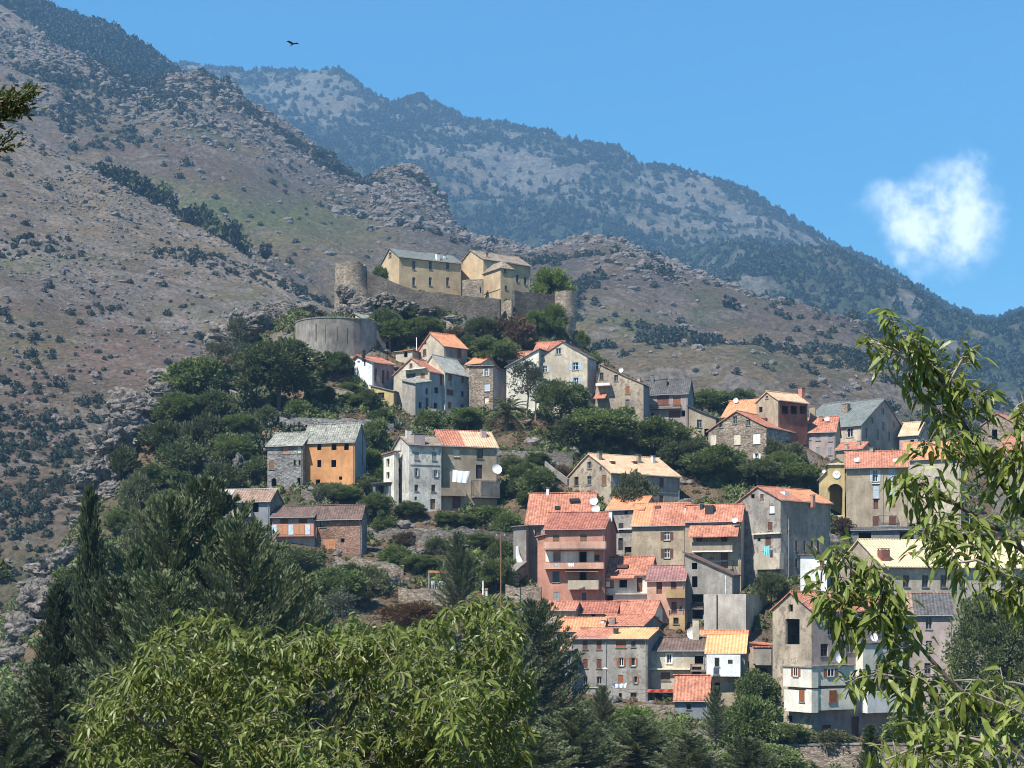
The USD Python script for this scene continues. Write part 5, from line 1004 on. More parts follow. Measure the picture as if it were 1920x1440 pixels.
wall_strip("terrace_wall", "rubble terrace at the foot of the orange house", W(Z5, (660, 520, 284, 1.6), (760, 512, 283, 1.6), (960, 484, 283, 1.8)), 2.5, "w_rubble", rough=0.25)
wall_strip("road_wall", "long grey stone road wall at the foot of the corner block", [(1330, 1400, 204, 6), (1460, 1398, 202, 6), (1640, 1396, 200, 6), (1960, 1396, 200, 6)], 6, "w_stone", 0.9, coping="w_concrete", rough=0.04)
wall_strip("terrace_wall", "stone terrace wall below the porch with the striped awning", W(Z7, (700, 965, 214, 4), (1140, 965, 213, 4)), 4, "w_stone", rough=0.1)
wall_strip("stair_wall", "white stair parapet at the left foot of the corner block", W(Z8, (160, 1190, 204, 1.6), (200, 1205, 203.5, 1.8), (290, 1262, 203, 1.2)), 1.4, "w_white", 0.35, rough=0.0)
# ------------------------------------------------------------------ trees one can tell apart: name, kind, label, foot (u, v), width and height in the picture, distance or None
PL = [
 ("evergreen_oak", "oak", "large round dark evergreen oak left of the concrete wall", 525, 772, 150, 128, None),
 ("leafy_tree", "leafy", "green tree at the foot of the concrete wall beside the white house", 632, 712, 58, 50, None),
 ("leafy_tree", "leafy", "green bush tree between the oak and the terrace wall", 592, 718, 36, 28, None),
 ("feathery_tree", "feathery", "tall thin grey-green tree on the left spur below the lookout rock", 447, 722, 46, 140, None),
 ("feathery_tree", "feathery", "second thin grey-green tree left of the tall feathery one", 412, 715, 60, 80, None),
 ("round_tree", "bright", "round bright green tree inside the citadel by the small turret", 1034, 556, 74, 46, 393),
 ("round_bush", "leafy", "small green bush between the watch tower and the barracks", 713, 530, 28, 28, 394),
 ("leafy_tree", "bright", "bright green tree on the rock under the citadel wall", 745, 655, 82, 50, None),
 ("leafy_tree", "leafy", "green tree right of the bright one under the citadel wall", 800, 642, 66, 44, None),
 ("leafy_tree", "oak", "dark tree against the citadel wall above the ruined stub", 905, 650, 70, 50, None),
 ("leafy_tree", "leafy", "light green tree behind the orange-roofed gable", 925, 692, 82, 58, None),
 ("climbing_plant", "bright", "yellow-green climber on the dark citadel wall", 1004, 626, 40, 40, 380),
 ("climbing_plant", "bright", "yellow-green tree beside the tapering foot of the small turret", 1040, 640, 44, 64, 381),
 ("dry_thicket", "dry_shrub", "brown dry thicket on the slope under the bastion corner", 965, 660, 82, 60, None),
 ("feathery_tree", "feathery", "thin pale tree in front of the white wing", 985, 778, 60, 112, 328),
 ("feathery_tree", "feathery", "thin bare-looking tree between the palm and the shuttered house", 1003, 790, 40, 110, 327),
 ("leafy_tree", "oak", "dark green tree before the shuttered house right of the palm", 1052, 800, 92, 86, 324),
 ("leafy_tree", "leafy", "wide green tree under the tan gabled house", 1132, 842, 130, 74, 316),
 ("leafy_tree", "leafy", "green tree below the dark slate roof", 1235, 862, 110, 76, 314),
 ("leafy_tree", "oak", "dark green tree right of the wide one behind the peach roof", 1290, 900, 96, 74, 306),
 ("leafy_tree", "leafy", "green tree at the left foot of the stone house with white shutters", 1345, 905, 100, 66, 299),
 ("leafy_tree", "oak", "dark green bushes before the stone house", 1420, 912, 90, 50, 297),
 ("leafy_tree", "leafy", "low green trees under the pinkish block", 1490, 918, 100, 44, 299),
 ("leafy_tree", "leafy", "tree line showing behind the slate roof on the right shoulder", 1330, 784, 84, 48, 378),
 ("leafy_tree", "oak", "dark tree top showing left of the penthouse", 1385, 780, 66, 46, 380),
 ("round_bush", "leafy", "round bush beside the porch next to the palm", 875, 808, 66, 42, None),
 ("round_bush", "shrub", "green bush above the tiled dormer of the dilapidated house", 800, 806, 48, 32, None),
 ("leafy_tree", "shrub", "bush right of the orange house by the terrace", 705, 850, 50, 56, None),
 ("leafy_tree", "leafy", "green bush at the shaded end of the orange house", 690, 895, 62, 50, None),
 ("leafy_tree", "shrub", "green bush on the path above the orange house", 715, 800, 46, 30, None),
 ("leafy_tree", "olive", "brown-green tree in front of the peach-roofed house", 1190, 958, 72, 66, 275),
 ("leafy_tree", "shrub", "green bush on the terraces left of the peach roof", 1010, 925, 66, 42, None),
 ("leafy_tree", "shrub", "green bush below the diagonal ledge wall", 972, 930, 50, 30, None),
 ("leafy_tree", "leafy", "green shrub mass under the dark terrace wall of the palms", 985, 905, 56, 36, None),
 ("leafy_tree", "shrub", "green bush under the balcony of the two-tone roofed house", 910, 985, 74, 32, None),
 ("leafy_tree", "leafy", "green bush under the peeling white house", 770, 975, 56, 32, None),
 ("leafy_tree", "leafy", "green bush at the dark end of the brick house", 705, 988, 60, 60, None),
 ("leafy_tree", "shrub", "green bush left of the wide red roof", 950, 1000, 50, 36, None),
 ("leafy_tree", "oak", "dark green tree between the grey house and the plain block", 1446, 1142, 56, 68, 247),
 ("rust_bush", "rust_tree", "rusty orange-brown tree above the bright foreground leaves", 775, 1182, 130, 48, 226),
 ("leafy_tree", "big_oak", "big dark round tree in front of the long cream building", 1872, 1275, 170, 150, 200),
 ("leafy_tree", "leafy", "green bushes at the left foot of the corner block", 1405, 1388, 110, 76, 196),
 ("leafy_tree", "leafy", "green shrub below the terracotta shed", 1240, 1400, 90, 46, 196),
 ("leafy_tree", "bright", "light green scrub under the porch wall", 1185, 1380, 90, 52, 200),
 ("leafy_tree", "olive", "olive green scrub under the tall grey house", 1095, 1370, 80, 56, 203),
 ("leafy_tree", "leafy", "green trees below the concrete house with rust shutters", 470, 1092, 110, 70, 252),
 ("leafy_tree", "oak", "dark tree below the terracotta balcony", 550, 1110, 120, 84, 250),
 ("leafy_tree", "leafy", "green tree left of the rubble terraces", 630, 1150, 110, 80, 240),
 ("leafy_tree", "feathery", "thin dark-stemmed tree before the rubble slope", 637, 1200, 70, 100, 220),
 ("leafy_tree", "leafy", "green bush behind the little terrace", 790, 1072, 70, 30, None),
 ("leafy_tree", "leafy", "green bush by the red toys on the terrace", 930, 1110, 60, 60, 250),
 ("leafy_tree", "leafy", "bush over the pergola beam", 870, 1072, 60, 36, 253),
 ("leafy_tree", "leafy", "green bush on the bank left of the corner block stair", 1475, 1402, 80, 44, 203),
 ("leafy_tree", "olive", "olive bush above the road wall under the corner block", 1560, 1402, 90, 30, 203),
 ("leafy_tree", "leafy", "green bush above the road wall right of the corner block", 1720, 1402, 120, 60, 203),
 ("leafy_tree", "oak", "dark bush against the end block below the cream building", 1800, 1395, 110, 80, 204),
 ("leafy_tree", "leafy", "green trees at the foot of the road wall", 1430, 1470, 150, 70, 190),
 ("leafy_tree", "leafy", "tall green bush left of the corner block below the grey balcony", 1420, 1345, 80, 80, 214),
]
# ------------------------------------------------------------------ houses add their own ground points to CONTROL before the hill is laid (see HOUSES)
def lay_hill():
    """The rock and terraces of the town: one height field through the measured ground points."""
    global ground
    pts = np.array(CONTROL)
    xs, ys = np.arange(-250, 281, 1.25), np.arange(-60, 545, 1.25)
    X, Y = np.meshgrid(xs, ys)
    f = LinearNDInterpolator(pts[:, :2] / [1, 1], pts[:, 2])
    Z = f(X, Y)
    Z = np.where(np.isnan(Z), -20, Z)
    Z = gaussian_filter(Z, 2.2)
    far = smoothstep(150, 230, Y)
    near_left = np.exp(-((np.interp(Y, [230, 270, 300, 346, 390], [-75, -72, -72, -70, -50]) - X) / 22) ** 2)
    Z = Z + far * (2.4 * (fbm2(X, Y, 22, 4, 5) - 0.5) + 1.6 * (ridged2(X, Y, 9, 4, 8) - 0.5) * (0.5 + 1.4 * near_left))
    gy, gx = np.gradient(Z, 1.25)
    slope = np.hypot(gx, gy)
    a, b, c = fbm2(X, Y, 14, 5, 15), fbm2(X, Y, 5, 4, 16), fbm2(X, Y, 40, 4, 17)
    col = np.broadcast_to(np.array([0.095, 0.072, 0.045]), X.shape + (3,)).copy()
    col = mixc(col, (0.15, 0.108, 0.066), smoothstep(0.5, 0.62, b) * 0.7)
    col = mixc(col, (0.036, 0.046, 0.02), smoothstep(0.44, 0.56, a) * 0.85)
    col = mixc(col, (0.115, 0.078, 0.058), smoothstep(0.55, 0.65, c) * 0.7)
    col = mixc(col, (0.17, 0.15, 0.135), smoothstep(0.75, 1.2, slope) * 0.75)
    m = obj("hillside", (np.stack([X, Y, Z], -1).reshape(-1, 3), grid_faces(*X.shape)), "hill_ground", smooth=True,
            label="steep town hill of dry grass, scrub and rock terraces", category="hill", kind="structure")
    set_primvar(m, "cover", col.reshape(-1, 3))
    rgi = RegularGridInterpolator((ys, xs), Z, bounds_error=False, fill_value=-20.0)
    ground = lambda x, y: np.asarray(rgi(np.stack(np.broadcast_arrays(y, x), -1)))
terrain_material("hill_ground", 2.2, 0.55, 0.8)
def hit(u, v, d0=120.0, d1=520.0, step=1.0):
    """Where the sight line through a picture point first meets the hill."""
    d = np.arange(d0, d1, step)
    r = ray(u, v)
    below = r[2] * d < ground(r[0] * d, d)
    k = int(np.argmax(below))
    if not below[k]: return None
    return d[k] * r
for _t in PL:
    if _t[7] is not None: ctl(_t[3], _t[4], _t[7])
lay_hill()
# valley floor under everything, out to the horizon
_g = np.linspace(-1, 1, 41); _g = np.sign(_g) * np.abs(_g) ** 2.2
GX, GY = np.meshgrid(_g * 14000, 3000 + _g * 14000)
obj("ground", (np.stack([GX, GY, np.full_like(GX, -45.0)], -1).reshape(-1, 3), grid_faces(41, 41)), "valley_ground", label="valley floor below the town hidden by trees", category="ground", kind="structure")
# ------------------------------------------------------------------ plants
def leaf_look(name, col, rough=0.55, trans=0.3, vary=0.45, dry=None):
    col = np.array(col)
    mat(name, {
        "g": ("geometry", {}), "oi": ("object_info", {}),
        "r": ("rgb_ramp", {"ramp": [(0, tuple(col * (1 - vary))), (0.45, tuple(col)), (0.85, tuple(col * (1 + vary) + [0.012, 0.006, 0])), (1.0, tuple(dry if dry is not None else col * (1 + vary)))]}),
        "ro": ("map_range", {"from_min": 0, "from_max": 1, "to_min": 0.72, "to_max": 1.28}),
        "m": ("mix", {"mix_type": "multiply", "fac": 1.0}),
        "p": ("principled_bsdf", {"roughness": rough, "specular_ior_level": 0.35}),
        "t": ("translucent_bsdf", {}), "mc": ("mix_closure", {"fac": trans}),
    }, [("g.random_per_island", "r.fac"), ("oi.random", "ro.value"), ("r.color", "m.color1"), ("ro.result", "m.color2"), ("m.color", "p.base_color"), ("m.color", "t.color"), ("p.BSDF", "mc.closure1"), ("t.BSDF", "mc.closure2")], surface="mc.closure")
leaf_look("leaf_dark", (0.185, 0.22, 0.080)); leaf_look("leaf_green", (0.235, 0.295, 0.085)); leaf_look("leaf_bright", (0.27, 0.36, 0.08)); leaf_look("leaf_olive", (0.235, 0.25, 0.11)); leaf_look("leaf_grey", (0.20, 0.22, 0.13))
leaf_look("leaf_dry", (0.28, 0.185, 0.10), vary=0.5); leaf_look("leaf_rust", (0.22,0.115,0.04)); leaf_look("leaf_straw", (0.24, 0.165, 0.075)); leaf_look("leaf_conifer", (0.21, 0.255, 0.112), 0.65, 0.15, 0.5); leaf_look("leaf_cypress", (0.115, 0.155, 0.065), 0.65, 0.15, 0.45)
leaf_look("leaf_cherry", (0.31, 0.375, 0.085), 0.42, 0.38, 0.35, (0.34, 0.36, 0.08)); leaf_look("leaf_palm", (0.17, 0.19, 0.065), 0.45, 0.15, 0.4, (0.2, 0.15, 0.06)); leaf_look("cactus_skin", (0.07, 0.095, 0.045), 0.5, 0.0, 0.5, (0.28, 0.16, 0.07)); leaf_look("leaf_agave", (0.16, 0.20, 0.15), 0.4, 0.05, 0.3)
leaf_look("leaf_maquis", (0.060, 0.070, 0.036), vary=0.5); leaf_look("leaf_pine", (0.030, 0.045, 0.022), 0.7, 0.0, 0.4); leaf_look("leaf_juniper", (0.12, 0.14, 0.035), 0.6, 0.15, 0.5)
mat("bark", {"g": ("geometry", {}), "n": ("noise_texture", {"scale": 9.0, "detail": 6.0}), "r": ("rgb_ramp", {"ramp": [(0.3, (0.035, 0.027, 0.02)), (0.7, (0.12, 0.095, 0.075))]}), "b": ("bump", {"strength": 0.8, "distance": 0.03}), "p": ("principled_bsdf", {"roughness": 0.9})}, [("g.position", "n.vector"), ("n.fac", "r.fac"), ("r.color", "p.base_color"), ("n.fac", "b.height"), ("b.normal", "p.normal")])
mat("bark_pale", {"g": ("geometry", {}), "n": ("noise_texture", {"scale": 14.0, "detail": 5.0}), "r": ("rgb_ramp", {"ramp": [(0.3, (0.14, 0.11, 0.085)), (0.7, (0.30, 0.25, 0.2))]}), "p": ("principled_bsdf", {"roughness": 0.8})}, [("g.position", "n.vector"), ("n.fac", "r.fac"), ("r.color", "p.base_color")])

def unit(v): return v / (np.linalg.norm(v, axis=-1, keepdims=True) + 1e-9)
def leaf_cards(c, d, length, width, r, fold=0.35):
    """Small folded leaves: base c, pointing along d."""
    n = len(c); d = unit(d)
    side = unit(np.cross(d, unit(r.standard_normal((n, 3)))))
    up = np.cross(side, d)
    L, Wd = np.broadcast_to(length, n)[:, None], np.broadcast_to(width, n)[:, None]
    v = np.stack([c, c + d * L * 0.5 + side * Wd * 0.5 + up * Wd * fold, c + d * L, c + d * L * 0.5 - side * Wd * 0.5 + up * Wd * fold], 1).reshape(-1, 3)
    k = np.arange(n)[:, None] * 4
    return v, np.vstack([k + [0, 1, 2], k + [0, 2, 3]])
def in_ball(r, n): return unit(r.standard_normal((n, 3))) * r.random((n, 1)) ** (1 / 3)
def crown(r, height, radius, base, clumps, per, leaf, clump_r, shape=(1, 1, 1), hollow=0.55, droop=0.0, top=1.0):
    """Leaves in uneven clumps spread through an ellipsoid between base and height."""
    u = unit(r.standard_normal((clumps, 3))); u[:, 2] = np.where(u[:, 2] < -0.5, -u[:, 2], u[:, 2])
    rad = (hollow + (1 - hollow) * r.random((clumps, 1)) ** 0.6) * (0.82 + 0.36 * r.random((clumps, 1)))
    mid = (height + base) / 2
    c = u * rad * [radius, radius, (height - base) / 2] * np.array(shape) + [0, 0, mid]
    cr = clump_r * (0.6 + 0.8 * r.random(clumps))
    k = np.repeat(np.arange(clumps), per)
    off = in_ball(r, len(k)) * cr[k][:, None] * [1, 1, 0.75]
    p = c[k] + off
    d = unit(off) * 0.8 + unit(p - [0, 0, mid]) * 0.6 + 0.5 * r.standard_normal((len(k), 3)) + [0, 0, 0.25 - droop]
    s = leaf * (0.6 + 0.8 * r.random(len(k)))
    return leaf_cards(p, d, s, s * 0.55, r), c
def limbs(r, centers, trunk_top, r0, base=(0, 0, -1.0), n=9, sides=6):
    parts = [tube([base, (np.array(base) * 0.5 + np.array(trunk_top) * 0.5) + r.standard_normal(3) * [0.12, 0.12, 0] * trunk_top[2] * 0.15, trunk_top], [r0, r0 * 0.8, r0 * 0.55], sides)]
    for i in r.choice(len(centers), min(n, len(centers)), replace=False):
        a, b = np.array(trunk_top) - [0, 0, 0.1 * trunk_top[2]], centers[i]
        m = (a + b) / 2 + [0, 0, 0.12 * np.linalg.norm(b - a)] + r.standard_normal(3) * 0.06 * np.linalg.norm(b - a)
        parts.append(tube([a, m, b], [r0 * 0.42, r0 * 0.26, r0 * 0.08], 5))
    return join(parts)
def lib(name, meshes):
    p = proto_class(name)
    for nm, vf, m in meshes: usdkit.mesh(stage, f"{p}/{nm}", vf, "/World/Looks/" + m)
    return p
TREES = {}       # kind -> list of (class path, natural height, natural width)
def tree_kind(kind, n, leaf_m, height, radius, base, clumps, per, leaf, clump_r, bark="bark", seed=0, trunk=0.5, **kw):
    TREES[kind] = []
    for i in range(n):
        r = np.random.default_rng(seed * 31 + i)
        cr, cen = crown(r, height, radius, base, clumps, per, leaf, clump_r, **kw)
        tr = limbs(r, cen, (0, 0, base + (height - base) * trunk), radius * 0.07, base=(0, 0, -2.0))
        TREES[kind].append((lib(f"{kind}_{i}", [("trunk", tr, bark), ("crown", cr, leaf_m)]), height, 2 * radius))
tree_kind("oak", 2, "leaf_dark", 8, 4.2, 1.0, 100, 110, 0.42, 0.95, seed=1, hollow=0.5)
tree_kind("big_oak", 1, "leaf_dark", 8, 4.2, 0.6, 190, 120, 0.26, 0.85, seed=11, hollow=0.55)
tree_kind("leafy", 3, "leaf_green", 7, 3.4, 0.8, 90, 104, 0.4, 0.85, seed=2, hollow=0.5)
tree_kind("bright", 2, "leaf_bright", 6, 3.4, 0.5, 90, 100, 0.38, 0.8, seed=3)
tree_kind("olive", 2, "leaf_olive", 5, 2.8, 0.4, 80, 90, 0.33, 0.7, seed=4)
tree_kind("shrub", 3, "leaf_green", 2.6, 1.9, -0.3, 56, 84, 0.29, 0.55, seed=5)
tree_kind("dark_shrub", 2, "leaf_dark", 2.6, 1.9, -0.3, 56, 84, 0.29, 0.55, seed=6)
tree_kind("dry_shrub", 2, "leaf_dry", 2.2, 1.9, -0.3, 46, 70, 0.28, 0.5, seed=7)
tree_kind("rust_tree", 1, "leaf_rust", 5, 3.6, 0.6, 80, 90, 0.36, 0.7, seed=8)
tree_kind("feathery", 2, "leaf_grey", 11, 2.2, 1.5, 70, 34, 0.3, 0.7, bark="bark_pale", seed=9, trunk=0.9, hollow=0.2)
tree_kind("thicket", 2, "leaf_olive", 2.2, 2.4, -0.4, 60, 84, 0.27, 0.5, seed=10)

GREEN_GROUPS = {}
def plant(name, kind, label, u, v, w, h, d=None, cat="tree", group=None, rot=None):
    """u, v: foot in the picture; w, h: size in picture pixels. Stands on the hill where that sight line meets it."""
    if d is None:
        p = hit(u, v)
        if p is None: return
    else: p = P(u, v, d); 
    d = p[1]; gz = float(ground(p[0], p[1])); H_, W_ = h * d / F, w * d / F
    top = p[2] + H_
    z = min(gz, p[2]) - 0.15
    i = int(abs(u * 7 + v * 13)) % len(TREES[kind]); path, nh, nw = TREES[kind][i]
    sz, sx = (top - z) / nh, W_ / nw
    return copy_of(name, path, label, cat, (p[0], p[1], z), (u * 37 + v * 11) % 360 if rot is None else rot, (sx, sx, sz), group)
def plant_all():
    for nm, kind, label, u, v, w, h, d in PL: plant(nm, kind, label, u, v, w, h, d)
    # shrubs on the left spur and the terraces: many of a kind that nothing tells apart
    r = np.random.default_rng(77)
    LM = [(627, 870, "the bright orange house"), (535, 870, "the rubble house"), (440, 975, "the concrete house with rust shutters"), (600, 1000, "the brown house with terracotta balcony"), (770, 890, "the dilapidated house"), (870, 890, "the two-tone roofed house"), (1090, 985, "the wide red roof"), (1085, 1060, "the pink house"), (1170, 890, "the peach-roofed house"),
          (950, 800, "the large date palm"), (525, 715, "the large dark oak"), (690, 715, "the white gabled house"), (815, 740, "the grey slate-roofed house"), (630, 645, "the round concrete wall"), (850, 570, "the citadel wall"), (1060, 600, "the small turret"), (495, 600, "the lookout rock"), (470, 800, "the prickly pears"), (1470, 1000, "the grey house with washing"), (1165, 750, "the tan gabled house"), (1030, 720, "the blue-shuttered house"), (830, 1085, "the pergola"), (820, 1000, "the long dark terrace wall"), (225, 840, "the fissured cliff"), (168, 1000, "the tall columnar cypress"), (447, 650, "the tall feathery tree"), (1600, 940, "the tall house by the chapel"), (900, 720, "the narrow brown stone house"), (330, 960, "the tip of the big cedar")]
    def near_label(lb, u, v):
        k = min(range(len(LM)), key=lambda j: (LM[j][0] - u) ** 2 + (1.3 * (LM[j][1] - v)) ** 2); a, b, nm = LM[k]
        dx, dy = u - a, v - b
        side = ("left of" if dx < 0 else "right of") if abs(dx) > abs(dy) * 0.9 else ("just above" if dy < 0 else "just below")
        far_ = "" if math.hypot(dx, dy) < 75 else "farther "
        return lb.replace("on the steep town slope", far_ + side + " " + nm)
    spots = [(370, 742, 90, 64), (335, 800, 80, 60), (310, 850, 70, 56), (400, 790, 70, 46), (390, 850, 90, 64), (440, 880, 80, 56), (350, 900, 90, 66), (300, 930, 80, 60), (420, 930, 80, 54), (480, 905, 60, 44), (260, 960, 70, 60), (330, 990, 90, 66), (270, 1040, 80, 60),
             (410, 1010, 80, 50), (500, 1060, 70, 40), (230, 900, 50, 46), (450, 820, 60, 44), (360, 690, 46, 38), (318, 715, 44, 40), (225, 1010, 60, 50), (200, 1090, 80, 60), (140, 1130, 70, 60), (560, 780, 50, 24), (500, 800, 40, 30), (610, 760, 40, 30), (660, 765, 46, 30), (690, 770, 40, 30), (620, 935, 50, 24), (650, 945, 50, 28), (720, 925, 46, 40), (690, 930, 46, 36),
             (840, 985, 50, 24), (870, 990, 40, 22), (990, 950, 40, 26), (1010, 880, 40, 26), (960, 890, 40, 24), (1050, 905, 40, 30), (1100, 800, 50, 40), (1070, 840, 60, 40), (1180, 800, 60, 40), (760, 745, 30, 26), (655, 745, 40, 24), (590, 755, 40, 24), (840, 700, 34, 26), (880, 665, 44, 34), (850, 650, 40, 30), (720, 615, 44, 36), (770, 600, 40, 26), (690, 625, 30, 26), (820, 600, 36, 24), (1090, 650, 26, 24), (1110, 690, 30, 22),
             (740, 1060, 50, 30), (720, 1000, 44, 30), (760, 1020, 40, 22), (940, 1060, 50, 36), (900, 1030, 50, 26), (960, 1090, 40, 40), (820, 1040, 40, 24), (700, 1110, 60, 36), (660, 1090, 50, 30), (1420, 1040, 40, 26), (1440, 1080, 46, 30), (1580, 1000, 40, 24), (1480, 990, 40, 30), (1452, 872, 56, 36), (1482, 878, 56, 34), (1466, 890, 60, 36), (1500, 895, 50, 26)]
    for i, (u, v, w, h) in enumerate(spots):
        k = ["shrub", "dark_shrub", "thicket", "leafy"][int(r.integers(4))] if i % 9 or i < 30 else "dry_shrub"
        names = {"dry_shrub": ("dry_shrub", "brown dried shrub on the steep town slope", "dry shrubs on the town slope"), "thicket": ("thicket", "olive green thicket on the steep town slope", "olive thickets on the town slope")}
        nm, lb, g = names.get(k, ("slope_shrub", "green shrub on the steep town slope", "green shrubs on the town slope"))
        lb2 = near_label(lb, u, v)
        plant(nm, k, lb2, u, v, w * (0.9 + 0.3 * r.random()), h * (0.9 + 0.3 * r.random()), None, "shrub", g)
plant_all()
# ---- palms
def palm(name, label, u, v_foot, v_crown, w, d, seed):
    r = np.random.default_rng(seed); foot = P(u, v_foot, d); foot[2] = min(foot[2], float(ground(foot[0], foot[1]))) - 0.2
    top = P(u, v_crown, d)[2] - foot[2]; R = w * d / F / 2
    o = thing(name, label, "palm tree", foot)
    obj("trunk", tube([(0, 0, 0), (0.1, 0, top * 0.5), (0, 0, top)], [0.5, 0.42, 0.5], 9), "bark", o)
    k = 0
    for i in range(64):
        a = r.random() * 2 * np.pi; el = np.radians(r.uniform(-35, 82)); L = R * r.uniform(0.9, 1.12)
        t = np.linspace(0, 1, 8)[:, None]
        h = np.array([math.cos(a), math.sin(a), 0]); p = np.array([0, 0, top]) + h * L * t * math.cos(el * 0.8) + np.array([0, 0, 1]) * (L * (t * math.sin(el) - 0.50 * t ** 2.1))
        tg = unit(np.gradient(p, axis=0)); side = np.cross(tg, [0, 0, 1.0]); side = unit(side); nn = np.cross(side, tg)
        cs, ds = [], []
        for s in (-1, 1):
            q = np.linspace(0.12, 1, 26); pos = np.stack([np.interp(q, t[:, 0], p[:, j]) for j in range(3)], 1); sd = np.stack([np.interp(q, t[:, 0], side[:, j]) for j in range(3)], 1); tt = np.stack([np.interp(q, t[:, 0], tg[:, j]) for j in range(3)], 1)
            cs.append(pos); ds.append(sd * s + tt * 0.7 + [0, 0, 0.15] - 0.25 * np.array([0, 0, 1]) * q[:, None])
        c, dd = np.vstack(cs), np.vstack(ds)
        lv = leaf_cards(c, dd, 0.62 * (R / 4.2) * np.concatenate([np.sin(np.linspace(0.5, 2.9, 26))] * 2), 0.14, r, 0.1)
        obj("frond", join([tube(p, np.linspace(0.05, 0.015, 8), 4), lv]), "leaf_palm" if el > -0.25 else "leaf_straw", o)
palm("palm_tree", "large date palm with spreading fronds in front of the white wing", 950, 842, 774, 112, 320, 4)
palm("palm_tree", "smaller date palm right of and below the large one", 1032, 858, 818, 70, 316, 5)
# ---- agave and prickly pears
def agave(u, v, w):
    p = hit(u, v); R = w * p[1] / F / 2; r = np.random.default_rng(3)
    o = thing("agave", "silvery spiky agave on the bank above the dilapidated house", "agave", p)
    for i in range(26):
        a = i * 2.4; el = np.radians(12 + 70 * i / 26); d = np.array([math.cos(a) * math.cos(el), math.sin(a) * math.cos(el), math.sin(el)])
        s = unit(np.cross(d, [0, 0, 1.0])); n = np.cross(s, d); L = R * 1.25
        v_ = [0.1 * d, L * 0.35 * d + s * 0.17 * R * 0.55 + n * 0.06, L * d + [0, 0, 0.1 * R], L * 0.35 * d - s * 0.17 * R * 0.55 + n * 0.06, L * 0.35 * d - n * 0.04]
        obj("leaf", (np.array(v_), np.array([[0, 1, 4], [0, 4, 3], [4, 1, 2], [4, 2, 3], [0, 3, 1], [1, 3, 2]])), "leaf_agave", o)
agave(745, 806, 40)
def pear_proto(seed):
    r = np.random.default_rng(seed); pads = []
    base = trimesh.creation.icosphere(1, 1.0)
    def pad(at, direction, yaw, s):
        d = unit(np.array(direction)); w = np.array([math.cos(yaw), math.sin(yaw), 0]); w = unit(w - d * (w @ d)); n = np.cross(d, w)
        M = np.stack([w * s * 0.36, d * s * 0.5, n * s * 0.07], 1)
        pads.append((base.vertices @ M.T + at + d * s * 0.5, base.faces)); return at + d * s
    for i in range(9):
        at = np.array([r.uniform(-1.2, 1.2), r.uniform(-1.2, 1.2), -0.1]); tip = pad(at, (r.normal(0, .25), r.normal(0, .25), 1), r.random() * 6, 0.62)
        for j in range(2):
            t2 = pad(tip, (r.normal(0, .6), r.normal(0, .6), 1), r.random() * 6, 0.56)
            for k in range(2):
                t3 = pad(t2, (r.normal(0, .7), r.normal(0, .7), .9), r.random() * 6, 0.5)
                if r.random() < 0.6: pad(t3, (r.normal(0, .7), r.normal(0, .7), .9), r.random() * 6, 0.42)
    return lib(f"prickly_pear_{seed}", [("pads", join(pads), "cactus_skin")])
PEARS = [pear_proto(i) for i in range(2)]
_r = np.random.default_rng(15)
for u, v in [(400, 815), (425, 800), (450, 770), (455, 800), (480, 790), (500, 805), (470, 830), (440, 840), (520, 825), (490, 840), (540, 815), (410, 850), (460, 860), (480, 745), (450, 740), (430, 770), (385, 840), (500, 770), (525, 800), (470, 760), (555, 820), (500, 860)]:
    p = hit(u, v)
    if p is not None: copy_of("prickly_pear", PEARS[int(_r.integers(2))], "grey-green prickly pear clump on the crag left of the orange house", "cactus", p - [0, 0, 0.2], _r.random() * 360, _r.uniform(1.1, 1.7), "prickly pears on the crag left of the orange house")
# ------------------------------------------------------------------ what grows and lies on the slopes
def instancer(name, label, cat, protos, pos, scale, rot, which=None, kind="stuff"):
    pi = UsdGeom.PointInstancer.Define(stage, path_for(name)); tag(pi, label, cat, kind=kind); pp = []
    for i, (vf, m) in enumerate(protos):
        q = usdkit.mesh(stage, f"{pi.GetPath()}/kinds/kind_{i}", vf, "/World/Looks/" + m); pp.append(q.GetPath())
    n = len(pos); r = np.random.default_rng(n)
    pi.CreatePrototypesRel().SetTargets(pp)
    pi.CreateProtoIndicesAttr(Vt.IntArray.FromNumpy((r.integers(0, len(pp), n) if which is None else which).astype(np.int32)))
    pi.CreatePositionsAttr(Vt.Vec3fArray.FromNumpy(np.asarray(pos, np.float32)))
    s = np.asarray(scale, np.float32); s = np.repeat(s[:, None], 3, 1) if s.ndim == 1 else s
    pi.CreateScalesAttr(Vt.Vec3fArray.FromNumpy(s))
    h = np.asarray(rot) / 2; z = np.zeros(n)
    pi.CreateOrientationsAttr(Vt.QuathArray([Gf.Quath(float(math.cos(a)), 0, 0, float(math.sin(a))) for a in h]))
    return pi
def puff(seed, n=60, leaf=0.3, flat=0.8, cone=False):
    """A small bush or tree crown for the far slopes, one unit high."""
    r = np.random.default_rng(seed)
    u = unit(r.standard_normal((n, 3))) * (0.75 + 0.35 * r.random((n, 1))); u[:, 2] = np.abs(u[:, 2])
    if cone: u[:, :2] *= (1.05 - 0.9 * np.clip(u[:, 2:], 0, 1)) * 0.5
    else: u *= [0.62, 0.62, flat]
    v, f = leaf_cards(u, u + 0.7 * r.standard_normal((n, 3)), leaf, leaf * 0.8, r)
    core = trimesh.creation.icosphere(1, 1.0); w = core.vertices * ([0.36, 0.36, 0.75] if cone else [0.5, 0.5, 0.62]) * (0.85 + 0.3 * r.random((len(core.vertices), 1)))
    return join([(v, f), (w + [0, 0, 0.12], core.faces)])
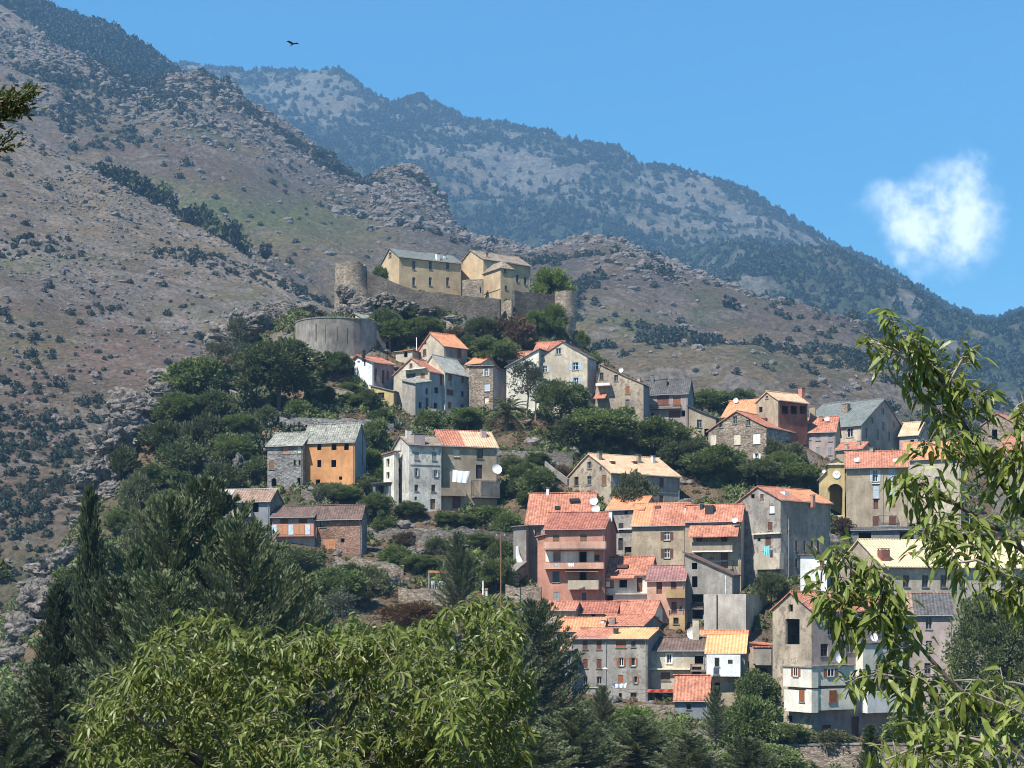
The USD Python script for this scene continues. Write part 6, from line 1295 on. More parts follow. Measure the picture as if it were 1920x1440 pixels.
def boulder(seed, sub=2, rough=0.35):
    m = trimesh.creation.icosphere(sub, 1.0); v = np.array(m.vertices)
    n = meshkit.fbm(v * 1.7 + seed * 3.1, 4, seed) - 0.5; c = np.round(meshkit.noise(v * 2.3 + seed, seed) * 3) / 3 - 0.5
    return v * (1 + rough * 2.4 * n + 0.42 * c)[:, None] * [1.2, 0.85, 0.75], np.array(m.faces)
def sample(mt, n, weight, r):
    x, d, z, U, V, T = MOUNTAINS[mt]
    w = weight(x, d, U, V, T) * ((T < 1.0) & (U > -60) & (U < 1980))
    area = np.abs(np.gradient(x, axis=1) * np.gradient(d, axis=0)); w = (w * area).ravel(); w /= w.sum()
    k = r.choice(w.size, n, p=w); rows, cols = x.shape
    i, j = np.clip(k // cols, 0, rows - 2), np.clip(k % cols, 0, cols - 2); a, b = r.random(n), r.random(n)
    f = lambda g: (g[i, j] * (1 - a) + g[i + 1, j] * a) * (1 - b) + (g[i, j + 1] * (1 - a) + g[i + 1, j + 1] * a) * b
    return np.stack([f(x), f(d), f(z)], 1)
r = np.random.default_rng(5)
masonry("boulder_stone", (0.20, 0.18, 0.165), 0.35, (0.16, 0.145, 0.13), 0.2)
terrain_like = {"g": ("geometry", {}), "n": ("noise_texture", {"scale": 0.9, "detail": 9.0, "roughness": 0.7}), "r": ("rgb_ramp", {"ramp": [(0.3, (0.07, 0.062, 0.055)), (0.48, (0.165, 0.145, 0.130)), (0.62, (0.25, 0.222, 0.198)), (0.72, (0.19, 0.14, 0.095))]}),
                "v": ("voronoi_texture", {"scale": 0.7, "feature": "distance_to_edge", "detail": 2.0}), "vr": ("map_range", {"from_min": 0.0, "from_max": 0.08, "to_min": 0.35, "to_max": 1.0, "clamp": True}), "m": ("mix", {"mix_type": "multiply", "fac": 0.8}),
                "b": ("bump", {"strength": 1.0, "distance": 0.5}), "p": ("principled_bsdf", {"roughness": 0.95, "specular_ior_level": 0.1})}
mat("crag_stone", terrain_like, [("g.position", "n.vector"), ("g.position", "v.vector"), ("n.fac", "r.fac"), ("v.distance", "vr.value"), ("r.color", "m.color1"), ("vr.result", "m.color2"), ("m.color", "p.base_color"), ("n.fac", "b.height"), ("b.normal", "p.normal")])
B3 = [(boulder(i, 1), "crag_stone") for i in range(4)]
# far pines
pw = lambda x, d, U, V, T: 0.09 + far_wood(x, d, U, V, T, np.zeros_like(x)) + 0.9 * (T > 0.985)
p = sample("far_mountain", 21000, pw, r)
instancer("pine_wood", "hazy dark pine wood scattered over the far mountain", "wood", [(puff(i, 46, 0.34, cone=i < 2), "leaf_pine") for i in range(4)], p - [0, 0, 1], r.uniform(6, 13, len(p)), r.random(len(p)) * 6.28)
p = sample("wooded_ridge", 7000, lambda x, d, U, V, T: 1.0 + 0 * x, r)
instancer("pine_wood", "dense dark wood covering the ridge at upper left", "wood", [(puff(10 + i, 46, 0.34, cone=i < 2), "leaf_pine") for i in range(4)], p - [0, 0, 1], r.uniform(8, 16, len(p)), r.random(len(p)) * 6.28)
# middle slope: scrub, crags
mw = lambda x, d, U, V, T: 0.05 + 1.4 * smoothstep(0.53, 0.64, fbm2(x, d, 110, 4, 91)) ** 2 * (1 - 0.85 * blob(U, V, 540, 405, 190, 45, 0.15)) + 1.2 * blob(U, V, 190, 190, 130, 30, -0.1) + 2.0 * blob(U, V, 250, 150, 120, 18, 0.55) + 1.4 * blob(U, V, 1750, 690, 140, 30, 0.5)
p = sample("middle_mountain", 5500, mw, r)
instancer("hillside_scrub", "dark scrub dotted over the brown mountainside", "scrub", [(puff(20 + i, 40, 0.36), m) for i, m in enumerate(("leaf_maquis", "leaf_maquis", "leaf_pine", "leaf_maquis"))], p - [0, 0, .3], r.gamma(3.0, 0.85, len(p)) + 0.8, r.random(len(p)) * 6.28)
cw = lambda x, d, U, V, T: 0.05 + smoothstep(0.54, 0.66, fbm2(x, d, 210, 4, 23) + 0.35 * blob(U, V, 160, 120, 170, 60, 0.4) + 0.25 * blob(U, V, 360, 200, 110, 60, 0.4) + 0.4 * blob(U, V, 770, 370, 90, 60) + 0.15 * blob(U, V, 1120, 500, 200, 60)) * (1 - 0.9 * blob(U, V, 540, 405, 190, 45, 0.15))
p = sample("middle_mountain", 10000, cw, r)
instancer("mountain_rocks", "grey crags and boulders breaking out of the mountainside", "rocks", B3, p, np.stack([np.clip(r.gamma(1.5, 0.8, len(p)) + 0.4, 0, 5)] * 3, 1) * r.uniform(0.6, 1.4, (len(p), 3)), r.random(len(p)) * 6.28)
# near slope
nw = lambda x, d, U, V, T: 0.05 + 1.3 * smoothstep(0.54, 0.66, fbm2(x, d, 60, 4, 92)) ** 2 + 1.6 * blob(U, V, 60, 850, 130, 140) + 1.6 * blob(U, V, 40, 1080, 120, 50)
p = sample("near_hillside", 2600, nw, r)
instancer("hillside_scrub", "round dark bushes dotted over the dry hillside at left", "scrub", [(puff(30 + i, 60, 0.30), m) for i, m in enumerate(("leaf_maquis", "leaf_maquis", "leaf_pine", "leaf_maquis"))], p - [0, 0, .2], np.clip(r.gamma(2.0, 0.55, len(p)) + 0.4, 0.4, 3.8), r.random(len(p)) * 6.28)
p = sample("near_hillside", 7000, lambda x, d, U, V, T: 0.25 + smoothstep(0.52, 0.66, fbm2(x, d, 70, 4, 93)) + 1.5 * smoothstep(0.5, 0.6, fbm2(x, d, 120, 3, 21) + 0.22 * blob(U, V, 200, 400, 130, 60, 0.5)), r)
instancer("hillside_rocks", "pale boulders strewn over the dry hillside at left", "rocks", B3, p, np.stack([np.clip(r.gamma(1.5, 0.30, len(p)) + 0.2, 0, 2.6)] * 3, 1) * r.uniform(0.6, 1.4, (len(p), 3)), r.random(len(p)) * 6.28)
# the line of trees in the gully
q = r.random(150); gu = np.interp(q, [0, .45, .8, 1], [185, 300, 410, 450]); gv = np.interp(q, [0, .45, .8, 1], [328, 388, 446, 476])
gp = np.array([P(u, v - 2, float(np.interp(u, [0, 300, 620], [1050, 980, 850])) + 4) for u, v in zip(gu, gv)]) + r.normal(0, 1, (150, 3)) * [7, 5, 0.6] - [0, 0, 3.0]
instancer("gully_trees", "line of green trees running down the gully on the left slope", "wood", [(puff(40 + i, 80, 0.30, 1.0), "leaf_maquis" if i else "leaf_dark") for i in range(3)], gp, r.uniform(5, 10, 150), r.random(150) * 6.28)
# town hill ground cover
N = 60000
hx, hy = r.uniform(-110, 130, N), r.uniform(195, 400, N)
foot = unary_union([sg.Polygon([(h_.C + h_.eB * a + h_.eA * b)[:2] for a, b in ((-.4, -.4), (h_.wB + .4, -.4), (h_.wB + .4, h_.wA + .4), (-.4, h_.wA + .4))]) for h_ in ALL_HOUSES])
import shapely
ok = ~shapely.contains_xy(foot, hx, hy)
gz = ground(hx, hy); ok &= (np.abs(hx / hy) < 0.34) & (gz > -24)
wt = smoothstep(0.40, 0.56, fbm2(hx, hy, 14, 5, 15))
g1 = ok & (r.random(N) < 0.28 * wt); g2 = ok & ~g1 & (r.random(N) < 0.30); g3 = ok & (r.random(N) < 0.05)
for nm, lb, mk, msk, lo, hi in (("ground_scrub", "low green scrub covering the town slope", ("leaf_green", "leaf_dark", "leaf_olive"), g1, 0.5, 1.9), ("dry_grass", "dry straw grass tufts on the town slope", ("leaf_straw", "leaf_dry", "leaf_straw"), g2, 0.3, 0.8)):
    p = np.stack([hx, hy, gz], 1)[msk]
    instancer(nm, lb, "ground cover", [(puff(50 + i, 50, 0.34), m) for i, m in enumerate(mk)], p - [0, 0, .1], r.uniform(lo, hi, len(p)), r.random(len(p)) * 6.28)
p = np.stack([hx, hy, gz], 1)[g3]
instancer("slope_stones", "grey stones lying on the town slope", "stones", B3, p, np.stack([np.clip(r.gamma(1.4, 0.3, len(p)) + 0.15, 0, 1.8)] * 3, 1) * r.uniform(0.6, 1.3, (len(p), 3)), r.random(len(p)) * 6.28)
# crags on the left edge of the town rock and under the citadel
CR = []
for i in range(6):
    path = proto_class(f"crag_{i}"); usdkit.mesh(stage, path + "/rock", boulder(100 + i, 4, 0.55), "/World/Looks/crag_stone"); CR.append(path)
def crag(u, v, d, w, h, label, group, kind="structure"):
    c = P(u, v, d); s = d / F
    copy_of("rock_crag", CR[int(r.integers(6))], label, "rock", c, r.random() * 360, (w * s / 2, w * s / 2 * 0.8, h * s / 2), group, kind)
LE = np.array(LEFT_EDGE, float)
for i in range(52):
    q = r.uniform(0.3, len(LE) - 2); k = int(q); u, v, d = LE[k] + (LE[k + 1] - LE[k]) * (q - k)
    crag(u + r.uniform(-22, 16), v + r.uniform(-8, 40), d - 3 + r.uniform(-3, 3), r.uniform(34, 84), r.uniform(40, 96), "grey lichened crag on the steep left edge of the town rock", "crags along the left edge of the town rock")
for u, v, w, h in [(497, 612, 46, 42), (484, 626, 50, 40), (514, 624, 44, 40)]: crag(u, v, 371, w, h, "rock knob of the lookout where people stand", "lookout rocks")
for u, v, w, h, d in [(655, 560, 44, 50, 386), (675, 575, 54, 56, 384), (645, 590, 40, 44, 382), (690, 590, 50, 44, 382), (670, 605, 60, 36, 378), (720, 565, 50, 34, 385), (760, 580, 56, 36, 383), (800, 590, 50, 30, 381), (640, 545, 26, 30, 388), (850, 605, 50, 30, 380)]: crag(u, v, d, w, h, "dark grey rock carrying the watch tower and citadel wall", "rocks under the citadel")
for u, v, w, h, d in [(215, 830, 80, 90, 312), (250, 800, 70, 70, 316), (210, 890, 60, 80, 305), (270, 770, 60, 60, 322), (450, 880, 40, 60, 296), (395, 870, 36, 50, 300), (480, 880, 34, 60, 296), (340, 870, 50, 40, 304)]: crag(u, v, d, w, h, "dark fissured crag on the cliff left of the cactus slope", "crags on the cactus cliff")
for u, v, w, h in [(800, 1010, 60, 40), (840, 1030, 70, 36), (780, 1040, 60, 40), (700, 1080, 60, 50), (670, 1110, 50, 50), (730, 1100, 50, 60), (860, 1050, 50, 26), (880, 1010, 40, 30), (640, 1070, 50, 40)]:
    pp_ = hit(u, v)
    if pp_ is not None: crag(u, v, pp_[1], w, h, "brown broken rock on the slope under the long terrace wall", "rocks on the rubble slope")
# ------------------------------------------------------------------ small things
def at(u, v, d=None): return hit(u, v) if d is None else P(u, v, d)
def person(label, p, face, shirt, trousers, pose=0.0):
    """A small standing figure: one body skin from joints, hair and clothes on it."""
    import manifold3d as m3
    def chain(js):
        out = None
        for (a, ra), (b, rb) in zip(js[:-1], js[1:]):
            hl = m3.Manifold.batch_hull([m3.Manifold.sphere(ra, 12).translate(a), m3.Manifold.sphere(rb, 12).translate(b)]); out = hl if out is None else out + hl
        return out
    o = thing("person", label, "person", p, face)
    legs = None
    for s in (-1, 1):
        l = chain([((s * 0.09, 0, 0.92), 0.095), ((s * 0.11, -0.03 * pose, 0.5), 0.065), ((s * 0.12, 0.05 * s * pose, 0.08), 0.045)]) + chain([((s * 0.12, 0.05 * s * pose, 0.06), 0.045), ((s * 0.13, -0.14, 0.04), 0.035)])
        legs = l if legs is None else legs + l
    torso = chain([((0, 0, 0.95), 0.14), ((0, 0.01, 1.2), 0.145), ((0, 0, 1.40), 0.12)]) + chain([((-0.18, 0, 1.40), 0.06), ((0.18, 0, 1.40), 0.06)])
    arms = None
    for s in (-1, 1):
        a = chain([((s * 0.19, 0, 1.40), 0.055), ((s * 0.26, 0.02, 1.12), 0.042), ((s * 0.22, -0.14, 0.92), 0.032)]) + chain([((s * 0.22, -0.14, 0.92), 0.03), ((s * 0.21, -0.2, 0.86), 0.035)])
        for k in range(4): a = a + chain([((s * (0.195 + 0.012 * k), -0.21, 0.85), 0.009), ((s * (0.19 + 0.012 * k), -0.26, 0.80 - 0.005 * k), 0.008)])
        a = a + chain([((s * 0.185, -0.19, 0.87), 0.01), ((s * 0.17, -0.23, 0.84), 0.009)])
        arms = a if arms is None else arms + a
    head = chain([((0, 0, 1.42), 0.055), ((0, -0.01, 1.55), 0.055)]) + chain([((0, 0, 1.66), 0.10), ((0, -0.03, 1.60), 0.075)]) + chain([((0, -0.09, 1.63), 0.016), ((0, -0.115, 1.61), 0.014)])
    body = legs + torso + arms + head
    M = body.to_mesh(); v = np.array(M.vert_properties[:, :3]); f = np.array(M.tri_verts)
    obj("body", (v, f), "skin", o, smooth=True)
    def cloth(name, man, k, m):
        q = man.to_mesh(); t = trimesh.Trimesh(q.vert_properties[:, :3], q.tri_verts); obj(name, (t.vertices + t.vertex_normals * k, t.faces), m, o, smooth=True)
    cloth("trousers", legs, 0.012, trousers); cloth("shirt", torso, 0.016, shirt); obj("hair", trimesh.creation.icosphere(2, 0.108).apply_scale([1, 1, 0.8]).apply_translation([0, 0.022, 1.70]), "t_dark", o, smooth=True)
    for s in (-1, 1): obj("eye", trimesh.creation.icosphere(1, 0.012).apply_translation([s * 0.035, -0.098, 1.655]), "t_dark", o)
mat("skin", {"p": ("principled_bsdf", {"base_color": (0.45, 0.27, 0.19), "roughness": 0.6})}, [])
person("standing person in dark clothes on the lookout rock", P(488, 593, 368.6), 20, "t_dark", "t_dark")
person("person in a white shirt on the lookout rock beside the dark one", P(499, 592, 368.6), -30, "t_white", "t_shadowblue", 1)
person("person in pale clothes standing left above the feathery tree", P(443, 590, 372), 10, "t_cream", "t_grey")
# bird
c = P(549, 83, 118); o = thing("bird", "dark bird of prey gliding high in the blue sky", "bird", c, 35)
t = np.linspace(0, 1, 9)
body = [tube(np.stack([0 * t, -0.22 + 0.44 * t, 0.02 * np.sin(t * 3)], 1), 0.055 * np.sin(np.pi * (0.08 + 0.86 * t)) + 0.008, 8), trimesh.creation.icosphere(1, 0.042).apply_translation([0, -0.24, 0.015])]
obj("body", join(body), "t_dark", o, smooth=True); obj("beak", tube([(0, -0.275, 0.012), (0, -0.30, 0.006), (0, -0.315, -0.004)], [0.014, 0.009, 0.002], 5), "t_iron", o)
for s in (-1, 1):
    w = np.array([(0, -.12, .02), (.18 * s, -.17, .10), (.36 * s, -.10, .16), (.50 * s, .05, .13), (.44 * s, .08, .14), (.36 * s, .10, .13), (.2 * s, .12, .08), (0, .10, .02)], float); w2 = w.copy(); w2[:, 2] -= 0.012
    n = len(w); f = [[0, k, k + 1] for k in range(1, n - 1)] + [[n, n + k + 1, n + k] for k in range(1, n - 1)] + [[k, (k + 1) % n, n + (k + 1) % n] for k in range(n)] + [[k, n + (k + 1) % n, n + k] for k in range(n)]
    obj("wing", (np.vstack([w, w2]), np.array(f)), "t_dark", o)
obj("tail", (np.array([(-.02, .18, 0), (.02, .18, 0), (.08, .40, .01), (0, .37, .012), (-.08, .40, .01), (0, .25, -.012)], float), np.array([[0, 1, 3], [1, 2, 3], [0, 3, 4], [0, 5, 1], [1, 5, 2], [0, 4, 5], [2, 5, 4], [2, 4, 3]])), "t_dark", o)
# washing
def sheet(name, label, corners, d, m, seed, cat="laundry", sag=0.12, n=14):
    (u0, v0), (u1, v1), (u2, v2), (u3, v3) = corners      # top left, top right, bottom right, bottom left
    a, b, c_, e = P(u0, v0, d), P(u1, v1, d), P(u2, v2, d), P(u3, v3, d)
    s, t = np.meshgrid(np.linspace(0, 1, n), np.linspace(0, 1, n)); s, t = s[..., None], t[..., None]
    p = (a * (1 - s) + b * s) * (1 - t) + (e * (1 - s) + c_ * s) * t
    p[..., 1] += 0.10 * np.sin(s[..., 0] * 19 + seed) * (0.3 + t[..., 0]); p[..., 2] -= sag * np.sin(np.pi * s[..., 0]) * (1 - t[..., 0])
    back = p + [0, 0.012, 0]
    v = np.vstack([p.reshape(-1, 3), back.reshape(-1, 3)]); g = grid_faces(n, n)
    o = thing(name, label, cat, a); obj("cloth", (v - a, np.vstack([g, g[:, ::-1] + n * n])), m, o, smooth=True)
    obj("line", tube([(a - a) - (b - a) * 0.15, (b - a) * 0.5 - [0, 0, sag], (b - a) * 1.15], 0.012, 4), "t_grey", o)
sheet("hanging_sheet", "big white sheet hung out above the tan balcony", [(849, 880), (881, 883), (876, 906), (848, 903)], 279.3, "cloth_white", 1)
sheet("hanging_towel", "turquoise towel on the balcony of the grey gabled house", [(1432, 1023), (1443, 1022), (1443, 1040), (1433, 1041)], 252.6, "t_cyan", 2)
sheet("hanging_towel", "dark towel next to the turquoise one", [(1444, 1030), (1449, 1030), (1449, 1046), (1444, 1045)], 252.6, "t_shadowblue", 3)
sheet("hanging_washing", "white washing hung low on the tall grey house", [(1147, 1281), (1175, 1280), (1173, 1289), (1148, 1290)], 217, "cloth_white", 4)
sheet("hanging_washing", "white towel over the rail of the pink house balcony", [(1064, 1055), (1076, 1055), (1076, 1062), (1064, 1062)], 244.5, "cloth_white", 5, sag=0.03)
sheet("hanging_washing", "pale towel on the left of the pink house balcony", [(1040, 1056), (1047, 1056), (1047, 1063), (1040, 1063)], 244.5, "t_palecloth" if False else "t_paleblue", 6, sag=0.03)
sheet("hanging_washing", "white cloth in the window line of the peach-roofed house", [(1218, 914), (1228, 914), (1228, 920), (1218, 920)], 290, "cloth_white", 7, sag=0.03)
# the little terrace
g = P(828, 1100, 249); o = thing("pergola", "pergola with an orange wooden beam over the little terrace", "pergola", g)
q = 249 / F
obj("beam", box(-25 * q, -0.15, 26 * q, 27 * q, 0.15, 30 * q), "t_orange", o); obj("rafters", join([box((x - 0.6) * q, 0.16, 25 * q, (x + 0.6) * q, 3.2, 27 * q) for x in range(-24, 27, 8)]), "t_wood", o)
for x in (-24, 26): obj("post", box((x - 1) * q, -0.08, -6 * q, (x + 1) * q, 0.08, 25.9 * q), "t_grey", o)
def chair(label, p, rot, group=None):
    o = thing("garden_chair", label, "chair", p, rot, group)
    obj("seat", box(-0.25, -0.25, 0.42, 0.25, 0.25, 0.47), "t_white", o); obj("backrest", join([box(-0.25 + k * 0.11, 0.21, 0.50, -0.19 + k * 0.11, 0.25, 0.92) for k in range(5)] + [box(-0.27, 0.205, 0.92, 0.27, 0.255, 0.98)]), "t_white", o)
    for a in (-1, 1):
        for b in (-1, 1): obj("leg", box(a * 0.22 - 0.02, b * 0.22 - 0.02, -0.25, a * 0.22 + 0.02, b * 0.22 + 0.02, 0.418), "t_white", o)
        obj("armrest", join([box(a * 0.26 - 0.025, -0.24, 0.66, a * 0.26 + 0.025, 0.2, 0.69), box(a * 0.26 - 0.02, -0.24, 0.475, a * 0.26 + 0.02, -0.20, 0.658)]), "t_white", o)
for lb, u, v, ro in (("white garden chair at the left end of the little terrace", 812, 1101, 20), ("white garden chair in the middle of the little terrace", 822, 1102, -30), ("white garden chair at the right of the little terrace", 832, 1101, 70)): chair(lb, P(u, v, 248.5), ro)
g = P(904, 1120, 246); o = thing("play_house", "red and orange play house with white post on the terrace end", "toy", g); q = 246 / F
obj("base", box(-9 * q, -0.5, 0, 0, 0.5, 7 * q), "t_red", o); obj("tower", box(0.01, -0.5, 0, 10 * q, 0.5, 14 * q), "t_cream", o); obj("roof", box(-1 * q, -0.6, 14.05 * q, 11 * q, 0.6, 17 * q), "t_orange", o); obj("post", tube([(2 * q, -0.7, 0), (2 * q, -0.7, 15 * q), (2 * q, -0.7, 31 * q)], 0.11, 8), "t_white", o)
# poles, lamp and wires
def pole(label, u, v0, v1, d, r0=0.11, arm=True):
    a = P(u, v1, d); a[2] = min(a[2], float(ground(a[0], a[1]))) - 0.3; h = P(u, v0, d)[2] - a[2]
    o = thing("utility_pole", label, "pole", a); obj("post", tube([(0, 0, 0), (0, 0, h / 2), (0, 0, h)], [r0, r0 * 0.9, r0 * 0.75], 8), "t_wood", o)
    if arm:
        obj("crossarm", box(-0.7, -0.06, h - 0.45, 0.7, 0.06, h - 0.33), "t_wood", o)
        for x in (-0.6, 0.6): obj("insulator", tube([(x, 0, h - 0.33), (x, 0, h - 0.24), (x, 0, h - 0.16)], [0.05, 0.06, 0.03], 6), "t_white", o)
    return a + [0, 0, h - 0.2]
pole("thin pole beside the stair wall left of the pink house", 939, 1000, 1160, 244); pole("slim pole in front of the tall grey house", 1070, 1255, 1300, 216, 0.08)
a = P(1148, 1312, 216); h_ = P(1148, 1254, 216)[2] - a[2]; o = thing("street_lamp", "street lamp on a curved arm in front of the tall grey house", "lamp", a)
obj("post", tube([(0, 0, -0.5), (0, 0, h_ * .5), (0, 0, h_ * .93), (-0.25, 0, h_), (-0.8, 0, h_ + 0.05)], [0.06, 0.05, 0.045, 0.04, 0.035], 7), "t_grey", o); obj("lamp_head", trimesh.creation.icosphere(2, 0.3).apply_scale([1.2, 0.7, 0.5]).apply_translation([-0.95, 0, h_]), "t_white", o, smooth=True)
def wire(label, *pts, sag=0.6):
    q = np.array([P(*p) for p in pts]); out = []
    for a, b in zip(q[:-1], q[1:]):
        t = np.linspace(0, 1, 12)[:, None]; out.append(a * (1 - t) + b * t - np.array([0, 0, 1]) * sag * 4 * t * (1 - t))
    p = np.vstack(out); p = p[np.r_[True, np.linalg.norm(np.diff(p, axis=0), axis=1) > 1e-6]]
    obj("overhead_wire", tube(p, 0.022, 4), "t_dark", None, label=label, category="wire")
wire("overhead wire crossing the lower windows of the tall grey house", (1070, 1268, 216), (1215, 1292, 214), (1330, 1304, 211))
wire("overhead wire sagging towards the corner block", (1330, 1306, 211), (1470, 1318, 206))
wire("second overhead wire below the grey house windows", (1040, 1270, 216), (1148, 1284, 215), (1220, 1297, 214))
sheet("striped_awning", "red and white awning over the porch of the brown-roofed house", [(1215, 1292), (1262, 1292), (1262, 1298), (1213, 1298)], 212.5, "t_red", 3, "awning", 0.02)
# ------------------------------------------------------------------ near trees
def conifer_proto(name, seed, H0, R0, n_bough, leaf_m, cypress=False):
    r = np.random.default_rng(seed)
    cs, ds, ls, tw = [], [], [], []
    for i in range(n_bough):
        f = ((i + r.random()) / n_bough) ** 0.85
        z = H0 * (0.06 + 0.93 * f); a = i * 2.4 + r.normal(0, .4)
        L = R0 * (1 - f) ** (0.55 if cypress else 0.62) * r.uniform(0.65, 1.15) + 0.05 * R0
        up = r.uniform(0.9, 1.6) if cypress else r.uniform(0.05, 0.5) + 0.55 * f
        t = np.linspace(0, 1, 7)[:, None]
        h = np.array([math.cos(a), math.sin(a), 0])
        p = np.array([0, 0, z]) + h * L * t + np.array([0, 0, 1]) * L * (up * t ** 1.5 - 0.12 * np.sin(t * 3.1))
        tw.append(tube(p[::2], np.linspace(0.05 * L, 0.01, 4), 4))
        k = int((130 if cypress else 270) * (L / R0) ** 0.7) + 20
        q = r.random(k) ** 0.7
        pos = np.stack([np.interp(q, t[:, 0], p[:, j]) for j in range(3)], 1)
        tg = unit(np.stack([np.interp(q, t[:, 0], np.gradient(p[:, j])) for j in range(3)], 1))
        w = (0.17 if cypress else 0.19) * L * (1 - 0.7 * q) + 0.10
        off = unit(r.standard_normal((k, 3))) * [1, 1, 0.55]
        cs.append(pos + off * w[:, None] * r.random((k, 1))); ds.append(tg * 0.9 + off * 0.55 + [0, 0, 0.35]); ls.append((0.27 if cypress else 0.31) * (0.6 + 0.8 * r.random(k)))
    c, d, l = np.vstack(cs), np.vstack(ds), np.concatenate(ls)
    return lib(name, [("trunk", join([tube([(0, 0, -1), (0, 0, H0 * 0.5), (0, 0, H0 * 0.97)], [R0 * 0.07, R0 * 0.05, 0.03], 7)] + tw), "bark"), ("foliage", leaf_cards(c, d, l, l * 0.34, r, 0.2), leaf_m)])
CON = [conifer_proto("cedar_0", 1, 16, 5.2, 120, "leaf_conifer"), conifer_proto("cedar_1", 2, 16, 5.6, 120, "leaf_conifer")]
CYP = [conifer_proto("cypress_0", 3, 16, 2.1, 230, "leaf_cypress", True)]
def conifer(name, label, u, v_top, w, d, v_base=None, cyp=False, k=0, group=None):
    """Top of the tree in the picture, width of its skirts in picture pixels, distance."""
    t = P(u, v_top, d); gz = min(float(ground(t[0], t[1])), t[2] - 6) if v_base is None else P(u, v_base, d)[2]
    if not cyp: gz = min(max(gz, t[2] - 2.1 * w * d / F), t[2] - 6)
    Hh = t[2] - gz; path = CYP[0] if cyp else CON[k % 2]
    sx = w * d / F / (4.2 if cyp else 8.2)
    copy_of(name, path, label, "cypress" if cyp else "conifer", (t[0], t[1], gz), (u * 53) % 360, (sx, sx, Hh / 16), group)
conifer("cypress_tree", "tall dark columnar cypress pointing up at the far left", 168, 918, 90, 105, cyp=True)
conifer("cypress_tree", "dark shorter cypress just left of the tall columnar one", 110, 1100, 120, 100, cyp=True)
conifer("cypress_tree", "cypress leaning in front of the big cedar", 255, 1030, 110, 98, cyp=True)
conifer("cedar_tree", "big blue-green cedar with tips reaching the concrete house", 385, 905, 330, 112, k=0)
conifer("cedar_tree", "cedar tip left of the big one", 318, 940, 260, 108, k=1)
conifer("cedar_tree", "broad cedar below the concrete house", 455, 985, 300, 106, k=1)
conifer("cedar_tree", "low broad cedar at the rubble slope edge", 545, 1075, 260, 112, k=0)
conifer("cedar_tree", "dark cedar behind the bright foreground leaves", 300, 1080, 300, 88, k=1)
conifer("cedar_tree", "cedar between the two cypresses at the left", 215, 1090, 230, 92, k=0)
conifer("cedar_tree", "low cedar filling the left bottom corner", 95, 1255, 260, 78, k=1)
conifer("cedar_tree", "dark cedar at the bottom left edge of the view", 10, 1330, 220, 74, k=0)
conifer("cedar_tree", "cedar low behind the left end of the foreground leaves", 205, 1270, 240, 76, k=0)
conifer("cedar_tree", "cedar shoulder between the cedars below the terraces", 420, 1120, 300, 86, k=0)
conifer("cedar_tree", "small pointed conifer in front of the little terrace", 858, 1000, 84, 190, k=0)
conifer("cedar_tree", "big dark conifer left of the tall grey house", 1005, 1130, 190, 150, k=1)
conifer("cedar_tree", "conifer at the lower left of the arched house", 955, 1190, 150, 140, k=0)
conifer("cedar_tree", "slender conifer in front of the tall grey house", 1130, 1288, 64, 160, k=0)
conifer("cedar_tree", "slender conifer right of the terracotta shed", 1342, 1288, 46, 175, k=1)
conifer("cedar_tree", "broad conifer below the tall grey house", 1075, 1330, 190, 128, k=0)
conifer("cedar_tree", "broad conifer at the bottom below the porch", 1195, 1345, 170, 132, k=1)
conifer("cedar_tree", "low conifer at the bottom below the white bay", 1290, 1375, 160, 126, k=0)
conifer("cedar_tree", "low conifer left of the road wall", 1400, 1385, 150, 128, k=1)
conifer("cedar_tree", "low conifer at the bottom edge right of the foreground leaves", 1000, 1370, 200, 110, k=1)
conifer("cypress_tree", "dark pointed cypress in front of the road wall", 1632, 1360, 60, 130, cyp=True)

def drooping_leaves(pos, d, length, r, width=0.33):
    """Long pointed cherry leaves, folded along the rib and curling down."""
    n = len(pos); d = unit(d); side = unit(np.cross(d, np.array([0, 0, 1.0]) + 0.55 * r.standard_normal((n, 3)))); up = np.cross(side, d)
    L = np.broadcast_to(length, n)[:, None]; W_ = L * width
    V = [pos]
    for f, w, dr in ((0.28, 0.40, 0.02), (0.62, 0.42, -0.03)):
        m = pos + d * L * f + up * L * dr + np.array([0, 0, -1]) * L * 0.22 * f ** 2
        V += [m + side * W_ * w + up * W_ * 0.22, m, m - side * W_ * w + up * W_ * 0.22]
    V.append(pos + d * L * 0.97 + np.array([0, 0, -1]) * L * 0.24)
    v = np.stack(V, 1).reshape(-1, 3)
    k = np.arange(n)[:, None] * 8
    return v, np.vstack([k + t for t in ([0, 1, 2], [0, 2, 3], [1, 4, 5], [1, 5, 2], [2, 5, 6], [2, 6, 3], [4, 7, 5], [5, 7, 6])])
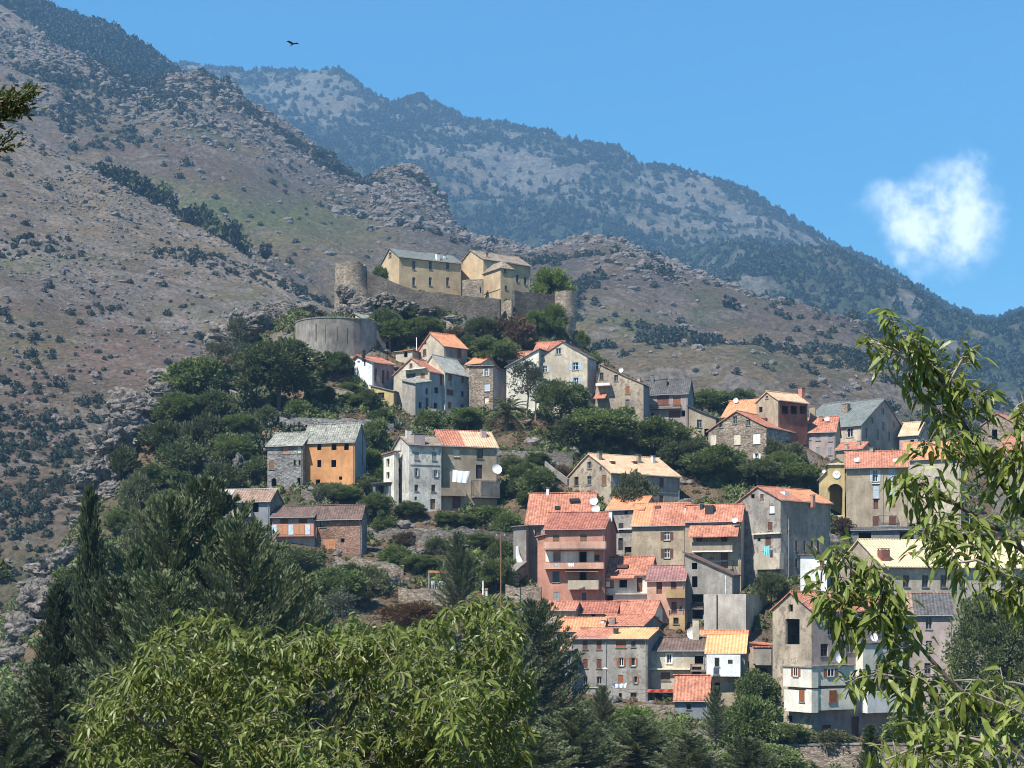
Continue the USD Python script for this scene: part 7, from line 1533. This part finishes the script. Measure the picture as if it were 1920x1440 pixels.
def cherry(name, label, twigs, boughs, leaf_len, seed, origin):
    """twigs: (point, direction) of each leafy twig end; boughs: (points, radii)."""
    r = np.random.default_rng(seed); o = thing(name, label, "cherry tree", origin)
    P0, D0 = [], []
    for p, d, k in twigs:
        q = np.linspace(0, 1, k)[:, None]
        pos = p + d * q + 0.02 * r.standard_normal((k, 3)); a = r.random((k, 1)) * 2 * np.pi
        out = np.concatenate([np.cos(a), np.sin(a), np.zeros((k, 1))], 1) * 0.75 + unit(d) * 0.4
        P0.append(pos); D0.append(out + [0, 0, -0.62] + 0.42 * r.standard_normal((k, 3)))
    pos, d = np.vstack(P0) - origin, np.vstack(D0); ln = leaf_len * (0.55 + 0.65 * r.random(len(pos)))
    near = np.argsort((pos + origin)[:, 1])                 # the 300 that show largest are leaves of their own
    vis = np.abs((pos + origin)[:, 0] / (pos + origin)[:, 1]) < 0.325
    near = near[vis[near]][:300]
    for i in near: obj("leaf", drooping_leaves(pos[i:i + 1], d[i:i + 1], ln[i:i + 1], r), "leaf_cherry", o)
    rest = np.setdiff1d(np.arange(len(pos)), near)
    obj("leaves", drooping_leaves(pos[rest], d[rest], ln[rest], r), "leaf_cherry", o, kind="stuff")
    for pts, rad, m in boughs: obj("branch", (lambda vf: (vf[0] - origin, vf[1]))(tube(pts, rad, 6)), m, o)
    tw = [tube([p - d * 0.4 + [0, 0, -0.01], p, p + d], [0.0028, 0.0024, 0.0015], 4) for p, d, k in twigs]
    v, f = join(tw); obj("twigs", (v - origin, f), "bark_pale", o, kind="stuff")
    return o
# the big leafy tree at the bottom
r = np.random.default_rng(21)
OUT = sg.Polygon([(160, 1480), (165, 1330), (215, 1290), (265, 1255), (300, 1215), (335, 1180), (350, 1160), (395, 1165), (440, 1180), (475, 1215), (520, 1212), (560, 1185), (615, 1205), (660, 1188), (700, 1200), (740, 1175), (790, 1182), (830, 1160), (880, 1138), (925, 1132), (950, 1160), (958, 1230), (985, 1290), (955, 1340), (975, 1400), (970, 1500)])
tw = []
while len(tw) < 2500:
    u, v = r.uniform(150, 990), r.uniform(1120, 1500)
    if not OUT.contains(sg.Point(u, v)): continue
    if meshkit.fbm(np.array([[u / 75, v / 75, 3.3]]), 3, 4)[0] < 0.41 and r.random() < 0.93: continue
    edge = min(OUT.exterior.distance(sg.Point(u, v)), 140) / 140
    d = 13.6 + 3.2 * (meshkit.fbm(np.array([[u / 95, v / 95, 9.1]]), 3, 6)[0] - 0.5) * 2 + r.uniform(-1.1, 1.6) * math.sqrt(edge + 0.05)
    tw.append((P(u, v + 6, d), np.array([r.normal(0, .085), r.normal(0, .085), abs(r.normal(0.05, .06)) - 0.01]), int(r.integers(7, 12))))
for i in range(90):                                    # shoots that break the outline
    q = r.uniform(0.03, 0.62) * OUT.exterior.length; pt = OUT.exterior.interpolate(q); c0 = np.array([580, 1420.0]); o2 = np.array([pt.x, pt.y]) - c0; o2 /= np.linalg.norm(o2)
    if pt.y > 1430: continue
    L = r.uniform(10, 44); dd = 13.6 + r.normal(0, .7)
    for j in range(3):
        a = np.array([pt.x, pt.y]) + o2 * L * (j - 1) / 2 + r.normal(0, 3, 2); b = a + o2 * L * 0.4
        tw.append((P(a[0], a[1], dd), P(b[0], b[1], dd) - P(a[0], a[1], dd), 6))
root = P(590, 2150, 14.0); root[2] = -6.0
fork = P(590, 1560, 14.0)
B = [([root, (root + fork) / 2 + [0.1, 0, 0], fork], [0.16, 0.13, 0.11], "bark")]
for u, v, d in [(350, 1200, 13.9), (240, 1330, 13.4), (460, 1260, 13.2), (560, 1230, 14.2), (640, 1320, 12.9), (700, 1230, 13.8), (820, 1210, 13.6), (900, 1180, 14), (930, 1300, 13.4), (400, 1370, 12.8), (820, 1380, 13), (530, 1400, 12.6)]:
    e = P(u, v, d); m = fork * 0.5 + e * 0.5 + r.normal(0, .12, 3) - [0, 0, 0.12]
    B.append(([fork, fork * 0.75 + m * 0.25 + [0, 0, .02], m, m * 0.45 + e * 0.55 + r.normal(0, .05, 3), e], [0.055, 0.045, 0.032, 0.02, 0.008], "bark"))
cherry("cherry_tree", "bright green leafy tree crown filling the bottom foreground", tw, B, 0.100, 31, np.array([root[0], root[1], root[2]]))
# the leafy branches reaching in from the right
r = np.random.default_rng(22)
def line(*p): return np.array([P(u, v, d) for u, v, d in p])
SP = [(line((1990, 1060, 8.6), (1900, 935, 8.5), (1850, 860, 8.4), (1800, 790, 8.3), (1775, 725, 8.3), (1740, 670, 8.2), (1700, 640, 8.2)), 0.024, 36, 230), (line((1775, 730, 8.3), (1720, 690, 8.2), (1672, 655, 8.1), (1640, 640, 8.1)), 0.010, 30, 60), (line((1740, 670, 8.2), (1690, 630, 8.1), (1662, 592, 8.0)), 0.008, 20, 46),
      (line((1775, 725, 8.3), (1800, 680, 8.3), (1815, 655, 8.3)), 0.009, 24, 50), (line((1800, 790, 8.3), (1745, 760, 8.2), (1700, 720, 8.2)), 0.009, 30, 56), (line((1850, 860, 8.4), (1790, 850, 8.2), (1720, 820, 8.2)), 0.009, 34, 64), (line((1800, 790, 8.3), (1830, 760, 8.3), (1850, 745, 8.3)), 0.008, 26, 30),
      (line((1990, 1090, 8.0), (1880, 1000, 7.9), (1800, 950, 7.9), (1730, 905, 7.9), (1695, 915, 7.9)), 0.018, 40, 150), (line((1880, 1000, 7.9), (1820, 1000, 7.8), (1760, 1000, 7.8), (1725, 1030, 7.8)), 0.012, 40, 110), (line((1990, 980, 8.3), (1920, 890, 8.2), (1880, 830, 8.2)), 0.014, 34, 90), (line((1990, 1120, 7.8), (1900, 1080, 7.7), (1830, 1050, 7.7), (1770, 1060, 7.7)), 0.014, 44, 130),
      (line((1990, 900, 8.1), (1940, 830, 8.1), (1915, 740, 8.1)), 0.012, 26, 50),
      (line((1985, 1490, 7.4), (1920, 1420, 7.3), (1860, 1352, 7.3), (1817, 1310, 7.3), (1770, 1265, 7.3), (1720, 1207, 7.3), (1687, 1167, 7.3)), 0.021, 16, 40), (line((1687, 1167, 7.3), (1630, 1140, 7.2), (1575, 1115, 7.2), (1520, 1105, 7.2)), 0.010, 36, 110), (line((1687, 1167, 7.3), (1650, 1110, 7.2), (1600, 1070, 7.2), (1548, 1035, 7.2)), 0.009, 34, 96),
      (line((1687, 1167, 7.3), (1660, 1110, 7.2), (1650, 1060, 7.2)), 0.008, 26, 50), (line((1687, 1167, 7.3), (1640, 1170, 7.2), (1590, 1175, 7.2), (1540, 1165, 7.2)), 0.008, 26, 60), (line((1770, 1265, 7.3), (1700, 1272, 7.2), (1640, 1262, 7.2), (1580, 1280, 7.2)), 0.009, 34, 110), (line((1720, 1207, 7.3), (1690, 1215, 7.2), (1670, 1200, 7.2)), 0.006, 20, 26),
      (line((1985, 1300, 7.6), (1900, 1280, 7.5), (1820, 1275, 7.4), (1740, 1278, 7.4), (1700, 1292, 7.4)), 0.009, 14, 16), (line((1900, 1380, 7.4), (1800, 1350, 7.3), (1760, 1300, 7.3), (1710, 1290, 7.3)), 0.008, 26, 46),
      (line((1990, 1470, 7.0), (1880, 1400, 6.9), (1800, 1380, 6.9), (1720, 1400, 6.9), (1660, 1425, 6.9)), 0.014, 40, 140), (line((1990, 1380, 7.1), (1900, 1330, 7.0), (1830, 1300, 7.0)), 0.012, 40, 100), (line((1960, 1500, 6.8), (1860, 1450, 6.8), (1760, 1445, 6.8)), 0.012, 34, 90), (line((1817, 1310, 7.3), (1770, 1330, 7.2), (1720, 1345, 7.2), (1690, 1340, 7.2)), 0.008, 26, 56), (line((1990, 1200, 7.8), (1930, 1130, 7.7), (1870, 1110, 7.7)), 0.010, 34, 60)]
tw, B = [], []
for pts, rad, spread, n in SP:
    B.append((pts, np.linspace(rad, rad * 0.3, len(pts)), "bark" if rad > 0.015 else "bark_pale"))
    s = spread / F * 7.5
    for i in range(max(2, int(n / 4.7))):
        q = (0.12 + 0.88 * r.random()) * (len(pts) - 1); k = min(int(q), len(pts) - 2); p = pts[k] + (pts[k + 1] - pts[k]) * (q - k)
        p = p + unit(r.standard_normal(3)) * s * r.random() ** 0.6
        tw.append((p, unit(r.standard_normal(3) + [0, 0, 0.1]) * r.uniform(0.05, 0.11), int(r.integers(5, 8))))
trunk_foot = np.array([3.6, 8.6, -4.6])
B.append(([trunk_foot, trunk_foot + [0.02, 0, 2.2], np.array([3.0, 8.2, 0.2]), np.array([2.85, 8.4, 1.2])], [0.12, 0.10, 0.07, 0.03], "bark"))
for pts, rad, spread, n in SP:
    if pts[0][0] / pts[0][1] > 0.336: B.append(([pts[0], pts[0] * 0.5 + np.array([3.05, 8.2, pts[0][2] - 0.25]) * 0.5, np.array([3.02, 8.2, min(pts[0][2] - 0.45, 0.4)])], [rad, rad * 1.2, rad * 1.4], "bark"))
cherry("cherry_tree", "leafy branches with long drooping leaves reaching in from the right edge", tw, B, 0.094, 32, trunk_foot)
# a juniper twig at the left edge
r = np.random.default_rng(23)
o = thing("juniper_branch", "dark juniper twigs with brown berries hanging in at the left edge", "branch", P(-60, 240, 5.0))
org = P(-60, 240, 5.0); cs, ds = [], []
for a, b, n in (((-60, 260), (20, 205), 240), ((-40, 215), (58, 172), 260), ((0, 200), (45, 208), 140), ((-60, 300), (22, 262), 150), ((-60, 1080), (10, 1070), 80), ((-20, 190), (10, 180), 90)):
    p0, p1 = P(*a, 5.0), P(*b, 5.0); q = r.random((n, 1)); pos = p0 * (1 - q) + p1 * q + r.standard_normal((n, 3)) * 0.013
    cs.append(pos); ds.append(unit(p1 - p0) + 0.8 * r.standard_normal((n, 3))); obj("twig", (lambda vf: (vf[0] - org, vf[1]))(tube([p0, (p0 + p1) / 2, p1], [0.006, 0.004, 0.002], 5)), "bark", o)
c = np.vstack(cs); obj("needles", (lambda vf: (vf[0] - org, vf[1]))(leaf_cards(c, np.vstack(ds), 0.028, 0.009, r, 0.2)), "leaf_juniper", o, kind="stuff")
for i in r.choice(len(c), 16, replace=False): obj("berry", trimesh.creation.icosphere(1, 0.006).apply_translation(c[i] - org), "t_rust", o)
# ------------------------------------------------------------------ summer haze
mat("haze_look", {"v": ("principled_volume", {"color": (0.30, 0.60, 1.0), "density": 0.000105, "anisotropy": 0.0})}, [], surface=None, volume="v.volume")
obj("haze", box(-5200, -400, -46.0, 5200, 6400, 2300), "haze_look", label="thin blue summer haze lying over the valley and mountains", category="haze", kind="stuff")
